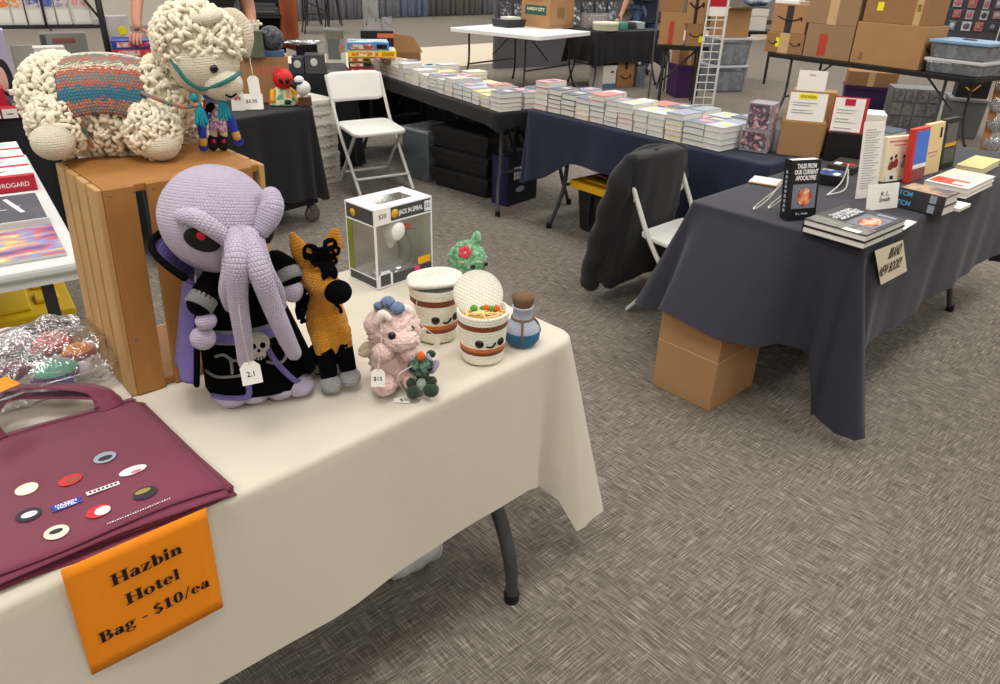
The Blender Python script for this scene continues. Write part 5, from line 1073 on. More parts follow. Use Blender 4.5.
# collectibles on the brown box
F2=Fr(292,103,CZ)
def on_box(px,py): 
    q=at(px,py,boxtop.z); return q
q=at(273,57,boxtop.z); t=thing('dome_figure','dark domed collectible on a blue base atop the brown box','figurine',q,G1.rz); bm=B(); bx(bm,(-.06,0,0),(.07,.08,.035)); obj('base',bm,M('blue_base',(70,100,140),.5,.2,20),t,False,bev=.003); bm=B(); ball(bm,(0,.04,.10),(.07,.05,.07),22,14); obj('dome',bm,M('dome_dark',(40,42,50),.3,.3,60,c2=(90,96,104)),t); bm=B(); tube(bm,[(.068*cos(a),.036,.10+.068*sin(a)) for a in [2*PI*i/20 for i in range(21)]],.008,8,40,cap=0); obj('rim',bm,M('rim_grey',(110,108,104),.4,.2),t)
q=at(252,58,boxtop.z); t=thing('figure_box','green and cream figure box with a bone-like logo atop the brown box','box',q,G1.rz); bm=B(); bx(bm,(-.06,0,0),(.075,.07,.15)); obj('carton',bm,M('moss_card',(96,100,80),.6,.3,30),t,False,bev=.003); bm=B(); r_=random.Random(8)
for i in range(5): tube(bm,[(-.05+.025*i,-.004,.16),(-.04+.025*i,-.004,.205)],.009,8,4)
tube(bm,[(-.06,-.004,.175),(.075,-.004,.19)],.009,8,5); obj('logo',bm,M('bone_white',(222,216,200),.6,.1),t)
# black backdrop with a brown hanging flap
t=thing('backdrop_panel','tall black booth backdrop with a rust brown hanging flap, behind the brown box','panel',F1.o+F1.r*F1.p(246,60,2.3).x+F1.h*2.3-V((0,0,CZ)),F1.rz)
xr=F1.p(283,20,2.3).x-F1.p(246,60,2.3).x; bm=B(); bx(bm,(0,0,0),(xr,.35,2.1)); obj('panel_body',bm,dk,t,False,bev=.01)
xf=F1.p(297,20,2.25).x-F1.p(246,60,2.3).x; zf=F1.p(290,48,2.25).z+CZ
bm=B(); sheet(bm,lambda u,v:(xr-.03+(xf-xr+.03)*u+.01*sin(v*4),-.03+.02*sin(u*5+v*2),zf+(2.05-zf)*v-.03*u*(1-v)),10,16,th=.006); obj('hanging_flap',bm,M('rust_leather',(150,74,40),.6,.12,8),t)
t2=thing('printer','grey printer shape on a shelf of the black backdrop','printer',t.location+F1.r*(F1.p(249,13,2.25).x-F1.p(246,60,2.3).x)-F1.h*.12+V((0,0,F1.p(250,15,2.2).z+CZ)),F1.rz); bm=B(); bx(bm,(0,0,0),(.24,.13,.06)); bx(bm,(.02,.01,.06),(.22,.12,.09)); obj('casing',bm,M('dark_grey_plastic',(70,70,72),.5,.1),t2,False,bev=.006); bm=B(); bx(bm,(.03,-.01,.02),(.21,0,.035)); obj('paper_slot',bm,grey_metal,t2,False)
bm=B(); bx(bm,(xr*.3,-.14,t2.location.z-.02),(xr*.98,.0,t2.location.z-.001)); obj('shelf_board',bm,black_metal,t,False)
# stack of white comic boxes beside the cart
o=at(341,181,0); sz=R(48); N_=8; w_=.23; H_=hgt(o,98)/N_
for i in range(N_):
    pl_=['bottom','second from the bottom','third from the bottom','fourth from the bottom','fifth from the bottom','third from the top','second from the top','top'][i]
    t=thing('storage_box','white lidded storage box beside the black cart, %s of its stack'%pl_,'box',o-V((cos(sz),sin(sz),0))*w_+V((0.004*(i%3-1),0,i*H_)),sz,'stack of white storage boxes'); bm=B(); bx(bm,(0,0,0),(w_,.42,H_*.62)); obj('tray',bm,M('box_board',(206,200,190),.8,.05,20),t,False,bev=.002); bm=B(); bx(bm,(-.004,-.004,H_*.62),(w_+.004,.424,H_-.002)); obj('lid',bm,M('box_board',(206,200,190)),t,False,bev=.002)
    sb=B(); q=random.Random(i); tube(sb,[(w_*(.2+.05*k),-.0055,H_*(.5+q.uniform(-.16,.2))) for k in range(13)],.0022,5,60); obj('handwriting',sb,M('pencil_grey',(110,104,98),.8,.1),t)
for i in range(2):
    q=at(311,185,0); t=thing('storage_box',['small white box on the lower deck of the black cart, lower of two','small white box on the lower deck of the black cart, upper of two'][i],'box',cart.location+uc*(CL-.26)+vc*.07+V((0,0,.171+i*.07)),cz); bm=B(); bx(bm,(0,0,0),(.13,.2,.045)); obj('tray',bm,M('box_board',(206,200,190)),t,False); bm=B(); bx(bm,(-.003,-.003,.045),(.133,.203,.068)); obj('lid',bm,M('box_board',(206,200,190)),t,False)
# ================================================================ white folding chair
def folding_chair(label,c,face,mat,seatm):
    t=thing('folding_chair',label,'chair',c,face+PI/2); bm=B(); pts=[]
    for cx,cy,a in ((1,1,0),(-1,1,90),(-1,-1,180),(1,-1,270)):
        for k in range(5): an=R(a+k*22.5); pts.append((cx*.15+.06*cos(an),cy*.13+.07*sin(an),.43+.012*cy))
    prism(bm,pts,(0,0,.025)); obj('seat',bm,seatm,t,False,bev=.008)
    bm=B()
    def bk(u,v):
        x=(u-.5)*.44; e=min(u,1-u)*.44; hh=.205-.05*max(0,1-e/.06)**2; z=.60+.02*sin(u*PI)*0+(v-.5)*hh+.1; return (x,.235+.06*(v)+.03*(1-(2*u-1)**2),z)
    sheet(bm,bk,22,8,th=.014); obj('backrest',bm,seatm,t,bev=0)
    for s in (-1,1):
        bm=B(); tube(bm,[(s*.215,.29,.78),(s*.215,.2,.6),(s*.215,.08,.4),(s*.215,-.24,.012)],.0125,10,20); obj('leg',bm,mat,t)
        bm=B(); tube(bm,[(s*.185,-.13,.42),(s*.185,.02,.25),(s*.185,.22,.012)],.0125,10,14); obj('leg',bm,mat,t)
    bm=B(); tube(bm,[(-.215,-.17,.11),(.215,-.17,.11)],.011,8,2); obj('front_bar',bm,mat,t); bm=B(); tube(bm,[(-.185,.16,.09),(.185,.16,.09)],.011,8,2); obj('rear_bar',bm,mat,t)
    return t
folding_chair('white folding chair with an empty seat between the storage boxes and black totes',V((-1.01,5.64,0)),R(-57),M('white_tube',(206,204,198),.4,.05,spec=.5),white_plastic)
# ================================================================ black table behind the chair
o2=at(354,74,.74); a2=R(18); U2=V((cos(a2),sin(a2),0)); W2=V((-sin(a2),cos(a2),0))
draped('t',['folding table under the black cloth behind the white folding chair','black tablecloth behind the white folding chair'],o2-U2*1.05,a2,1.05,.7,.74,.66,dk,4)
F3=Fr(345,75,.745); Z3=.745
for r,l,c in (((293,58,305,77),'dark grey figure box with a white disc, left of the clear case',(58,60,70)),((306,55,326,77),'charcoal figure box with a white disc, beside the clear case',(74,74,76))):
    t,w,h=fbox('figure_box',l,'box',F3,r,.06,.18,M('fig_%d'%c[0],c,.6,.1),z0=Z3); bm=B(); ball(bm,(w*.45,-.001,h*.62),(.028,.0015,.03),14,6); obj('white_disc',bm,M('disc_white',(214,210,204),.6,.05),t)
t,w,h=fbox('acrylic_case','clear acrylic case with red and green toys inside, on the black table','case',F3,(327,30,347,74),.1,.16,clear('clear_acrylic',(226,228,228),.12,.10),z0=Z3,bev=0)
bm=B(); bx(bm,(.0,0,h),(w,.16,h+.006)); obj('case_lid',bm,clear('clear_lid',(230,230,230),.2,.5),t,False); bm=B(); bx(bm,(.02,.05,h*.3),(w*.75,.1,h*.85)); obj('inner_card',bm,M('dark_inner',(76,80,84),.6,.3,12),t,False); bm=B(); bx(bm,(.01,.03,h*.78),(w*.95,.04,h*.96)); obj('red_header',bm,art('toy_header',[(170,40,40),(80,120,70),(190,60,50)],20,2),t,False); bm=B(); bx(bm,(w*.68,.02,h*.5),(w*.92,.035,h*.66)); obj('orange_tag',bm,M('salmon_card',(224,130,100),.6,.05),t,False)
t,w,h=fbox('book_pile','black and red flat box behind the grey figure boxes','box',F3,(297,41,318,62),.42,.2,M('black_box',(30,26,28),.5,.1),z0=Z3); bm=B(); bx(bm,(.0,-.002,h*.86),(w,.0,h*.98)); obj('red_edge',bm,crim,t,False)
t=thing('plastic_wrap','crumpled clear plastic wrap on top of the grey figure boxes','wrap',F3.o+F3.r*F3.p(306,58,.1).x+F3.h*.22+V((0,0,.19)),F3.rz); bm=B(); ball(bm,(-.02,.0,.025),(.13,.06,.018),30,10,fn=lambda p,d:p*(1+.3*sin(9*d.x+4*d.y)*cos(13*d.y+7*d.z))); obj('film',bm,clear('wrap_film',(235,235,235),.25,.35,.01,40),t)
# board games in a pile
bgz=Z3; gm=[('bottom','crimson board game box at the bottom of the pile on the black table',(150,34,50),(349,374),.05),('b','dark board game box second from the bottom of the pile on the black table',(70,60,50),(349,372),.04),('c','olive and orange board game box third in the pile on the black table',(150,130,40),(349,371),.035),('d','bright yellow board game box in the pile on the black table',(240,200,40),(349,397),.05),('e','light blue board game box on top of the pile on the black table',(70,140,200),(349,390),.06)]
for _,l,c,(x0,x1),hh in gm:
    a=F3.p(x0,70,.05).x; b=F3.p(x1,70,.05).x; t=thing('board_game',l,'game',F3.o+F3.r*a+F3.h*.05+V((0,0,bgz-Z3)),F3.rz,'board games on the black table'); w=b-a; bm=B(); bx(bm,(0,0,0),(w,.27,hh-.001)); obj('carton',bm,M('game_%d_%d'%(c[0],c[2]),c,.45,.08),t,False,bev=.002)
    pane(t,'side_print',w*.08,hh*.2,w*.62,hh*.75,art('gameart_%d'%c[0],[tuple(min(255,q+30) for q in c),(226,220,200),(200,70,60),c],24,c[0]%9,.5)); pane(t,'end_print',w*.7,hh*.2,w*.95,hh*.75,M('game_b_%d'%c[0],tuple(max(0,q-60) for q in c),.5,.2,30)); bm=B(); bx(bm,(.01,.01,hh-.001),(w-.01,.26,hh)); obj('lid_print',bm,art('gamelid_%d'%c[0],[(214,200,214),(180,200,220),c],8,c[0]%7),t,False); bgz+=hh
t,w,h=fbox('display_box','black display box carrying clear figure cases behind the board games','box',F3,(363,31,395,74),.6,.2,M('black_box',(30,26,28)),z0=Z3); bm=B(); bx(bm,(w*.5,-.001,h*.80),(w,.0,h*.93)); obj('orange_band',bm,M('amber_band',(200,110,60),.6,.2,20),t,False); dbt=t.location+V((0,0,h)); dbw=w
for (x0,x1,hh,l) in ((.1,.58,.27,'tall clear figure case with red and dark figures on the black display box'),(.66,.98,.1,'small clear figure case on the black display box')):
    t=thing('figure_case',l,'case',dbt+F3.r*(dbw*x0)+F3.h*.03+V((0,0,.0005)),F3.rz); w=dbw*(x1-x0); bm=B(); bx(bm,(0,0,0),(w,.12,hh)); obj('shell',bm,clear('clear_shell',(232,232,236),.12,.2),t,False); bm=B(); rr=random.Random(3)
    for i in range(4): ball(bm,(w*(.2+.2*i),.06,hh*(.2+.2*((i*3)%4)/1.6)),(w*.1,.02,hh*.1),10,8)
    obj('figures',bm,M('fig_mix',(60,50,60),.6,.4,30,c2=(150,50,50)),t)
# open brown carton lid beyond the games
t=thing('cardboard_box','open brown cardboard box with a raised flap behind the paperbacks on the black table','box',F3.o+F3.r*F3.p(392,62,.9).x+F3.h*.9,F3.rz); bm=B(); bx(bm,(0,0,0),(.26,.2,.07)); obj('body',bm,card_d,t,False); bm=B(); prism(bm,[(.0,0,.07),(.28,.0,.07),(.2,.05,.20),(.02,.05,.22)],(0,.006,0)); obj('flap',bm,card_d,t,False)
# ================================================================ long book tables
# black table with the far half of the books
ob=at(520,121,.70)+V((cos(R(123.5)),sin(R(123.5)),0))*.26; ab=R(-56.5+180); Lb=2.35
ub=V((cos(ab),sin(ab),0)); 
# near long edge runs from the navy table back along ab; its width lies to the right (ab-90)
def edge_table(o,az,L,W,name,label,seed,clothmat,labelc,drop,dropf=None,fold=.012,corner=(.05,.05,.05,.05),legs=True,flare=.04):
    rv=az+PI; o2=V((o.x,o.y,0))+V((cos(az),sin(az),0))*L; 
    return draped('t',[label,labelc],o2,rv,L,W,.70,drop,clothmat,seed,fold=fold,corner=corner,flare=flare,dropf=dropf,ins=.09)
edge_table(ob,ab,Lb,.7,'t','black-legged folding table under the far half of the paperback rows',12,dk,'black cloth hanging short over the far half of the book tables',.09,fold=.004,corner=(.03,.03,.03,.03),flare=.01)
# dark cloth on the far side of it
vb=V((sin(ab),-cos(ab),0)); cf=V((ob.x,ob.y,0))
def hc_(u,v):
    l=u*2.5; p=ub*2.40+vb*(.04+l) if l<.76 else ub*(2.40-(l-.76))+vb*.80
    n=ub if l<.76 else vb
    return p+n*(.02*sin(l*23)*(1-v)+.012*sin(l*51+1))+V((0,0,.08+.04*sin(l*4)+(.69-.08-.04*sin(l*4))*v))
bm=B(); sheet(bm,hc_,74,8,th=.004); tag(obj('hanging_cloth',bm,dk,None,True,loc=cf),'black cloth hanging along the far side of the table of paperbacks','cloth')
# navy table
on=at(527,109,.74); an=R(-49.4); Ln=1.74; un=V((cos(an),sin(an),0)); wn=V((-sin(an),cos(an),0))
def ndrop(p): # the near end of the cloth is gathered up
    x=p.x+Ln/2; k=min(1,max(0,(x-.12)/.35)); j=min(1,max(0,(x-.9)/.4)); return .42-.16*k*k*(3-2*k)+.19*j*j*(3-2*j)
draped('t',['grey-legged folding table under the navy cloth with the paperback rows','navy tablecloth hanging over the table of paperback rows'],V((on.x,on.y,0)),an,Ln,.84,.74,.46,nv,15,fold=.016,nf=5,corner=(.06,.06,.08,.06),flare=.025,dropf=ndrop)
BZ=.7455
bkc=[(206,204,208),(196,190,176),(214,206,196),(150,160,176),(190,196,204),(220,150,160),(236,220,120),(120,130,150),(204,120,110),(90,100,120)]
protos=[]; br_=random.Random(17)
for i,c in enumerate(bkc):
    bm=B(); w,d,h=.112,.165,.030
    bx(bm,(.002,.003,.002),(w-.002,d,h-.002),1); bx(bm,(0,0,0),(w,d,.002),0); bx(bm,(0,0,h-.002),(w,d,h),0); bx(bm,(0,d,0),(w,d+.002,h),0); box(bm,(w*.5,d*.6,h+.0002),(w*.6,d*.3,.0004),0,2)
    o=obj('paperback',bm,[M('cover_%d'%i,c,.4,.1),pages,M('cover_p%d'%i,bkc[(i*3+4)%10],.4,.2,40)],None,False); protos.append(o)
used=[False]*len(protos); CNT=0
def put(loc,rz,k,label,group,sc=(1,1,1)):
    global CNT
    o=protos[k] if not used[k] else protos[k].copy()
    if used[k]: COL.objects.link(o)
    used[k]=True; o.location=loc; o.rotation_euler=(0,0,rz); o.scale=sc; tag(o,label,'book',group); CNT+=1
def rows(o,u,wv,az,L,rws,label,group,start=.02):
    for (off,lo,hi,gap,*cut) in rws:
        s=start+(cut[0] if cut else 0)+br_.uniform(0,.03)
        while s<L-.12:
            n=br_.randint(lo,hi); z=BZ; k0=br_.randrange(len(protos)); wsc=br_.choice((.85,1,1,1.15)); tw=br_.uniform(-.012,.012)
            for j in range(n):
                k=k0 if br_.random()<.55 else br_.randrange(len(protos)); sh=br_.uniform(.8,1.2)
                p=o+u*(s+br_.uniform(-.003,.003))+wv*(off+br_.uniform(-.004,.004)); put(V((p.x,p.y,z)),az+tw+br_.uniform(-.006,.006),k,label,group,(wsc,1,sh)); z+=.030*sh+.0004
            s+=.112*wsc+gap*br_.uniform(.5,1.4)+.002
rows(V((on.x,on.y,0)),un,wn,an,1.47,[(.03,4,5,.006),(.235,2,4,.012),(.44,2,3,.03)],'pale-edged paperback in the packed rows on the navy table','paperbacks in rows on the navy table')
o3=V((ob.x,ob.y,0))+ub*Lb; ub2=-ub; wb=V((-sin(ab+PI),cos(ab+PI),0))
BZ=.7055
rows(o3,ub2,wb,ab+PI,Lb-.01,[(.03,3,4,.01),(.235,2,3,.02),(.44,1,3,.03,.45)],'pale-edged paperback in the packed rows on the black table','paperbacks in rows on the black table',.22)
BZ=.7455
# two boxed figures stacked at the end of the navy rows
FN=Fr(752,152,.745)
for i,(r,l,zz) in enumerate((((738,131,767,153),'lower of two stacked grey and pink figure boxes at the end of the paperback rows',.745),((741,103,766,131),'upper of two stacked grey and pink figure boxes at the end of the paperback rows',None))):
    zb=.745 if i==0 else ztop
    a=FN.p(r[0],152,.02).x; b=FN.p(r[2],152,.02).x; hh=.105 if i==0 else .135
    t=thing('figure_box',l,'box',FN.o+FN.r*a+FN.h*.02+V((0,0,zb-.745)),FN.rz-.25); w=b-a; bm=B(); bx(bm,(0,0,0),(w,.12,hh-.001)); obj('carton',bm,M('fb_grey',(150,140,150),.5,.1),t,False,bev=.002)
    pane(t,'front_print',.008,.012,w*.92,hh*.94,art('fb_art%d'%i,[(230,226,226),(120,110,124),(60,54,64),(210,150,160),(236,230,230)],30,i+2,.4)); bm=B(); bx(bm,(w,.01,.01),(w+.001,.11,hh-.01)); obj('side_print',bm,art('fb_side',[(230,210,214),(140,120,130),(200,150,160)],26,5,.4),t,False); ztop=zb+hh
# risers with sign cards at the navy table's near end
def riser(label1,label2,r,rc,boxm,edge,lab,dy,lines=6,s=''):
    t,w,h=fbox('riser_box',label1,'box',FN,r,dy,.12,boxm,z0=.745)
    x0=FN.p(rc[0],rc[3],dy-.004).x; x1=FN.p(rc[2],rc[3],dy-.004).x; z0=h; hh=FN.p(rc[0],rc[1],dy+.02).z-h
    c=thing('sign_card',label2,'sign',FN.o+FN.r*x0+FN.h*(dy+.012)+V((0,0,h+.0005)),FN.rz); w2=x1-x0
    bm=B(); prism(bm,[(0,0,0),(w2,0,0),(w2,.03,hh),(0,.03,hh)],(0,.004,0)); sh=obj('backing_board',bm,edge,c,False)
    k=.03/hh
    def pt(n,xa,za,xb,zb,m,o_=.001,par=c):
        bm=B(); prism(bm,[(xa,za*k-o_,za),(xb,za*k-o_,za),(xb,zb*k-o_,zb),(xa,zb*k-o_,zb)],(0,.0008,0)); return obj(n,bm,m,par,False)
    pp=pt('paper_face',w2*.03,hh*.03,w2*(.97 if edge is not crim else .9),hh*.97,paper)
    bm=B(); rr=random.Random(lines)
    for i in range(lines):
        z=hh*(.62-.085*i); 
        if i%3==2: continue
        prism(bm,[(w2*.12,z*k-.002,z),(w2*rr.uniform(.45,.8),z*k-.002,z),(w2*rr.uniform(.45,.8),(z+.004)*k-.002,z+.004),(w2*.12,(z+.004)*k-.002,z+.004)],(0,.0006,0))
    obj('printed_lines',bm,M('grey_print',(150,150,160),.8,.1),c,False)
    lb=pt('label',w2*lab[0],hh*.76,w2*lab[1],hh*.95,lab[2],.0022)
    if s: text(lb,s,hh*.13,ink,(w2*(lab[0]+lab[1])/2,hh*.85*k-.004,hh*.85),(PI/2-math.atan(k),0,0),name='label_lettering')
    return t,c,w,h
riser('plain cardboard riser box under the yellow-labelled sign card','white sign card with a yellow label on the cardboard riser',(778,122,822,145),(783,91,823,129),card,card,(.25,.72,yel),.0,6,'STICKERS')
riser('black riser box under the red-labelled sign card','white sign card with a red label and red edge beside the yellow-labelled card',(823,133,860,155),(826,96,861,142),black_plastic,crim,(.32,.62,crim),-.02,8)
t,w,h=fbox('riser_box','plain cardboard box behind the yellow-labelled sign card','box',FN,(786,91,830,130),.16,.1,card,z0=.745); zt_=.745+h
c=thing('paper_card','small blank white card on the cardboard box behind the sign cards','card',t.location+V((0,0,h+.0005))+FN.r*.01,FN.rz); bm=B(); prism(bm,[(0,0,0),(.135,0,0),(.135,.02,.095),(0,.02,.095)],(0,.002,0)); obj('card_sheet',bm,paper,c,False); bm=B(); bx(bm,(.05,.014,.07),(.08,.018,.08)); obj('faint_print',bm,M('faint_print',(214,200,180),.8,.1),c,False)
t,w,h=fbox('book_box','white box with a red lower edge behind the red-labelled sign card','box',FN,(852,114,883,134),.38,.16,paper,z0=.745); pane(t,'red_edge',0,0,w,h*.3,crim); pane(t,'front_print',w*.35,h*.55,w*.7,h*.75,ink)
# ---------------------------------------------------------------- totes and bags under the book tables
def lid_tote(name,label,o,az,w,d,h,body,lid,group=None,lidh=.03,tap=.08,over=.012):
    t=thing(name,label,'box',o,az,group); bm=B(); box(bm,(w/2,d/2,(h-lidh)/2),(w,d,h-lidh),tap=tap); obj('tub',bm,body,t,False,bev=.012)
    bm=B(); box(bm,(w/2,d/2,h-lidh/2-.0005),(w+over*2,d+over*2,lidh-.001)); box(bm,(w/2,d/2,h-.0005),(w*.86,d*.86,.006)); l=obj('lid',bm,lid,t,False,bev=.008)
    for s in (0,1): bm=B(); bx(bm,(w*.35,-over-.004 if s==0 else d+over,h-lidh*1.1),(w*.65,-over+.002 if s==0 else d+over+.006,h-lidh*.2)); obj('latch',bm,lid,l,False,bev=.003)
    return t
o=at(487,200,0); ta=R(50); th_=hgt(o,139)/3
gb_=M('bin_black',(24,24,26),.42,.1,spec=.5)
for i,l in enumerate(('bottom black lidded tote in the stack of three beside the navy bag','middle black lidded tote in the stack of three beside the navy bag','top black lidded tote in the stack of three beside the navy bag')):
    lid_tote('storage_tote',l,o+V((0,0,i*(th_+.004))),ta,.33,.58,th_-.001,gb_,gb_,'three black totes',.035,.1)
o=at(507,207,0); na=R(50); navyf=M('navy_fabric',(44,42,84),.7,.1,20,sheen=.1); nblk=M('bag_black',(22,22,34),.75,.1,20)
t=thing('shopping_bag','navy shopping bag with white lettering against the black totes','bag',o,na); W_,D_,H_=along(o,na,536),.15,hgt(o,158)
bm=B(); sheet(bm,lambda u,v:((0,D_*(1-u),H_*v) if True else 0),6,10); 
bx(bm,(0,0,0),(.003,D_,H_)); obj('end_panel',bm,navyf,t,False); bm=B(); bx(bm,(.003,0,0),(W_,.003,H_)); bx(bm,(.003,D_-.003,0),(W_,D_,H_*1.0)); bx(bm,(W_-.003,.003,0),(W_,D_-.003,H_)); bx(bm,(.003,.003,0),(W_-.003,D_-.003,.003)); obj('side_panel',bm,nblk,t,False)
bm=B(); ball(bm,(W_*.5,D_*.5,H_*.93),(W_*.42,D_*.42,.05),20,10); obj('dark_contents',bm,dk,t)
for y in (.004,D_-.004):
    bm=B(); P=[(W_*.25,y,H_*.9),(W_*.22,y,H_*1.15),(W_*.3,y+.02,H_*1.38),(W_*.5,y+.02,H_*1.42),(W_*.62,y,H_*1.15),(W_*.62,y,H_*.9)]; tube(bm,P,.014,8,26,fl=.25); obj('handle',bm,nblk,t)
bm=B()
for r_,z_ in enumerate((.70,.60,.52)):
    for k in range(5 if r_<2 else 3): bx(bm,(W_*(.2+.09*k),-.0012,H_*z_),(W_*(.265+.09*k),-.0002,H_*(z_+.07)))
obj('printed_lettering',bm,wht,t,False); bm=B(); ball(bm,(W_*.42,-.0008,H_*.3),(.05,.0008,.022),14,6); obj('printed_emblem',bm,M('print_lilac',(150,150,176),.7,.1),t)
o=at(433,187,0); t=thing('clear_tote','pale blue-grey translucent tote behind the black totes','box',o+V((cos(R(140)),sin(R(140)),0))*.10+V((cos(R(50)),sin(R(50)),0))*.05,R(50)); bm=B(); box(bm,(.17,.15,.19),(.34,.30,.38),tap=.08); obj('tub',bm,clear('cloudy_plastic',(200,210,220),.1,.55,bc=(120,130,138)),t,False,bev=.012); bm=B(); bx(bm,(-.012,-.012,.375),(.352,.312,.40)); obj('lid',bm,clear('cloudy_lid',(220,226,232),.15,.6,bc=(170,176,182)),t,False,bev=.006)
# yellow lidded tote
o=at(573,229,0); ya=R(-49.4); yw=.56; t=thing('storage_tote','black tote with a bright yellow lid beneath the navy cloth','box',o,ya); yh=hgt(o,178)
bm=B(); box(bm,(yw/2,.22,(yh-.05)/2),(yw,.42,yh-.05),tap=.1); obj('tub',bm,gb_,t,False,bev=.012); ybr=M('bright_yellow_plastic',(240,182,30),.45,.05)
bm=B(); bx(bm,(-.03,-.03,yh-.06),(yw+.03,.46,yh-.01)); bx(bm,(.03,.03,yh-.01),(yw-.03,.40,yh)); obj('lid',bm,ybr,t,False,bev=.008); bm=B()
for x in (.13,.2,.36,.43): bx(bm,(x*1.0,-.008,.06),(x+.012,.012,yh-.09))
obj('rib',bm,gb_,t,False,bev=.003)
tl=t.location+V((0,0,yh+.001)); X=V((cos(ya),sin(ya),0)); Y=V((-sin(ya),cos(ya),0))
for l,c,(x,y),(w,d,h),r in (('chartreuse folder lying on the yellow tote lid',(190,190,40),(.25,.06),(.3,.22,.02),.25),('red and yellow booklet on the yellow tote lid',(210,90,40),(.02,.16),(.13,.2,.008),-.2)):
    q=thing('folder' if w>.2 else 'booklet',l,'folder' if w>.2 else 'booklet',tl+X*x+Y*y,ya+r); bm=B(); bx(bm,(0,0,0),(w,d,h)); obj('cover',bm,M('fold_%d'%c[0],c,.5,.1) if w>.2 else art('booklet_art',[(214,80,50),(240,190,40),(120,60,120),(230,120,40)],18,3),q,False); bm=B(); bx(bm,(.004,-.001,h*.2),(w-.004,.0,h*.8)); obj('page_edge',bm,pages,q,False)
# ---------------------------------------------------------------- chair with a black jacket over its back
jl=at(655,292,0); jf=math.atan2(2.6-jl.y,1.5-jl.x)
JC=Fr(652,318,0); jp=JC.p
uA_=V((cos(R(44)),sin(R(44)),0)); bk_=at(670,166,.74); cf_=R(-46); cc=V((bk_.x,bk_.y,0))+V((cos(cf_),sin(cf_),0))*.15+uA_*.05
JCH=folding_chair('white-legged folding chair with a black jacket over its back, left of the author table',cc,cf_,M('white_tube',(206,204,198)),white_plastic)
JCH.scale=(.95,.95,.93)
jk=M('black_jacket',(30,30,32),.92,.15,14,.002,60,sheen=.1)
J_=thing('jacket','black jacket draped over the folding chair beside the author table','jacket',JCH.location-V((0,0,.02)),cf_+PI/2); J_.scale=(.95,.95,.93)
# rows from the collar down: height, centre back, half width, half thickness (chair frame: y is behind the seat)
RW=[(.868,.285,.02,.008),(.875,.285,.09,.03),(.872,.285,.17,.055),(.858,.285,.225,.07),(.82,.29,.245,.08),(.76,.295,.255,.088),(.66,.305,.258,.095),(.55,.325,.262,.105),(.42,.35,.268,.118),(.30,.375,.272,.128),(.20,.39,.265,.13),(.15,.395,.24,.115)]
def jfn(u,v):
    k=v*(len(RW)-1); i=min(int(k),len(RW)-2); f_=k-i; r=[RW[i][j]*(1-f_)+RW[i+1][j]*f_ for j in range(4)]; a=2*PI*u; g=lambda x,n: math.copysign(abs(x)**n,x)
    fold=1+.05*sin(5*a+3*v)*v+.045*sin(9*a+6*v)*v+.02*sin(17*a)*v
    return V((r[2]*g(cos(a),.75)*fold,r[1]+r[3]*g(sin(a),.8)*fold,r[0]+.02*sin(3*a)*v*v))
bm=B(); sheet(bm,jfn,72,46); bmesh.ops.remove_doubles(bm,verts=bm.verts,dist=.001); obj('body',bm,jk,J_)
for s_ in (-1,1):
    bm=B(); tube(bm,[(s_*.20,.29,.83),(s_*.245,.31,.72),(s_*.255,.35,.55),(s_*.255,.40,.36),(s_*.245,.44,.20),(s_*.235,.45,.13)],[.05,.062,.066,.064,.058,.05],18,34)
    for v in bm.verts: v.co+=V((.006*sin(40*v.co.z),.006*sin(33*v.co.z+1),0))
    sl=obj('sleeve',bm,jk,J_); bm=B(); tube(bm,[(s_*.245,.452,.155),(s_*.235,.452,.125)],.054,16,3,cap=1); obj('cuff',bm,jk,sl)
bm=B(); tube(bm,[(-.25,.372,.72),(-.1,.388,.70),(.1,.388,.70),(.25,.372,.72)],.006,8,18); obj('yoke_seam',bm,jk,J_)
bm=B(); tube(bm,[(-.12,.33,.862),(0,.34,.868),(.12,.33,.862)],[.014,.018,.014],12,12); obj('collar',bm,jk,J_)
# ================================================================ author's table at the right
AA=R(44); oB=at(862,248,.74); uA=V((cos(AA),sin(AA),0)); vA=V((-sin(AA),cos(AA),0)); AL,AW=2.1,.70
char=M('charcoal_cloth',(44,44,54),.92,.06,6,.001,50,sheen=.12)
def adrop(p):
    if p.x<-AL/2+.05: return .345+.1*(.5-p.y/AW)
    return .47
def aout(p,nn,t,u,ci):
    if nn.y<-.7 and ci==3: e=p.x+AL/2; return t*(.03*math.exp(-((e-.03)/.03)**2)-.06*math.exp(-((e-.10)/.04)**2)+.03*math.exp(-((e-.2)/.06)**2))
    if nn.x<-.7 and ci==3 and p.y<-AW/2+.2:
        e=p.y+AW/2
        return t*(-.05*math.exp(-((e-.09)/.035)**2))+.25*t*max(0,(e-.02)/.32)**2
    if nn.x>-.3: return 0
    k=min(1,max(0,(p.y+AW/2-.02)/.32)); k=k*k*(3-2*k)*min(1,.35+max(0,(AW/2-p.y)/.14)); return .25*t*k*max(0,-nn.x)
draped('t',['grey-legged folding table under the charcoal cloth at the right','charcoal tablecloth with a long hanging corner, at the right'],V((oB.x,oB.y,0)),AA,AL,AW,.74,.47,char,31,fold=.016,nf=5,corner=(.1,.1,.1,.24),flare=.05,dropf=adrop,tl=1.83,cexp=3.5,pleat=5,out=aout)
AZT=.7455
def onA(px,py,z=AZT): return at(px,py,z)
# cardboard box beneath
o=at(709,412,0); t,w,d,h=carton('cardboard_box','large plain cardboard box on the carpet under the charcoal cloth',o,0,0,752,652,0,AZ,h=.365,tapem=None)
for v in (0,): bm=B(); bx(bm,(-.0012,0,h*.60),(0,d,h*.606)); bx(bm,(0,-.0012,h*.60),(w,0,h*.606)); obj('lid_line',bm,M('card_edge',(206,176,140),.8,.1),t,False)
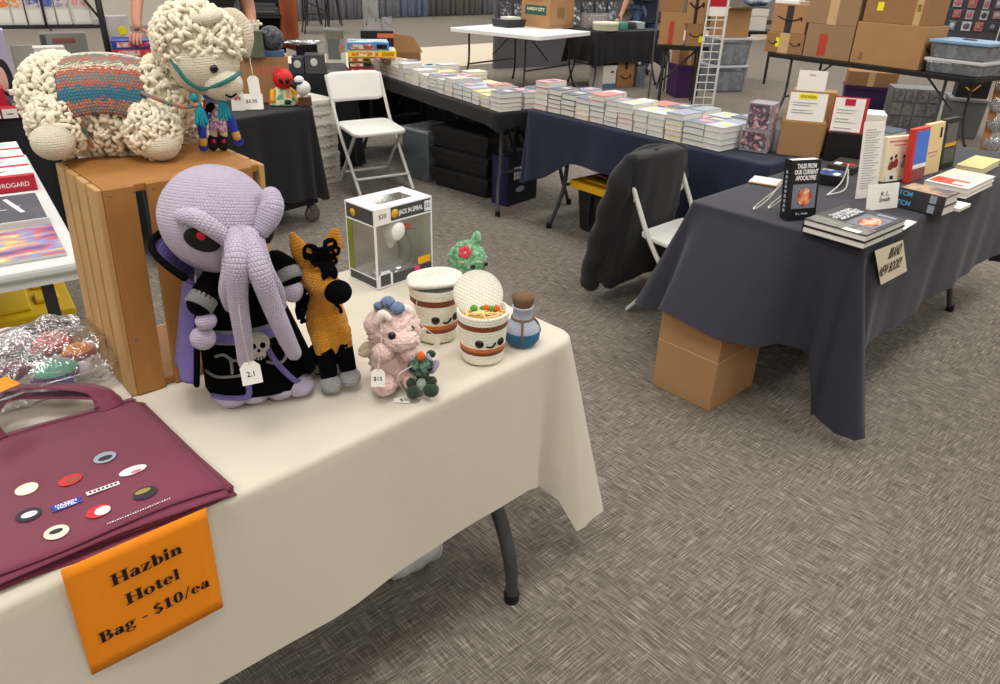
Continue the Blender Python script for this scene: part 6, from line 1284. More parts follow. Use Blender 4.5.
# books
dark_cov=M('cover_black',(28,28,32),.4,.15,30); cov_grey=M('cover_grey',(120,122,134),.5,.12,12)
fire=art('cover_flame',[(60,30,30),(190,80,50),(232,140,90),(240,200,170),(120,50,40)],34,4,.4)
def book(name,label,o,az,w,d,h,cov,spine_side='y',cat='book',group=None,mat_pages=pages):
    """closed book lying flat; near corner at o"""
    t=thing(name,label,cat,o,az,group); bm=B(); bx(bm,(.003,.003,.003),(w-.003,d-.003,h-.003)); obj('page_block',bm,mat_pages,t,False); bm=B(); bx(bm,(0,0,0),(w,d,.003)); bx(bm,(0,0,h-.003),(w,d,h))
    if spine_side=='y': bx(bm,(0,d-.003,.003),(w,d,h-.003))
    else: bx(bm,(w-.003,0,.003),(w,d,h-.003))
    obj('cover',bm,cov,t,False); return t
o=onA(863,250); ba_=R(41); w=along(o,ba_,903); d=along(o,ba_+PI/2,801); hh=hgt(o,236)/2
for i,l in enumerate(('lower of two thick books lying at the near corner of the charcoal table','upper of two thick books at the near corner of the charcoal table, showing its cover')):
    t=book('hardcover_book',l,o+V((0,0,i*(hh+.0005))),ba_,w,d,hh,dark_cov,'y',group='two thick books at the table corner')
    if not i: continue
    bm=B(); bx(bm,(.004,.004,hh),(w*.26,d-.004,hh+.0006)); obj('cover_photo',bm,art('cover_rubble',[(70,70,66),(120,118,110),(96,92,86),(150,140,124)],20,3,.4),t,False)
    bm=B(); bx(bm,(w*.28,.02,hh),(w*.80,d*.52,hh+.0006)); pn=obj('cover_panel',bm,cov_grey,t,False); bm=B(); ball(bm,(w*.52,d*.28,hh+.0008),(w*.2,d*.16,.0006),20,6); obj('flame_picture',bm,fire,pn)
    if i: text(t,'TALES FROM\nOUR CURRENT\nAPOCALYPSE',d*.1,wht,(w*.6,d*.72,hh+.001),(0,0,0),name='printed_title',bold=.03,sp=.9,w=w*.6)
    bm=B(); bx(bm,(w*.86,d*.1,hh),(w*.92,d*.4,hh+.0007)); obj('author_line',bm,gry,t,False)
    bm=B(); bx(bm,(.0,.03,hh),(w*.1,.09,hh+.0009)); obj('white_sticker',bm,paper,t,False)
bm=B(); tube(bm,[o+uA*w*.5-V((0,0,0))+V((.001,-.004,.006)),o+uA*w*.52+V((.001,-.003,.03)),o+uA*w*.58+V((.001,-.003,.045))],.0022,6,8); c_=obj('ribbon_marker',bm,dark_cov,t)
c_.matrix_parent_inverse=t.matrix_basis.inverted() if False else Matrix.LocRotScale(t.location,Euler((0,0,ba_)),None).inverted()
# book standing in a wire stand
fs=Fr(800,219,AZT); o=onA(786,220.5); sa=R(17); w=along(o,sa,815); sp_=.042; hB=hgt(o,163)
lean=.035
t=thing('hardcover_book','black hardcover with a flame picture standing in a wire stand on the charcoal table','book',o,sa)
def lb(bm,a,b,mi=0):
    vs=bx(bm,a,b,mi)
    for v in vs: v.co.y+=lean*v.co.z/hB; 
bm=B(); lb(bm,(0,0,0),(w,.003,hB)); lb(bm,(0,sp_-.003,0),(w,sp_,hB)); lb(bm,(0,.003,0),(.003,sp_-.003,hB)); obj('cover',bm,dark_cov,t,False)
bm=B(); lb(bm,(.003,.003,.003),(w-.003,sp_-.003,hB-.003)); obj('page_block',bm,pages,t,False)
bm=B(); lb(bm,(w*.12,-.0008,hB*.19),(w*.92,0,hB*.60)); pn=obj('cover_panel',bm,cov_grey,t,False); bm=B(); lb(bm,(w*.33,-.0014,hB*.27),(w*.75,-.0006,hB*.49)); obj('dark_square',bm,dark_cov,pn,False)
bm=B(); ball(bm,(0,0,0),(w*.24,.0012,hB*.15),20,10)
for v in bm.verts: v.co+=V((w*.53,-.0022,hB*.38)); v.co.y+=lean*v.co.z/hB
obj('flame_picture',bm,fire,pn)
tl_=math.atan2(lean,hB); text(t,'TALES FROM\nOUR CURRENT\nAPOCALYPSE',hB*.105,wht,(w*.52,-.0012+lean*.8,hB*.80),(PI/2-tl_,0,0),name='printed_title',bold=.04,sp=.95,w=w*.8); text(t,'R.L. Smith',hB*.055,wht,(w*.5,-.0012+lean*.1,hB*.10),(PI/2-tl_,0,0),name='printed_author',w=w*.4)
text(t,'Tales From Our Current Apocalypse',hB*.05,wht,(-.0012,sp_/2+lean*.5,hB*.5),(PI/2,PI/2,-PI/2),name='spine_lettering',w=None) if False else None
bm=B()
for k in range(9): box(bm,(-.0008,sp_*.5+lean*(.15+.08*k),hB*(.15+.08*k)),(.001,sp_*.28,hB*.05))
obj('spine_lettering',bm,gry,t,False)
bw=B(); 
sw=M('white_wire',(214,212,206),.4,.05); st_=thing('book_stand','white wire book stand behind the black hardcover','stand',o+V((cos(sa),sin(sa),0))*.0+V((-sin(sa),cos(sa),0))*(sp_+lean+.004),sa)
for x in (.01,w*.6): tube(bw,[(x,.0,hB*.55),(x-.03,.02,.25*hB),(x-.05,.06,.004),(x-.02,.10,.004),(x,.0,hB*.5)],.0035,8,26)
obj('frame',bw,sw,st_)
# open notebook behind
o=onA(777,187); t=thing('notebook','open white notebook behind the black hardcover','notebook',o,R(60)); w=.12; d=along(o,R(150),748); bm=B(); bx(bm,(0,0,0),(w,d,.004)); obj('cover',bm,M('tan_cover',(200,170,110),.7,.1),t,False); bm=B()
sheet(bm,lambda u,v:(.003+(w-.006)*u,.003+(d-.006)*v,.005+.006*abs(sin(u*PI*2))**.5*.8),16,4,th=.001); obj('page_spread',bm,paper,t)
# dark boxed sets beyond the hardcover
blue_sw=art('blue_swirl',[(14,16,26),(24,40,110),(40,90,190),(200,190,140),(230,226,210),(20,30,70)],13,6,.35)
o=onA(840,187); t=book('boxed_set','black boxed book with a blue swirling cover beyond the standing hardcover','book' and o,R(60),.16,along(o,R(150),812),.045,dark_cov) if False else thing('boxed_book','black boxed book with a blue swirling cover beyond the standing hardcover','book',o,R(58))
d=along(o,R(148),813); bm=B(); bx(bm,(0,0,0),(.13,d,.042)); obj('slipcase',bm,dark_cov,t,False,bev=.002); bm=B(); bx(bm,(.01,.012,.042),(.12,d-.012,.0428)); obj('cover_picture',bm,blue_sw,t,False); bm=B(); ball(bm,(.04,.03,.043),(.03,.016,.0008),16,6); obj('pale_spot',bm,paper,t)
o=onA(853,175); t=thing('boxed_book','dark brown book with a white label behind the blue swirling book','book',o,R(52)); d=along(o,R(142),826); bm=B(); bx(bm,(0,0,0),(.2,d,.03)); obj('slipcase',bm,M('dark_brown_cover',(60,52,48),.5,.3,14),t,False,bev=.002); bm=B(); bx(bm,(.03,d*.6,.03),(.08,d*.85,.0306)); obj('white_label',bm,paper,t,False); bm=B(); bx(bm,(.05,.02,.03),(.09,.06,.0305)); obj('red_spot',bm,redp,t,False)
# tall flyer standing on a wire stand
def flyer(name,label,a,b,h,mats,leanv,lines=0,cat='sign',depth=.003,body=None):
    """upright sheet or book from two bottom points"""
    az=math.atan2((b-a).y,(b-a).x); w=(b-a).length; t=thing(name,label,cat,a,az); bm=B(); prism(bm,[(0,0,0),(w,0,0),(w,leanv,h),(0,leanv,h)],(0,depth,0)); obj('sheet' if depth<.01 else 'book_block',bm,mats,t,False)
    k=leanv/h
    def pt(n,xa,za,xb,zb,m,o_=.0008,par=None):
        bm=B(); prism(bm,[(w*xa,h*za*k-o_,h*za),(w*xb,h*za*k-o_,h*za),(w*xb,h*zb*k-o_,h*zb),(w*xa,h*zb*k-o_,h*zb)],(0,.0006,0)); return obj(n,bm,m,par or t,False)
    if lines:
        bm=B()
        for i in range(lines):
            z=h*(.9-.8*i/lines); prism(bm,[(w*.12,z*k-.0012,z),(w*(.6+.25*((i*5)%3)/2),z*k-.0012,z),(w*(.6+.25*((i*5)%3)/2),(z+.0022)*k-.0012,z+.0022),(w*.12,(z+.0022)*k-.0012,z+.0022)],(0,.0006,0))
        obj('printed_lines',bm,M('grey_print',(150,150,160)),t,False)
    return t,w,h,pt,math.atan(k)
a=onA(855.5,199); b=a+V((cos(R(20)),sin(R(20)),0))*along(a,R(20),876)
flyer('flyer','tall narrow white flyer of printed lines standing by the name card','x' and a,b,hgt(a,125),paper,.05,24)
bw=B(); st_=thing('book_stand','white wire stand behind the tall flyer','stand',a+V((-.03,.03,0)),R(20)); tube(bw,[(-.07,.03,.004),(-.0,.04,.05),(.03,.055,.12)],.003,8,10); tube(bw,[(-.07,.03,.004),(.0,.01,.03),(.03,.05,.1)],.003,8,10); obj('frame',bw,sw,st_)
a=onA(866,211); az_=R(22); b=a+V((cos(az_),sin(az_),0))*along(a,az_,897)
a=a; t,w,h,pt,tl_=flyer('name_card','white card with a handwritten name between the flyer and the dark books',a,b,hgt(a,187),paper,.02,cat='card'); text(t,'R. L.\nSmith',h*.26,ink,(w*.55,.02*.5-.002,h*.5),(PI/2-tl_,0,0),name='handwriting',shear=.15,sp=.9)
# row of upright books in a rack
rk=[('cream book showing two small figures, leftmost of the upright row',(236,222,190),882,907,182,139,'figs'),('red-spined book with a bright blue cover in the upright row',(206,60,44),907,923,183,131,'blue'),('cream book with a dark figure at its edge in the upright row',(228,200,150),922,938,176,126,'edge'),('black book with a gold band, rightmost of the upright row',(38,38,36),938,953,170,121,'gold')]
for l,c,x0,x1,y1,y0,kd in rk:
    a=onA(x0,y1); az_=R(38) if kd!='figs' else R(24); b=a+V((cos(az_),sin(az_),0))*along(a,az_,x1); t,w,h,pt,tl_=flyer('upright_book',l,a,b,hgt(a,y0),[M('upr_%d'%c[0],c,.5,.06,10)],.03,cat='book',depth=.022)
    if kd=='figs':
        f1=M('figure_print',(150,60,60),.6,.2,30); 
        for x,zz,m_ in ((.25,.32,f1),(.42,.36,f1),(.75,.34,gry)):
            bm=B(); k=.03/h
            ball(bm,(w*x,h*zz*k-.001,h*zz),(w*.1,.001,h*.16),12,8); ball(bm,(w*x,h*(zz+.2)*k-.001,h*(zz+.2)),(w*.05,.001,h*.05),10,6,mi=1); obj('printed_figure',bm,[m_,drk],t)
        pt('title_line',.1,.88,.9,.92,M('rose_ink',(196,130,120),.7,.1)); pt('title_line',.3,.80,.8,.83,M('rose_ink',(196,130,120)))
        p_=pt('white_ticket',.08,.0,.55,.18,paper,.003); pt('ticket_mark',.25,.05,.38,.13,drk,.004,p_)
    if kd=='blue': pt('red_spine',0,0,.14,1,redp); pt('blue_picture',.2,.32,1,.95,M('bright_blue',(70,116,206),.5,.1,20)); pt('brown_picture',.2,0,1,.24,M('brick_print',(150,80,80),.6,.2,40)); pt('cream_band',.2,.24,1,.32,paper)
    if kd=='edge': pt('dark_figure',.75,.7,.88,.9,drk); pt('title_line',.15,.42,.75,.45,M('rose_ink',(196,130,120))); pt('title_line',.25,.35,.65,.37,M('rose_ink',(196,130,120)))
    if kd=='gold': pt('grey_picture',.2,.5,.9,.9,M('grey_glow',(90,92,90),.6,.3,14)); pt('gold_band',.2,.44,.95,.52,M('gold_print',(214,160,50),.5,.1)); pt('dark_picture',.2,.1,.9,.4,M('grey_dim',(80,82,78),.6,.3,14))
# white book stacks with navy covers behind
navc=M('cover_navy',(52,64,90),.5,.1,10); 
o=onA(884,163); sa_=R(40)
for i in range(4):
    t=book('thick_book',['bottom','second','third','topmost'][i]+' white-edged thick book with a navy cover in the pile behind the flyer',o+V((0,0,i*.036)),sa_,.17,.12,.035,navc,'y',group='navy thick books behind the flyer')
o=o+V((cos(sa_),sin(sa_),0))*.0+V((-sin(sa_),cos(sa_),0))*.128
for i in range(4):
    t=book('thick_book',['bottom','second','third','topmost'][i]+' white-edged thick book with a slate cover in the pile left of the navy ones',o+V((0,0,i*.036)),sa_,.17,.12,.035,M('cover_slate',(74,80,90),.5,.1),'y',group='slate thick books behind the flyer')
# two thick dark books with blue lettering
o=onA(941,217); az_=R(40); d=along(o,az_+PI/2,895); hh=.038; dkb=M('cover_storm',(58,54,58),.5,.4,16)
for i,l in enumerate(('lower dark thick book with blue lettering, right of the name card','upper dark thick book with blue lettering, right of the name card')):
    t=book('thick_book',l,o+V((0,0,i*(hh+.0005))),az_,.12,d,hh,dkb,'y'); bm=B(); bx(bm,(-.0012,0,.001),(0,d,hh-.001)); obj('spine',bm,dkb,t,False); text(t,'TCM',hh*.7,M('sky_ink',(90,170,220),.5,.1),(-.0015,d*.84,hh*.5),FY,name='spine_lettering',bold=.02); bm=B(); bx(bm,(-.0018,d*.18,hh*.1),(-.001,d*.32,hh*.9)); obj('barcode_label',bm,gry,t,False)
    if i: bm=B(); bx(bm,(.004,.004,hh),(.116,d-.004,hh+.0006)); obj('cover_picture',bm,art('storm_cover',[(60,60,72),(96,84,84),(190,150,100),(70,66,80)],12,8,.4),t,False)
# white magazines and papers
o=onA(959,212); t=book('magazine','white magazine with a small round picture, right of the dark thick books',o,R(42),.12,along(o,R(132),937),.012,paper); bm=B(); ball(bm,(.05,.06,.0125),(.02,.03,.0006),16,6); obj('round_picture',bm,art('tiny_art',[(210,120,80),(60,60,120),(230,200,150)],30,2),t)
o=onA(965,199); az_=R(43); d=along(o,az_+PI/2,922)
for i,l in enumerate(('lower white paperback with an orange-red cover at the right of the charcoal table','upper white paperback with an orange-red cover at the right of the charcoal table')):
    t=book('thick_book',l,o+V((0,0,i*.0215)),az_,.34,d,.021,paper); 
    if i: bm=B(); bx(bm,(.02,.03,.021),(.13,d*.95,.0216)); obj('orange_panel',bm,M('orange_red',(226,80,50),.5,.12,10),t,False); bm=B(); bx(bm,(.04,.02,.0212),(.09,.08,.0222)); obj('white_sticker',bm,paper,t,False); bm=B(); bx(bm,(.15,.02,.021),(.32,d*.98,.0218)); obj('cream_panel',bm,M('cream_print',(240,230,196),.6,.05),t,False)
o=onA(980,176); d=along(o,R(135),954)
for i,l in enumerate(('lower yellow-cream booklet at the back of the charcoal table','upper yellow-cream booklet at the back of the charcoal table')):
    t=book('booklet',l,o+V((0,0,i*.0165)),R(45),.3,d,.016,M('yellow_cream',(226,206,140),.6,.06,10))
# loose sheets
o=onA(904,230); t=thing('paper_sheet','loose white sheet with a faint drawing between the book pile and the dark books','paper',o,R(46)); bm=B(); bx(bm,(0,0,0),(.14,.12,.001)); obj('sheet',bm,paper,t,False); bm=B(); tube(bm,[(.04,.03,.0014),(.08,.06,.0014),(.05,.09,.0014),(.1,.08,.0014)],.0012,6,14); obj('faint_drawing',bm,M('grey_print',(150,150,160)),t)
# note hanging at the table edge
nA=V((sin(AA),-cos(AA),0)); 
def on_aisle(px,py,off=.026):
    p0=oB+nA*off; dd=ray(px,py); return CAM+dd*((p0-CAM).dot(nA)/dd.dot(nA))
P=[on_aisle(*p) for p in ((881,285),(907,271),(903,240),(875,251))]; c1=sum(P,V())/4; lp=[((p-c1).dot(uA),(p-c1).z) for p in P]
t=thing('note','cream handwritten note hanging on the aisle side of the charcoal cloth','note',c1,AA); bm=B(); prism(bm,[(x,0,z) for x,z in lp],(0,.001,0)); obj('sheet',bm,M('cream_paper',(226,214,186),.8,.05),t,False); sl=math.atan2(lp[2][1]-lp[3][1],lp[2][0]-lp[3][0])
text(t,'BRAND\nNEW BOOK!!',.062,M('pencil_ink',(76,66,60),.8,.2,60),(0,-.0012,.01),(PI/2,-sl*.6,0),name='handwriting',w=.205,sp=1.0,bold=.012)
# ================================================================ far booths
# white folding table with a carton
o=at(535,37,.74); wz=R(52); wL=along(o,wz+PI/2,444); wW=along(o,wz,596)
wt=folding_table('folding_table','white folding table on thin dark legs beyond the paperback rows',mid(o,wz,wW,wL),wz+PI/2,wL,min(wW,1.2),.74,M('white_top',(226,226,226),.5,.04),M('dark_steel',(54,50,48),.4,.1,metal=.3),top=.05)
FWt=Fr(548,29,.741)
o=at(549,29,.741); bz=R(40); w=along(o,bz,573); d=along(o,bz+PI/2,521); t,w,h=(lambda q:(q[0],q[1],q[3]))(carton('cardboard_box','large moving carton with a green band on the white folding table',o,0,0,0,0,0,bz,w=w,d=d,h=.5))
bm=B(); bx(bm,(-.0015,d*.12,h*.32),(0,d*.86,h*.56)); gb2=obj('green_band',bm,M('green_print',(40,84,66),.7,.1,20),t,False); text(gb2,'HARDY·CITY',h*.11,M('cream_print',(240,230,196)),(-.002,d*.49,h*.46),FY,name='printed_name',w=d*.62,bold=.02)
for z in (.66,.74): bm=B(); bx(bm,(-.0012,d*.25,h*z),(0,d*.75,h*(z+.03))); obj('faded_line',bm,M('faded_brown',(140,100,72),.8,.1),t,False)
bm=B(); bx(bm,(w*.3,-.0012,h*.25),(w*.6,0,h*.52)); obj('stamp',bm,M('faded_stamp',(130,104,70),.8,.3,40),t,False); bm=B(); bx(bm,(w*.45,-.0012,h*.85),(w*.65,0,h*.93)); obj('hand_hole',bm,M('dark_hole',(40,28,20),.9,.1),t,False); bm=B(); bx(bm,(w*.05,-.0012,h*.06),(w*.95,0,h*.09)); obj('dark_line',bm,M('faded_brown',(140,100,72)),t,False)
q=at(519,28,.741); t=thing('tray','black tray with white papers left of the moving carton','tray',q+V((cos(R(140)),sin(R(140)),0))*.02,R(40)); bm=B(); box(bm,(.0,.2,.05),(.34,.36,.10),tap=.1); obj('tub',bm,gb_,t,False,bev=.008); bm=B(); box(bm,(.0,.16,.115),(.2,.2,.03)); obj('paper_pile',bm,paper,t,False)
# persons' legs far beyond (trousers and dark shoes)
pl2=at(588,27,0); pl2=V((pl2.x,pl2.y,0)); person('person','person in grey trousers standing far beyond the white folding table',pl2,R(-15),(lambda J:(J.update(slL=(-.23,.01,1.26),slR=(.23,.01,1.26)),J)[1])(joints()),RAD,outfit(M('grey_shirt',(96,98,104),.9,.1),M('grey_trousers',(112,112,120),.9,.1),sho),M('brown_hair',(60,44,34)),[('L',(0,-.2,-1),(0,-1,.2)),('R',(0,-.2,-1),(0,-1,.2))])
# far black-draped table
o=at(598,32,.74); fz=R(30); L_=along(o,fz,650)+.25; ft,fc,_=draped('t',['folding table under the half-length black cloth far behind the paperback rows','half-length black cloth on the far table of books'],o,fz,L_,.7,.74,.40,dk,41,corner=(.1,.2,.05,.05),flare=.08,ins=.07)
ux=V((cos(fz),sin(fz),0)); vx=V((-sin(fz),cos(fz),0)); o0=V((o.x,o.y,0))
def onF(s,v,z=.746): return o0+ux*s+vx*v+V((0,0,z))
t=thing('tin','round pale tin on the far black-draped table','tin',onF(.22,.14),fz); bm=B(); lathe(bm,[(.17,0),(.175,.01),(.175,.07),(.18,.075),(.18,.10),(.17,.105)],(0,0,0),28); obj('can',bm,M('pale_tin',(206,204,180),.5,.06),t)
t=thing('display_case','clear display case of small books on the far black-draped table','case',onF(.10,.36),fz); bm=B(); bx(bm,(0,0,0),(.36,.2,.2)); obj('shell',bm,clear('clear_shell',(232,232,236)),t,False); bm=B(); bx(bm,(.02,.05,.01),(.34,.18,.16)); obj('contents',bm,art('case_art',[(220,216,210),(140,120,120),(200,190,180)],20,4),t,False)
for i,(s,c,l) in enumerate(((.52,(60,130,110),'teal book pile on the far black-draped table'),(.66,(40,44,52),'black book pile on the far black-draped table'),(.82,(150,160,160),'grey book pile at the right of the far black-draped table'))):
    t=thing('book_pile',l,'book',onF(s,.2),fz); 
    for k in range(3): bm=B(); bx(bm,(0,0,k*.03),(.13,.2,k*.03+.028)); obj('book',bm,M('farb_%d_%d'%(i,k),tuple(min(255,q+k*16) for q in c),.6,.1),t,False)
def floorbox(name,label,cat,px0,px1,py,pyT,dep,mat,az=fz,bev=.006):
    a=at(px0,py,0); w=along(a,az,px1); h=hgt(a,pyT); t=thing(name,label,cat,a,az); bm=B(); bx(bm,(0,0,0),(w,dep,h)); obj('body',bm,mat,t,False,bev=bev); return t,w,h
t,w,h=floorbox('file_box','white file box with a blue base under the far black-draped table','box',602,615,89,66,.32,M('white_carton',(206,200,192))); bm=B(); bx(bm,(-.006,-.006,h*.86),(w+.006,.326,h+.003)); obj('lid',bm,M('white_carton',(206,200,192)),t,False); pane(t,'blue_base',.0,.0,w,h*.22,M('steel_blue',(80,110,140),.7,.3,20)); pane(t,'hand_hole',w*.55,h*.68,w*.8,h*.76,ink)
def smile(t,w,h,m,x0=.28,x1=.8,z=.5,nm='smile_mark'):
    bm=B(); tube(bm,[(w*x0,-.002,h*(z+.05)),(w*(x0+x1)/2,-.002,h*(z-.08)),(w*x1,-.002,h*(z+.04))],h*.022,6,14); tube(bm,[(w*(x1-.07),-.002,h*(z+.06)),(w*x1,-.002,h*(z+.05)),(w*(x1-.01),-.002,h*(z-.05))],h*.018,6,8); obj(nm,bm,m,t)
t,w,h=floorbox('cardboard_box','brown carton with a curved smile mark under the far black-draped table','box',616,633,88,62,.34,card_d); smile(t,w,h,ink,.2,.8,.42); pane(t,'tape_end',w*.42,h*.7,w*.58,h,tapek)
t,w,h=floorbox('clear_tote','clear tote right of the smile-marked carton under the far table','box',636,644,87,66,.3,clear('cloudy_plastic',(200,210,220)))
for (px,py,l) in ((648,100,'slim grey pole at the right end of the far black-draped table'),):
    a=at(px,py,0); t=obj('pole',(lambda b:(tube(b,[(0,0,0),(0,0,1.5)],.012,8,2),b)[1])(B()),grey_metal,None,True,loc=a); tag(t,l,'pole')
# person leaning over that table
pp=at(657,84,0); pp=V((pp.x,pp.y,0))+vx*.8+ux*.3
J=joints(palmL=(-.50,-.02,.84),wrL=(-.46,-.02,.90),elL=(-.36,.0,1.12),shL=(-.20,-.04,1.36),chest=(-.03,-.04,1.3),neck=(-.05,-.08,1.46),head=(-.07,-.12,1.58),crown=(-.08,-.12,1.66)); J['slL']=(-.25,-.03,1.27); J['slR']=(.22,0,1.3)
person('person','person in a navy T-shirt and jeans reaching over the far black-draped table',pp,fz,J,RAD,outfit(M('navy_tshirt',(34,38,54),.9,.1),jean,sho),M('brown_hair',(60,44,34)),[('L',(-.6,0,-.6),(-.5,0,.8)),('R',(0,-.2,-1),(0,-1,.2))])
# comics wall far behind that table
a=at(596,33,0); t=thing('comic_rack','tall rack of black and white comics far behind the reaching person','rack',V((o.x,o.y,0))+vx*2.2-ux*.3,fz); bm=B(); bx(bm,(0,.1,0),(2.4,.16,2.2)); obj('back_panel',bm,M('rack_grey',(90,90,94),.7,.1),t,False); cmr=random.Random(4)
for r_ in range(3):
    bm=B(); bx(bm,(0,.0,.62+r_*.5),(2.4,.1,.64+r_*.5)); obj('rail',bm,grey_metal,t,False)
    for c in range(9): bm=B(); x=.06+c*.26; z=.645+r_*.5; prism(bm,[(x,.02,z),(x+.2,.02,z),(x+.2,.08,z+.33),(x,.08,z+.33)],(0,.006,0)); obj('comic',bm,art('comic_%d'%cmr.randrange(4),[(220,218,216),(90,90,96),(40,40,46),(190,188,190)],14,cmr.randrange(5),.5),t,False)
# black-topped table with shipping cartons, left of the grid panel
oC=at(664,47,.72); czz=R(-10); tC=thing('folding_table','black folding table carrying taped cartons left of the white grid panel','table',V((oC.x,oC.y,0))+V((oC.x,oC.y,0)).normalized()*.25,czz)
bm=B(); bx(bm,(-.08,0,.67),(.52,.75,.72)); obj('tabletop',bm,black_plastic,tC,False,bev=.006)
for x in (.02,.42):
    for y in (.1,.65): bm=B(); tube(bm,[(x,y,.01),(x,y,.68)],.015,8,2); obj('leg',bm,black_metal,tC)
bm=B(); tube(bm,[(.02,.1,.3),(.38,.1,.66)],.012,8,2); obj('stay',bm,black_metal,tC)
Ft=Fr(664,47,.721)
def scarton(name,label,fr,r,dy,dep,mat=card,z0=None,redt=False,blackt=False,smile_=False,label_=None,group=None):
    t,w,h=fbox('cardboard_box',label,'box',fr,r,dy+.25,dep,mat,z0=z0,group=group); 
    if redt: pane(t,'red_tape',w*.38,h*.0,w*.58,h*.72,red_tape)
    if blackt: pane(t,'black_tape',w*.42,0,w*.6,h,tapek)
    if smile_: smile(t,w,h,ink,.15,.88,.5)
    if label_: pane(t,'yellow_label',w*label_[0],h*label_[1],w*label_[2],h*label_[3],yel)
    bm=B(); bx(bm,(.004,dep*.47,h),(w-.004,dep*.53,h+.001)); obj('packing_tape',bm,tape,t,False)
    return t,w,h
t,w,h=scarton('c','carton with a red tape strip on the black table left of the white grid panel',Ft,(658,12,682.5,44),.04,.32,redt=True,z0=.7215); z1=.7215+h
scarton('c','plain carton atop the red-taped carton left of the white grid panel',Ft,(659,-14,683,11),.05,.3,card_d,z0=z1+.001)
t,w,h=scarton('c','low carton with a smile mark and yellow label beside the red-taped carton',Ft,(685,24,703,45),.02,.3,card_d,z0=.7215,smile_=True,label_=(.72,.18,.92,.5)); z1=.7215+h
scarton('c','tall carton with black tape atop the yellow-labelled low carton',Ft,(685,-14,704,23),.03,.28,card,z0=z1+.001,blackt=True,smile_=True)
t,w,h=floorbox('storage_tote','purple tote under the black table left of the white grid panel','box',675,697,98,66,.4,M('purple_plastic',(66,34,82),.5,.1),R(8)); bm=B(); bx(bm,(-.01,-.01,h-.03),(w+.01,.41,h+.004)); obj('lid',bm,M('purple_plastic',(66,34,82)),t,False); zt=h
t2=thing('cardboard_box','dim brown carton on the purple tote left of the white grid panel','box',t.location+V((0,.06,zt+.005)),R(8)); bm=B(); bx(bm,(.0,0,0),(w*.95,.3,.2)); obj('body',bm,card_d,t2,False,bev=.004); pane(t2,'packing_tape',w*.4,0,w*.55,.2,tape)
a=at(663,90,0); t=thing('tripod','folded black tripod under the black table left of the white grid panel','tripod',a,0)
for k in range(3): bm=B(); an_=2.1*k+.4; tube(bm,[(.10*cos(an_),.10*sin(an_),.01),(.02*cos(an_),.02*sin(an_),.5)],.012,8,2); obj('leg',bm,black_metal,t)
bm=B(); tube(bm,[(0,0,.46),(0,0,.6)],.02,8,2); bx(bm,(-.06,-.03,.54),(.06,.03,.6)); obj('head',bm,black_metal,t)
# white wire grid panel
a=at(692,112,0); b=at(711.5,112,0); ga=math.atan2((b-a).y,(b-a).x); gw=(b-a).length; t=thing('grid_panel','white wire grid panel standing behind the paperback rows','panel',a,ga); gh=hgt(b,0)+.25
gm=M('white_wire',(214,212,206)); bm=B(); tube(bm,[(gw,0,0),(gw,.0,gh)],.016,8,2); obj('post',bm,gm,t); bm=B(); tube(bm,[(0,0,0),(0.02,0,gh)],.010,8,2); obj('post',bm,gm,t); bm=B(); tube(bm,[(gw*.5,0,0),(gw*.55,0,gh)],.007,6,2); tube(bm,[(gw*.04,0,.02),(gw,0,.02)],.007,6,2)
for k in range(1,int(gh/.085)): tube(bm,[(.02*k*.085/gh,0,k*.085),(gw,0,k*.085)],.006,6,2)
obj('grid',bm,gm,t); bm=B(); bx(bm,(.03,-.012,gh-.42),(gw-.02,-.008,gh-.22)); ps=obj('paper_tag',bm,paper,t,False); bm=B(); bx(bm,(.03,-.014,gh-.32),(gw-.02,-.012,gh-.2)); obj('red_tag',bm,crim,t,False)
# translucent totes with a carton on top
cl1=clear('frost_plastic',(214,220,226),.1,.3,bc=(150,156,164)); 
a=at(714,93,0); tz=R(20); w=along(a,tz,744); h=hgt(a,66); cont=art('tote_contents',[(190,188,180),(140,136,130),(214,214,212),(100,104,116)],9,3,.5)
def clear_tote(label,loc,az,w,d,h,lidc,inner=True):
    t=thing('clear_tote',label,'box',loc,az); bm=B(); box(bm,(w/2,d/2,(h-.03)/2),(w,d,h-.03),tap=.08); obj('tub',bm,cl1,t,False,bev=.01); bm=B(); bx(bm,(-.012,-.012,h-.03),(w+.012,d+.012,h-.001)); obj('lid',bm,lidc,t,False,bev=.006)
    if inner: bm=B(); box(bm,(w/2,d/2,h*.4),(w*.86,d*.86,h*.7),tap=.06); obj('packed_contents',bm,cont,t,False)
    return t
glid=M('grey_lid',(186,190,196),.5,.05); clear_tote('lower frosted tote in the pair right of the white grid panel',a,tz,w,.42,h,glid); h2=hgt(a+V((0,0,h)),38)
clear_tote('upper frosted tote in the pair right of the white grid panel',a+V((0,0,h)),tz,w,.42,h2,glid)
o=a+V((0.02,0.02,h+h2+.0005)); t=thing('cardboard_box','brown carton on top of the frosted totes','box',o,tz); h3=.36; bm=B(); bx(bm,(0,0,0),(w*.78,.36,h3)); obj('body',bm,card,t,False,bev=.004); bm=B(); bx(bm,(0,.16,h3),(w*.78,.2,h3+.001)); obj('packing_tape',bm,tape,t,False); bm=B(); prism(bm,[(0,0,h3),(w*.78,0,h3),(w*.8,-.12,h3+.02),(-.02,-.12,h3+.02)],(0,0,.004)); obj('flap',bm,card,t,False)
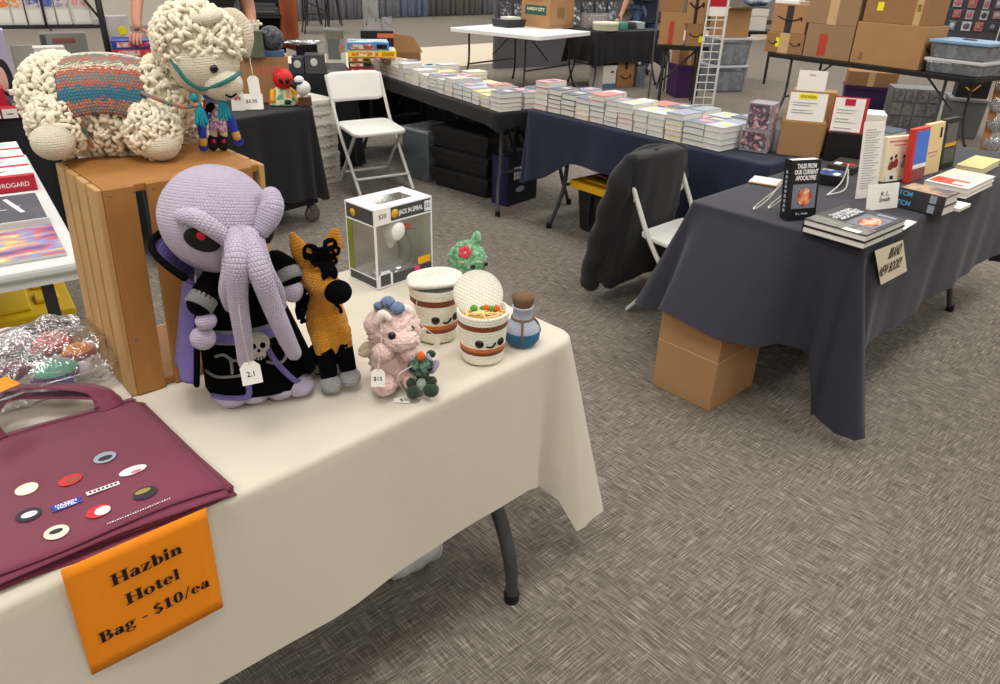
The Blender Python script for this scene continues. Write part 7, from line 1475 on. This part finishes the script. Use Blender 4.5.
# black table with a white box behind
a=at(742,33,.74); t=thing('folding_table','black table with a pale leg behind the frosted totes','table',V((a.x+.05,a.y+.25,0)),R(20)); bm=B(); bx(bm,(-.1,0,.70),(.75,.7,.74)); obj('tabletop',bm,black_plastic,t,False); 
for x,y,m_ in ((.08,.05,white_plastic),(.62,.08,black_metal),(.08,.62,black_metal),(.62,.62,black_metal)): bm=B(); tube(bm,[(x,y,.01),(x,y,.71)],.02,8,2); obj('leg',bm,m_,t)
Fb=Fr(752,31,.741); t,w,h=fbox('storage_box','white lidded box with a plastic pile behind the frosted totes','box',Fb,(738,8,765,31),.12,.34,M('white_carton',(206,200,192)),z0=.741); bm=B(); bx(bm,(-.008,-.008,h*.66),(w+.008,.35,h)); obj('lid',bm,M('white_carton',(206,200,192)),t,False)
q=thing('plastic_wrap','pile of white and blue plastic bags on the white lidded box','bag',t.location+V((0,0,h+.012)),Fb.rz); bm=B(); ball(bm,(w*.5,.15,.095),(w*.55,.16,.09),22,12,fn=lambda p,d:p*(1+.12*sin(7*d.x+3*d.z)*cos(6*d.y))); obj('film',bm,art('bag_art',[(220,224,228),(170,190,210),(40,80,170),(226,226,226)],9,5,.3),q)
# ---------------------------------------------------------------- black table with the big cartons
a=at(766,52,.74); b=at(975,79,.74); pz=math.atan2((b-a).y,(b-a).x); pL=(b-a).length; P0=V((a.x,a.y,0))
pt_=folding_table('folding_table','long black folding table carrying the brown cartons at the upper right',mid(P0,pz,pL,.76),pz,pL,.76,.74,black_plastic,M('grey_leg',(62,64,68)))
up_=V((cos(pz),sin(pz),0)); vp=V((-sin(pz),cos(pz),0))
def onP(px,z=.741,v=.03):  # place on that table near its aisle edge at a picture column
    s=0.0; lo,hi=-.3,pL+.3
    for _ in range(40):
        k=(lo+hi)/2
        if proj(P0+up_*k+vp*v+V((0,0,z)))[0]<px: lo=k
        else: hi=k
    return lo
def pcarton(label,px0,px1,pyT,v,dep,mat,z=.741,**kw):
    s0=onP(px0,z,v); s1=onP(px1,z,v); loc=P0+up_*s0+vp*v+V((0,0,z)); w=s1-s0; h=hgt(P0+up_*(s0+s1)/2+vp*v+V((0,0,z)),pyT); t=thing('cardboard_box',label,'box',loc,pz); bm=B(); bx(bm,(0,0,0),(w,dep,h)); obj('body',bm,mat,t,False,bev=.005)
    bm=B(); bx(bm,(.004,dep*.45,h),(w-.004,dep*.55,h+.001)); obj('packing_tape',bm,tape,t,False)
    for k,(m_,r) in kw.items(): pane(t,k,w*r[0],h*r[1],w*r[2],h*r[3],m_)
    return t,w,h
t,w,h=pcarton('yellow-labelled low carton at the left end of the long black table',764,801,33,.06,.34,card_d,yellow_label=(yel,(.27,.3,.38,.75)),clear_tape=(tape,(.36,0,.62,1))); smile(t,w,h,ink,.08,.3,.5); smile(t,w,h,ink,.64,.92,.5); z1=.741+h
t,w,h=pcarton('carton with a black tape strip and smile mark above the yellow-labelled carton',770,804,4,.07,.3,card,z1+.001,black_tape=(tapek,(.4,.0,.6,.95))); smile(t,w,h,ink,.18,.86,.5); bm=B(); bx(bm,(.0,.0,h),(w*.7,.2,h+.03)); obj('paper_pile',bm,paper,t,False)
t,w,h=pcarton('square carton with a red tape strip in the middle of the black table',802,848,25,.05,.36,M('card_grey',(150,120,88),.85,.08,6),red_tape=(red_tape,(.3,.08,.48,.72))); z1=.741+h
pcarton('wide carton atop the red-taped square carton',806,856,-12,.05,.36,M('card_grey',(150,120,88)),z1+.001,white_label=(paper,(.25,.75,.5,1)),clear_tape=(tape,(.42,0,.6,1)))
t,w,h=pcarton('largest plain carton with a smile mark on its end, on the black table',849,917,24,.04,.40,card); bm=B(); tube(bm,[(w+.002,.06,h*.5),(w+.002,.2,h*.38),(w+.002,.33,h*.44)],h*.02,6,12); obj('smile_mark',bm,ink,t); z1=.741+h; pane(t,'barcode',w*.12,h*.08,w*.18,h*.28,M('faded_brown',(140,100,72)))
t,w,h=pcarton('carton with two yellow labels atop the largest carton',862,925,-10,.06,.36,card_d,z1+.001,yellow_label=(yel,(.2,.36,.3,.62)),second_label=(yel,(.82,.4,.88,.62)),clear_tape=(tape,(.80,0,.9,1)))
s0=onP(922,.741,.05); s1=onP(984,.741,.05); loc=P0+up_*(s0)+vp*.06+V((0,0,.741)); hb=.13
blid=M('blue_lid',(130,160,190),.4,.05)
t=clear_tote('lower shallow clear tote of small goods at the right end of the black table',loc,pz,(s1-s0)*.92,.40,hb,M('clear_rim',(190,190,186),.4,.05)); t=clear_tote('upper shallow clear tote with a blue lid at the right end of the black table',loc+V((0,0,hb)),pz,(s1-s0)*.92,.40,hb+.03,blid); bm=B(); ball(bm,((s1-s0)*.45,.2,hb+.03),(.07,.04,.012),16,6); obj('black_handle',bm,black_plastic,t)
# under that table
a=at(834,116,0); az_=R(-20); t=thing('storage_tote','purple lidded tote under the long black table','box',a+vp*.1,az_); w=along(a,az_,886); h=hgt(a,86); bm=B(); box(bm,(w/2,.2,h/2),(w,.4,h),tap=.06); obj('tub',bm,M('deep_purple',(54,34,74),.5,.1),t,False,bev=.01); bm=B(); bx(bm,(-.01,-.01,h-.03),(w+.01,.41,h+.002)); obj('lid',bm,M('deep_purple',(54,34,74)),t,False)
t2=thing('cardboard_box','dim brown carton on the purple tote under the long black table','box',t.location+V((.01,.02,h+.003)),az_); bm=B(); bx(bm,(0,0,0),(w*.95,.36,.16)); obj('body',bm,card_d,t2,False,bev=.004); pane(t2,'packing_tape',w*.4,0,w*.52,.16,tape)
a=at(884,128,0); az_=R(-15); t=thing('drawer_unit','clear drawer unit of small goods under the long black table','drawers',a+vp*.02,az_); w=along(a,az_,930); h=hgt(a,88); bm=B(); bx(bm,(0,.01,0),(w,.36,h)); obj('case',bm,M('drawer_grey',(120,122,122),.5,.1),t,False,bev=.006)
for r_ in range(3):
    for c_ in range(4): dr=pane(t,'drawer',w*(c_+.06)/4,h*(r_+.08)/3,w*(c_+.94)/4,h*(r_+.92)/3,art('drawer_%d'%((r_*4+c_)%5),[(130,132,130),(150,140,136),(104,108,106),(160,164,170)],9,r_*4+c_,.4),.01,.012); bm=B(); bx(bm,(w*(c_+.42)/4,-.008,h*(r_+.44)/3),(w*(c_+.58)/4,-.002,h*(r_+.52)/3)); obj('pull',bm,grey_metal,dr,False)
a=at(940,137,0); az_=R(-20); w=along(a,az_,976); t=lid_tote('storage_tote','grey lidded tote on the floor behind the upright books',a+vp*.02,az_,w,.4,hgt(a,98),M('tote_grey',(112,112,112),.5,.08),M('tote_rim',(140,140,140),.5,.08)); 
a=at(951,96,.0); 
t2=thing('display_box','black box with a gold mark on the grey tote behind the upright books','box',t.location+V((.05,.05,hgt(at(940,137,0),98)+.003)),az_); bm=B(); bx(bm,(0,0,0),(.3,.22,.2)); obj('carton',bm,M('black_box',(30,26,28)),t2,False,bev=.003); bm=B(); tube(bm,[(.08,-.002,.1),(.14,-.002,.07),(.2,-.002,.13)],.008,6,8); obj('gold_mark',bm,M('gold_print',(214,160,50)),t2)
# wooden leaning rack with bagged goods
a=at(979,152,0); b=at(1003,149,0); rz_=R(10); Fe=Fr(979,152,0); t=thing('wooden_rack','orange-brown wooden rack leaning at the right frame edge, hung with bagged goods','rack',Fe.o,Fe.rz); ow=M('oak_frame',(176,112,50),.6,.2,4,stretch=(10,10,1)); top=Fe.p(1006,40,.30); 
bm=B(); prism(bm,[(0,0,0),(.07,0,0),(top.x+.07,top.y,top.z),(top.x,top.y,top.z)],(0,.04,0)); obj('side_rail',bm,ow,t,False,bev=.004); bm=B(); prism(bm,[(.62,0,0),(.69,0,0),(top.x+.69,top.y,top.z),(top.x+.62,top.y,top.z)],(0,.04,0)); obj('side_rail',bm,ow,t,False,bev=.004); bm=B(); prism(bm,[(.3,.75,0),(.37,.75,0),(top.x+.35,top.y+.05,top.z),(top.x+.28,top.y+.05,top.z)],(0,.03,0)); obj('rear_leg',bm,ow,t,False)
for k in range(5):
    f_=.12+.17*k; bm=B(); x=top.x*f_; tube(bm,[(x+.03,top.y*f_-.01,top.z*f_),(x+.66,top.y*f_-.01,top.z*f_)],.008,8,2); obj('hanging_rod',bm,grey_metal,t)
rr=random.Random(6); gcol=[(120,90,120),(96,120,90),(200,190,190),(90,80,90),(150,140,160)]
for k in range(5):
    f_=.16+.17*k
    for j in range(3):
        x=top.x*f_+.05+j*.2+rr.uniform(-.02,.02); c=V((x+.03,top.y*f_-.05,top.z*f_-.07)); w_=t.matrix_basis@c
        g_=thing('goods_bag','small clear bag of trinkets hanging on the wooden rack','bag',w_,Fe.rz,'bagged trinkets on the wooden rack'); bm=B(); ball(bm,(0,0,0),(.085,.03,.075),14,10,fn=lambda p,d:p*(1+.15*sin(9*d.x+5*d.z+j)*cos(7*d.z))); obj('film',bm,clear('trinket_film',(226,226,230),.2,.25,.01,60),g_); bm=B()
        for q in range(7): ball(bm,(rr.uniform(-.05,.05),rr.uniform(-.01,.01),rr.uniform(-.045,.03)),rr.uniform(.012,.02),8,6)
        obj('trinkets',bm,M('trinket_%d'%((k+j)%5),gcol[(k+j)%5],.5,.4,50),g_)
# display wall with hanging merchandise at the far right
a=at(930,40,0); Fd=Fr(960,48,0); t0=Fd.o+Fd.h*1.3
dw=thing('pegboard_stand','tall black pegboard stand of hanging goods at the upper right','rack',V((t0.x,t0.y,0))-Fd.r*.75,Fd.rz); bm=B(); bx(bm,(0,.05,.0),(3.2,.1,2.3)); obj('board',bm,M('peg_grey',(92,88,94),.8,.1),dw,False); bm=B()
for i in range(7): tube(bm,[(0,.045,.5+i*.25),(3.2,.045,.5+i*.25)],.008,6,2)
obj('rails',bm,grey_metal,dw)
mc=[(200,190,196),(160,150,170),(110,110,130),(226,120,130),(210,206,200),(130,150,170),(190,150,130),(90,80,90),(230,226,226)]
for r_ in range(7):
    for c_ in range(11):
        x=.08+c_*.29+rr.uniform(-.03,.03); z=.50+r_*.25; k=rr.randrange(len(mc)); wd=rr.uniform(.12,.2); ht=rr.uniform(.15,.23)
        g_=thing('hanging_goods','small carded good hanging on the black pegboard at the upper right','goods',dw.matrix_basis@V((x,0,z)),Fd.rz,'carded goods on the pegboard'); bm=B(); bx(bm,(0,-.006,-ht),(wd,-.003,0)); obj('card',bm,M('good_%d'%k,mc[k],.6,.1,20),g_,False); bm=B(); ball(bm,(wd/2,-.02,-ht*.5),(wd*.36,.016,ht*.32),10,8); obj('blister',bm,M('goodb_%d'%((k+3)%9),mc[(k+3)%9],.4,.3,30),g_)
a=Fr(992,52,0); t=thing('shelf_rack','white shelf of flat packets at the upper right frame edge','shelf',a.o+a.h*.3,a.rz); 
for k in range(5): bm=B(); bx(bm,(0,0,.5+k*.09),(.8,.4,.515+k*.09)); obj('shelf_board',bm,white_plastic,t,False)
for x in (0,.78): bm=B(); bx(bm,(x,0,0),(x+.02,.4,.95)); obj('upright',bm,white_plastic,t,False)
# ---------------------------------------------------------------- far wall: hanging grey drapes and a wooden-topped table
cpan=[(146,148,158),(172,174,182),(156,158,168),(140,156,184),(130,128,130),(140,136,132)]
dl=at(300,21,0); dv=E1
for i in range(14):
    s=B1-.35; p_=dl.dot(E1)-2.2+i*1.05
    c=cpan[[0,1,2,0,2,3,4,5,0,2,5,0,1,2][i]]
    nm_=['first','second','third','fourth','fifth','sixth','seventh','eighth','ninth','tenth','eleventh','twelfth','thirteenth','fourteenth'][i]
    bm=B(); sheet(bm,lambda u,v:(u*1.03,.05*sin(u*26+i)+.03*sin(u*61),.02+v*2.9),40,2,th=.006)
    o=obj('drape_panel',bm,M('drape_%d'%(cpan.index(c)),c,.9,.15,2,stretch=(3,1,.3)),None,True,loc=G(p_,B1-.25),rz=AZ); tag(o,'grey floor-length drape hanging along the far wall, %s from the left'%nm_,'curtain','grey drapes along the far wall')
a=at(325,30,0); t=thing('folding_table','wooden-topped table on thin dark legs in front of the far drapes','table',at(312,34,0),R(20)); bm=B(); bx(bm,(-.5,-.1,.70),(.9,.7,.74)); obj('tabletop',bm,ow,t,False,bev=.006)
for x in (-.1,.4):
    for y in (.0,.55): bm=B(); tube(bm,[(x-.05,y,.01),(x,y+.03,.3),(x,y,.71)],.016,8,8); obj('leg',bm,black_metal,t)
bm=B(); tube(bm,[(-.1,0,.4),(.4,0,.4)],.012,8,2); tube(bm,[(-.1,0,.66),(.4,0,.42)],.012,8,2); obj('stay',bm,black_metal,t)
for i,(px,l) in enumerate(((314,'black upholstered stool left in front of the far drapes'),(334,'black upholstered stool right in front of the far drapes'))):
    a=at(px,25,0); t=thing('stool',l,'stool',a,R(20)); bm=B(); lathe(bm,[(.2,.62),(.24,.65),(.24,.70),(.18,.72)],(0,0,0),20); obj('seat',bm,black_plastic,t)
    for k in range(4): an_=PI/4+k*PI/2; bm=B(); tube(bm,[(.25*cos(an_),.25*sin(an_),.01),(.14*cos(an_),.14*sin(an_),.63)],.016,8,2); obj('leg',bm,black_metal,t)
bpy.context.view_layer.update()
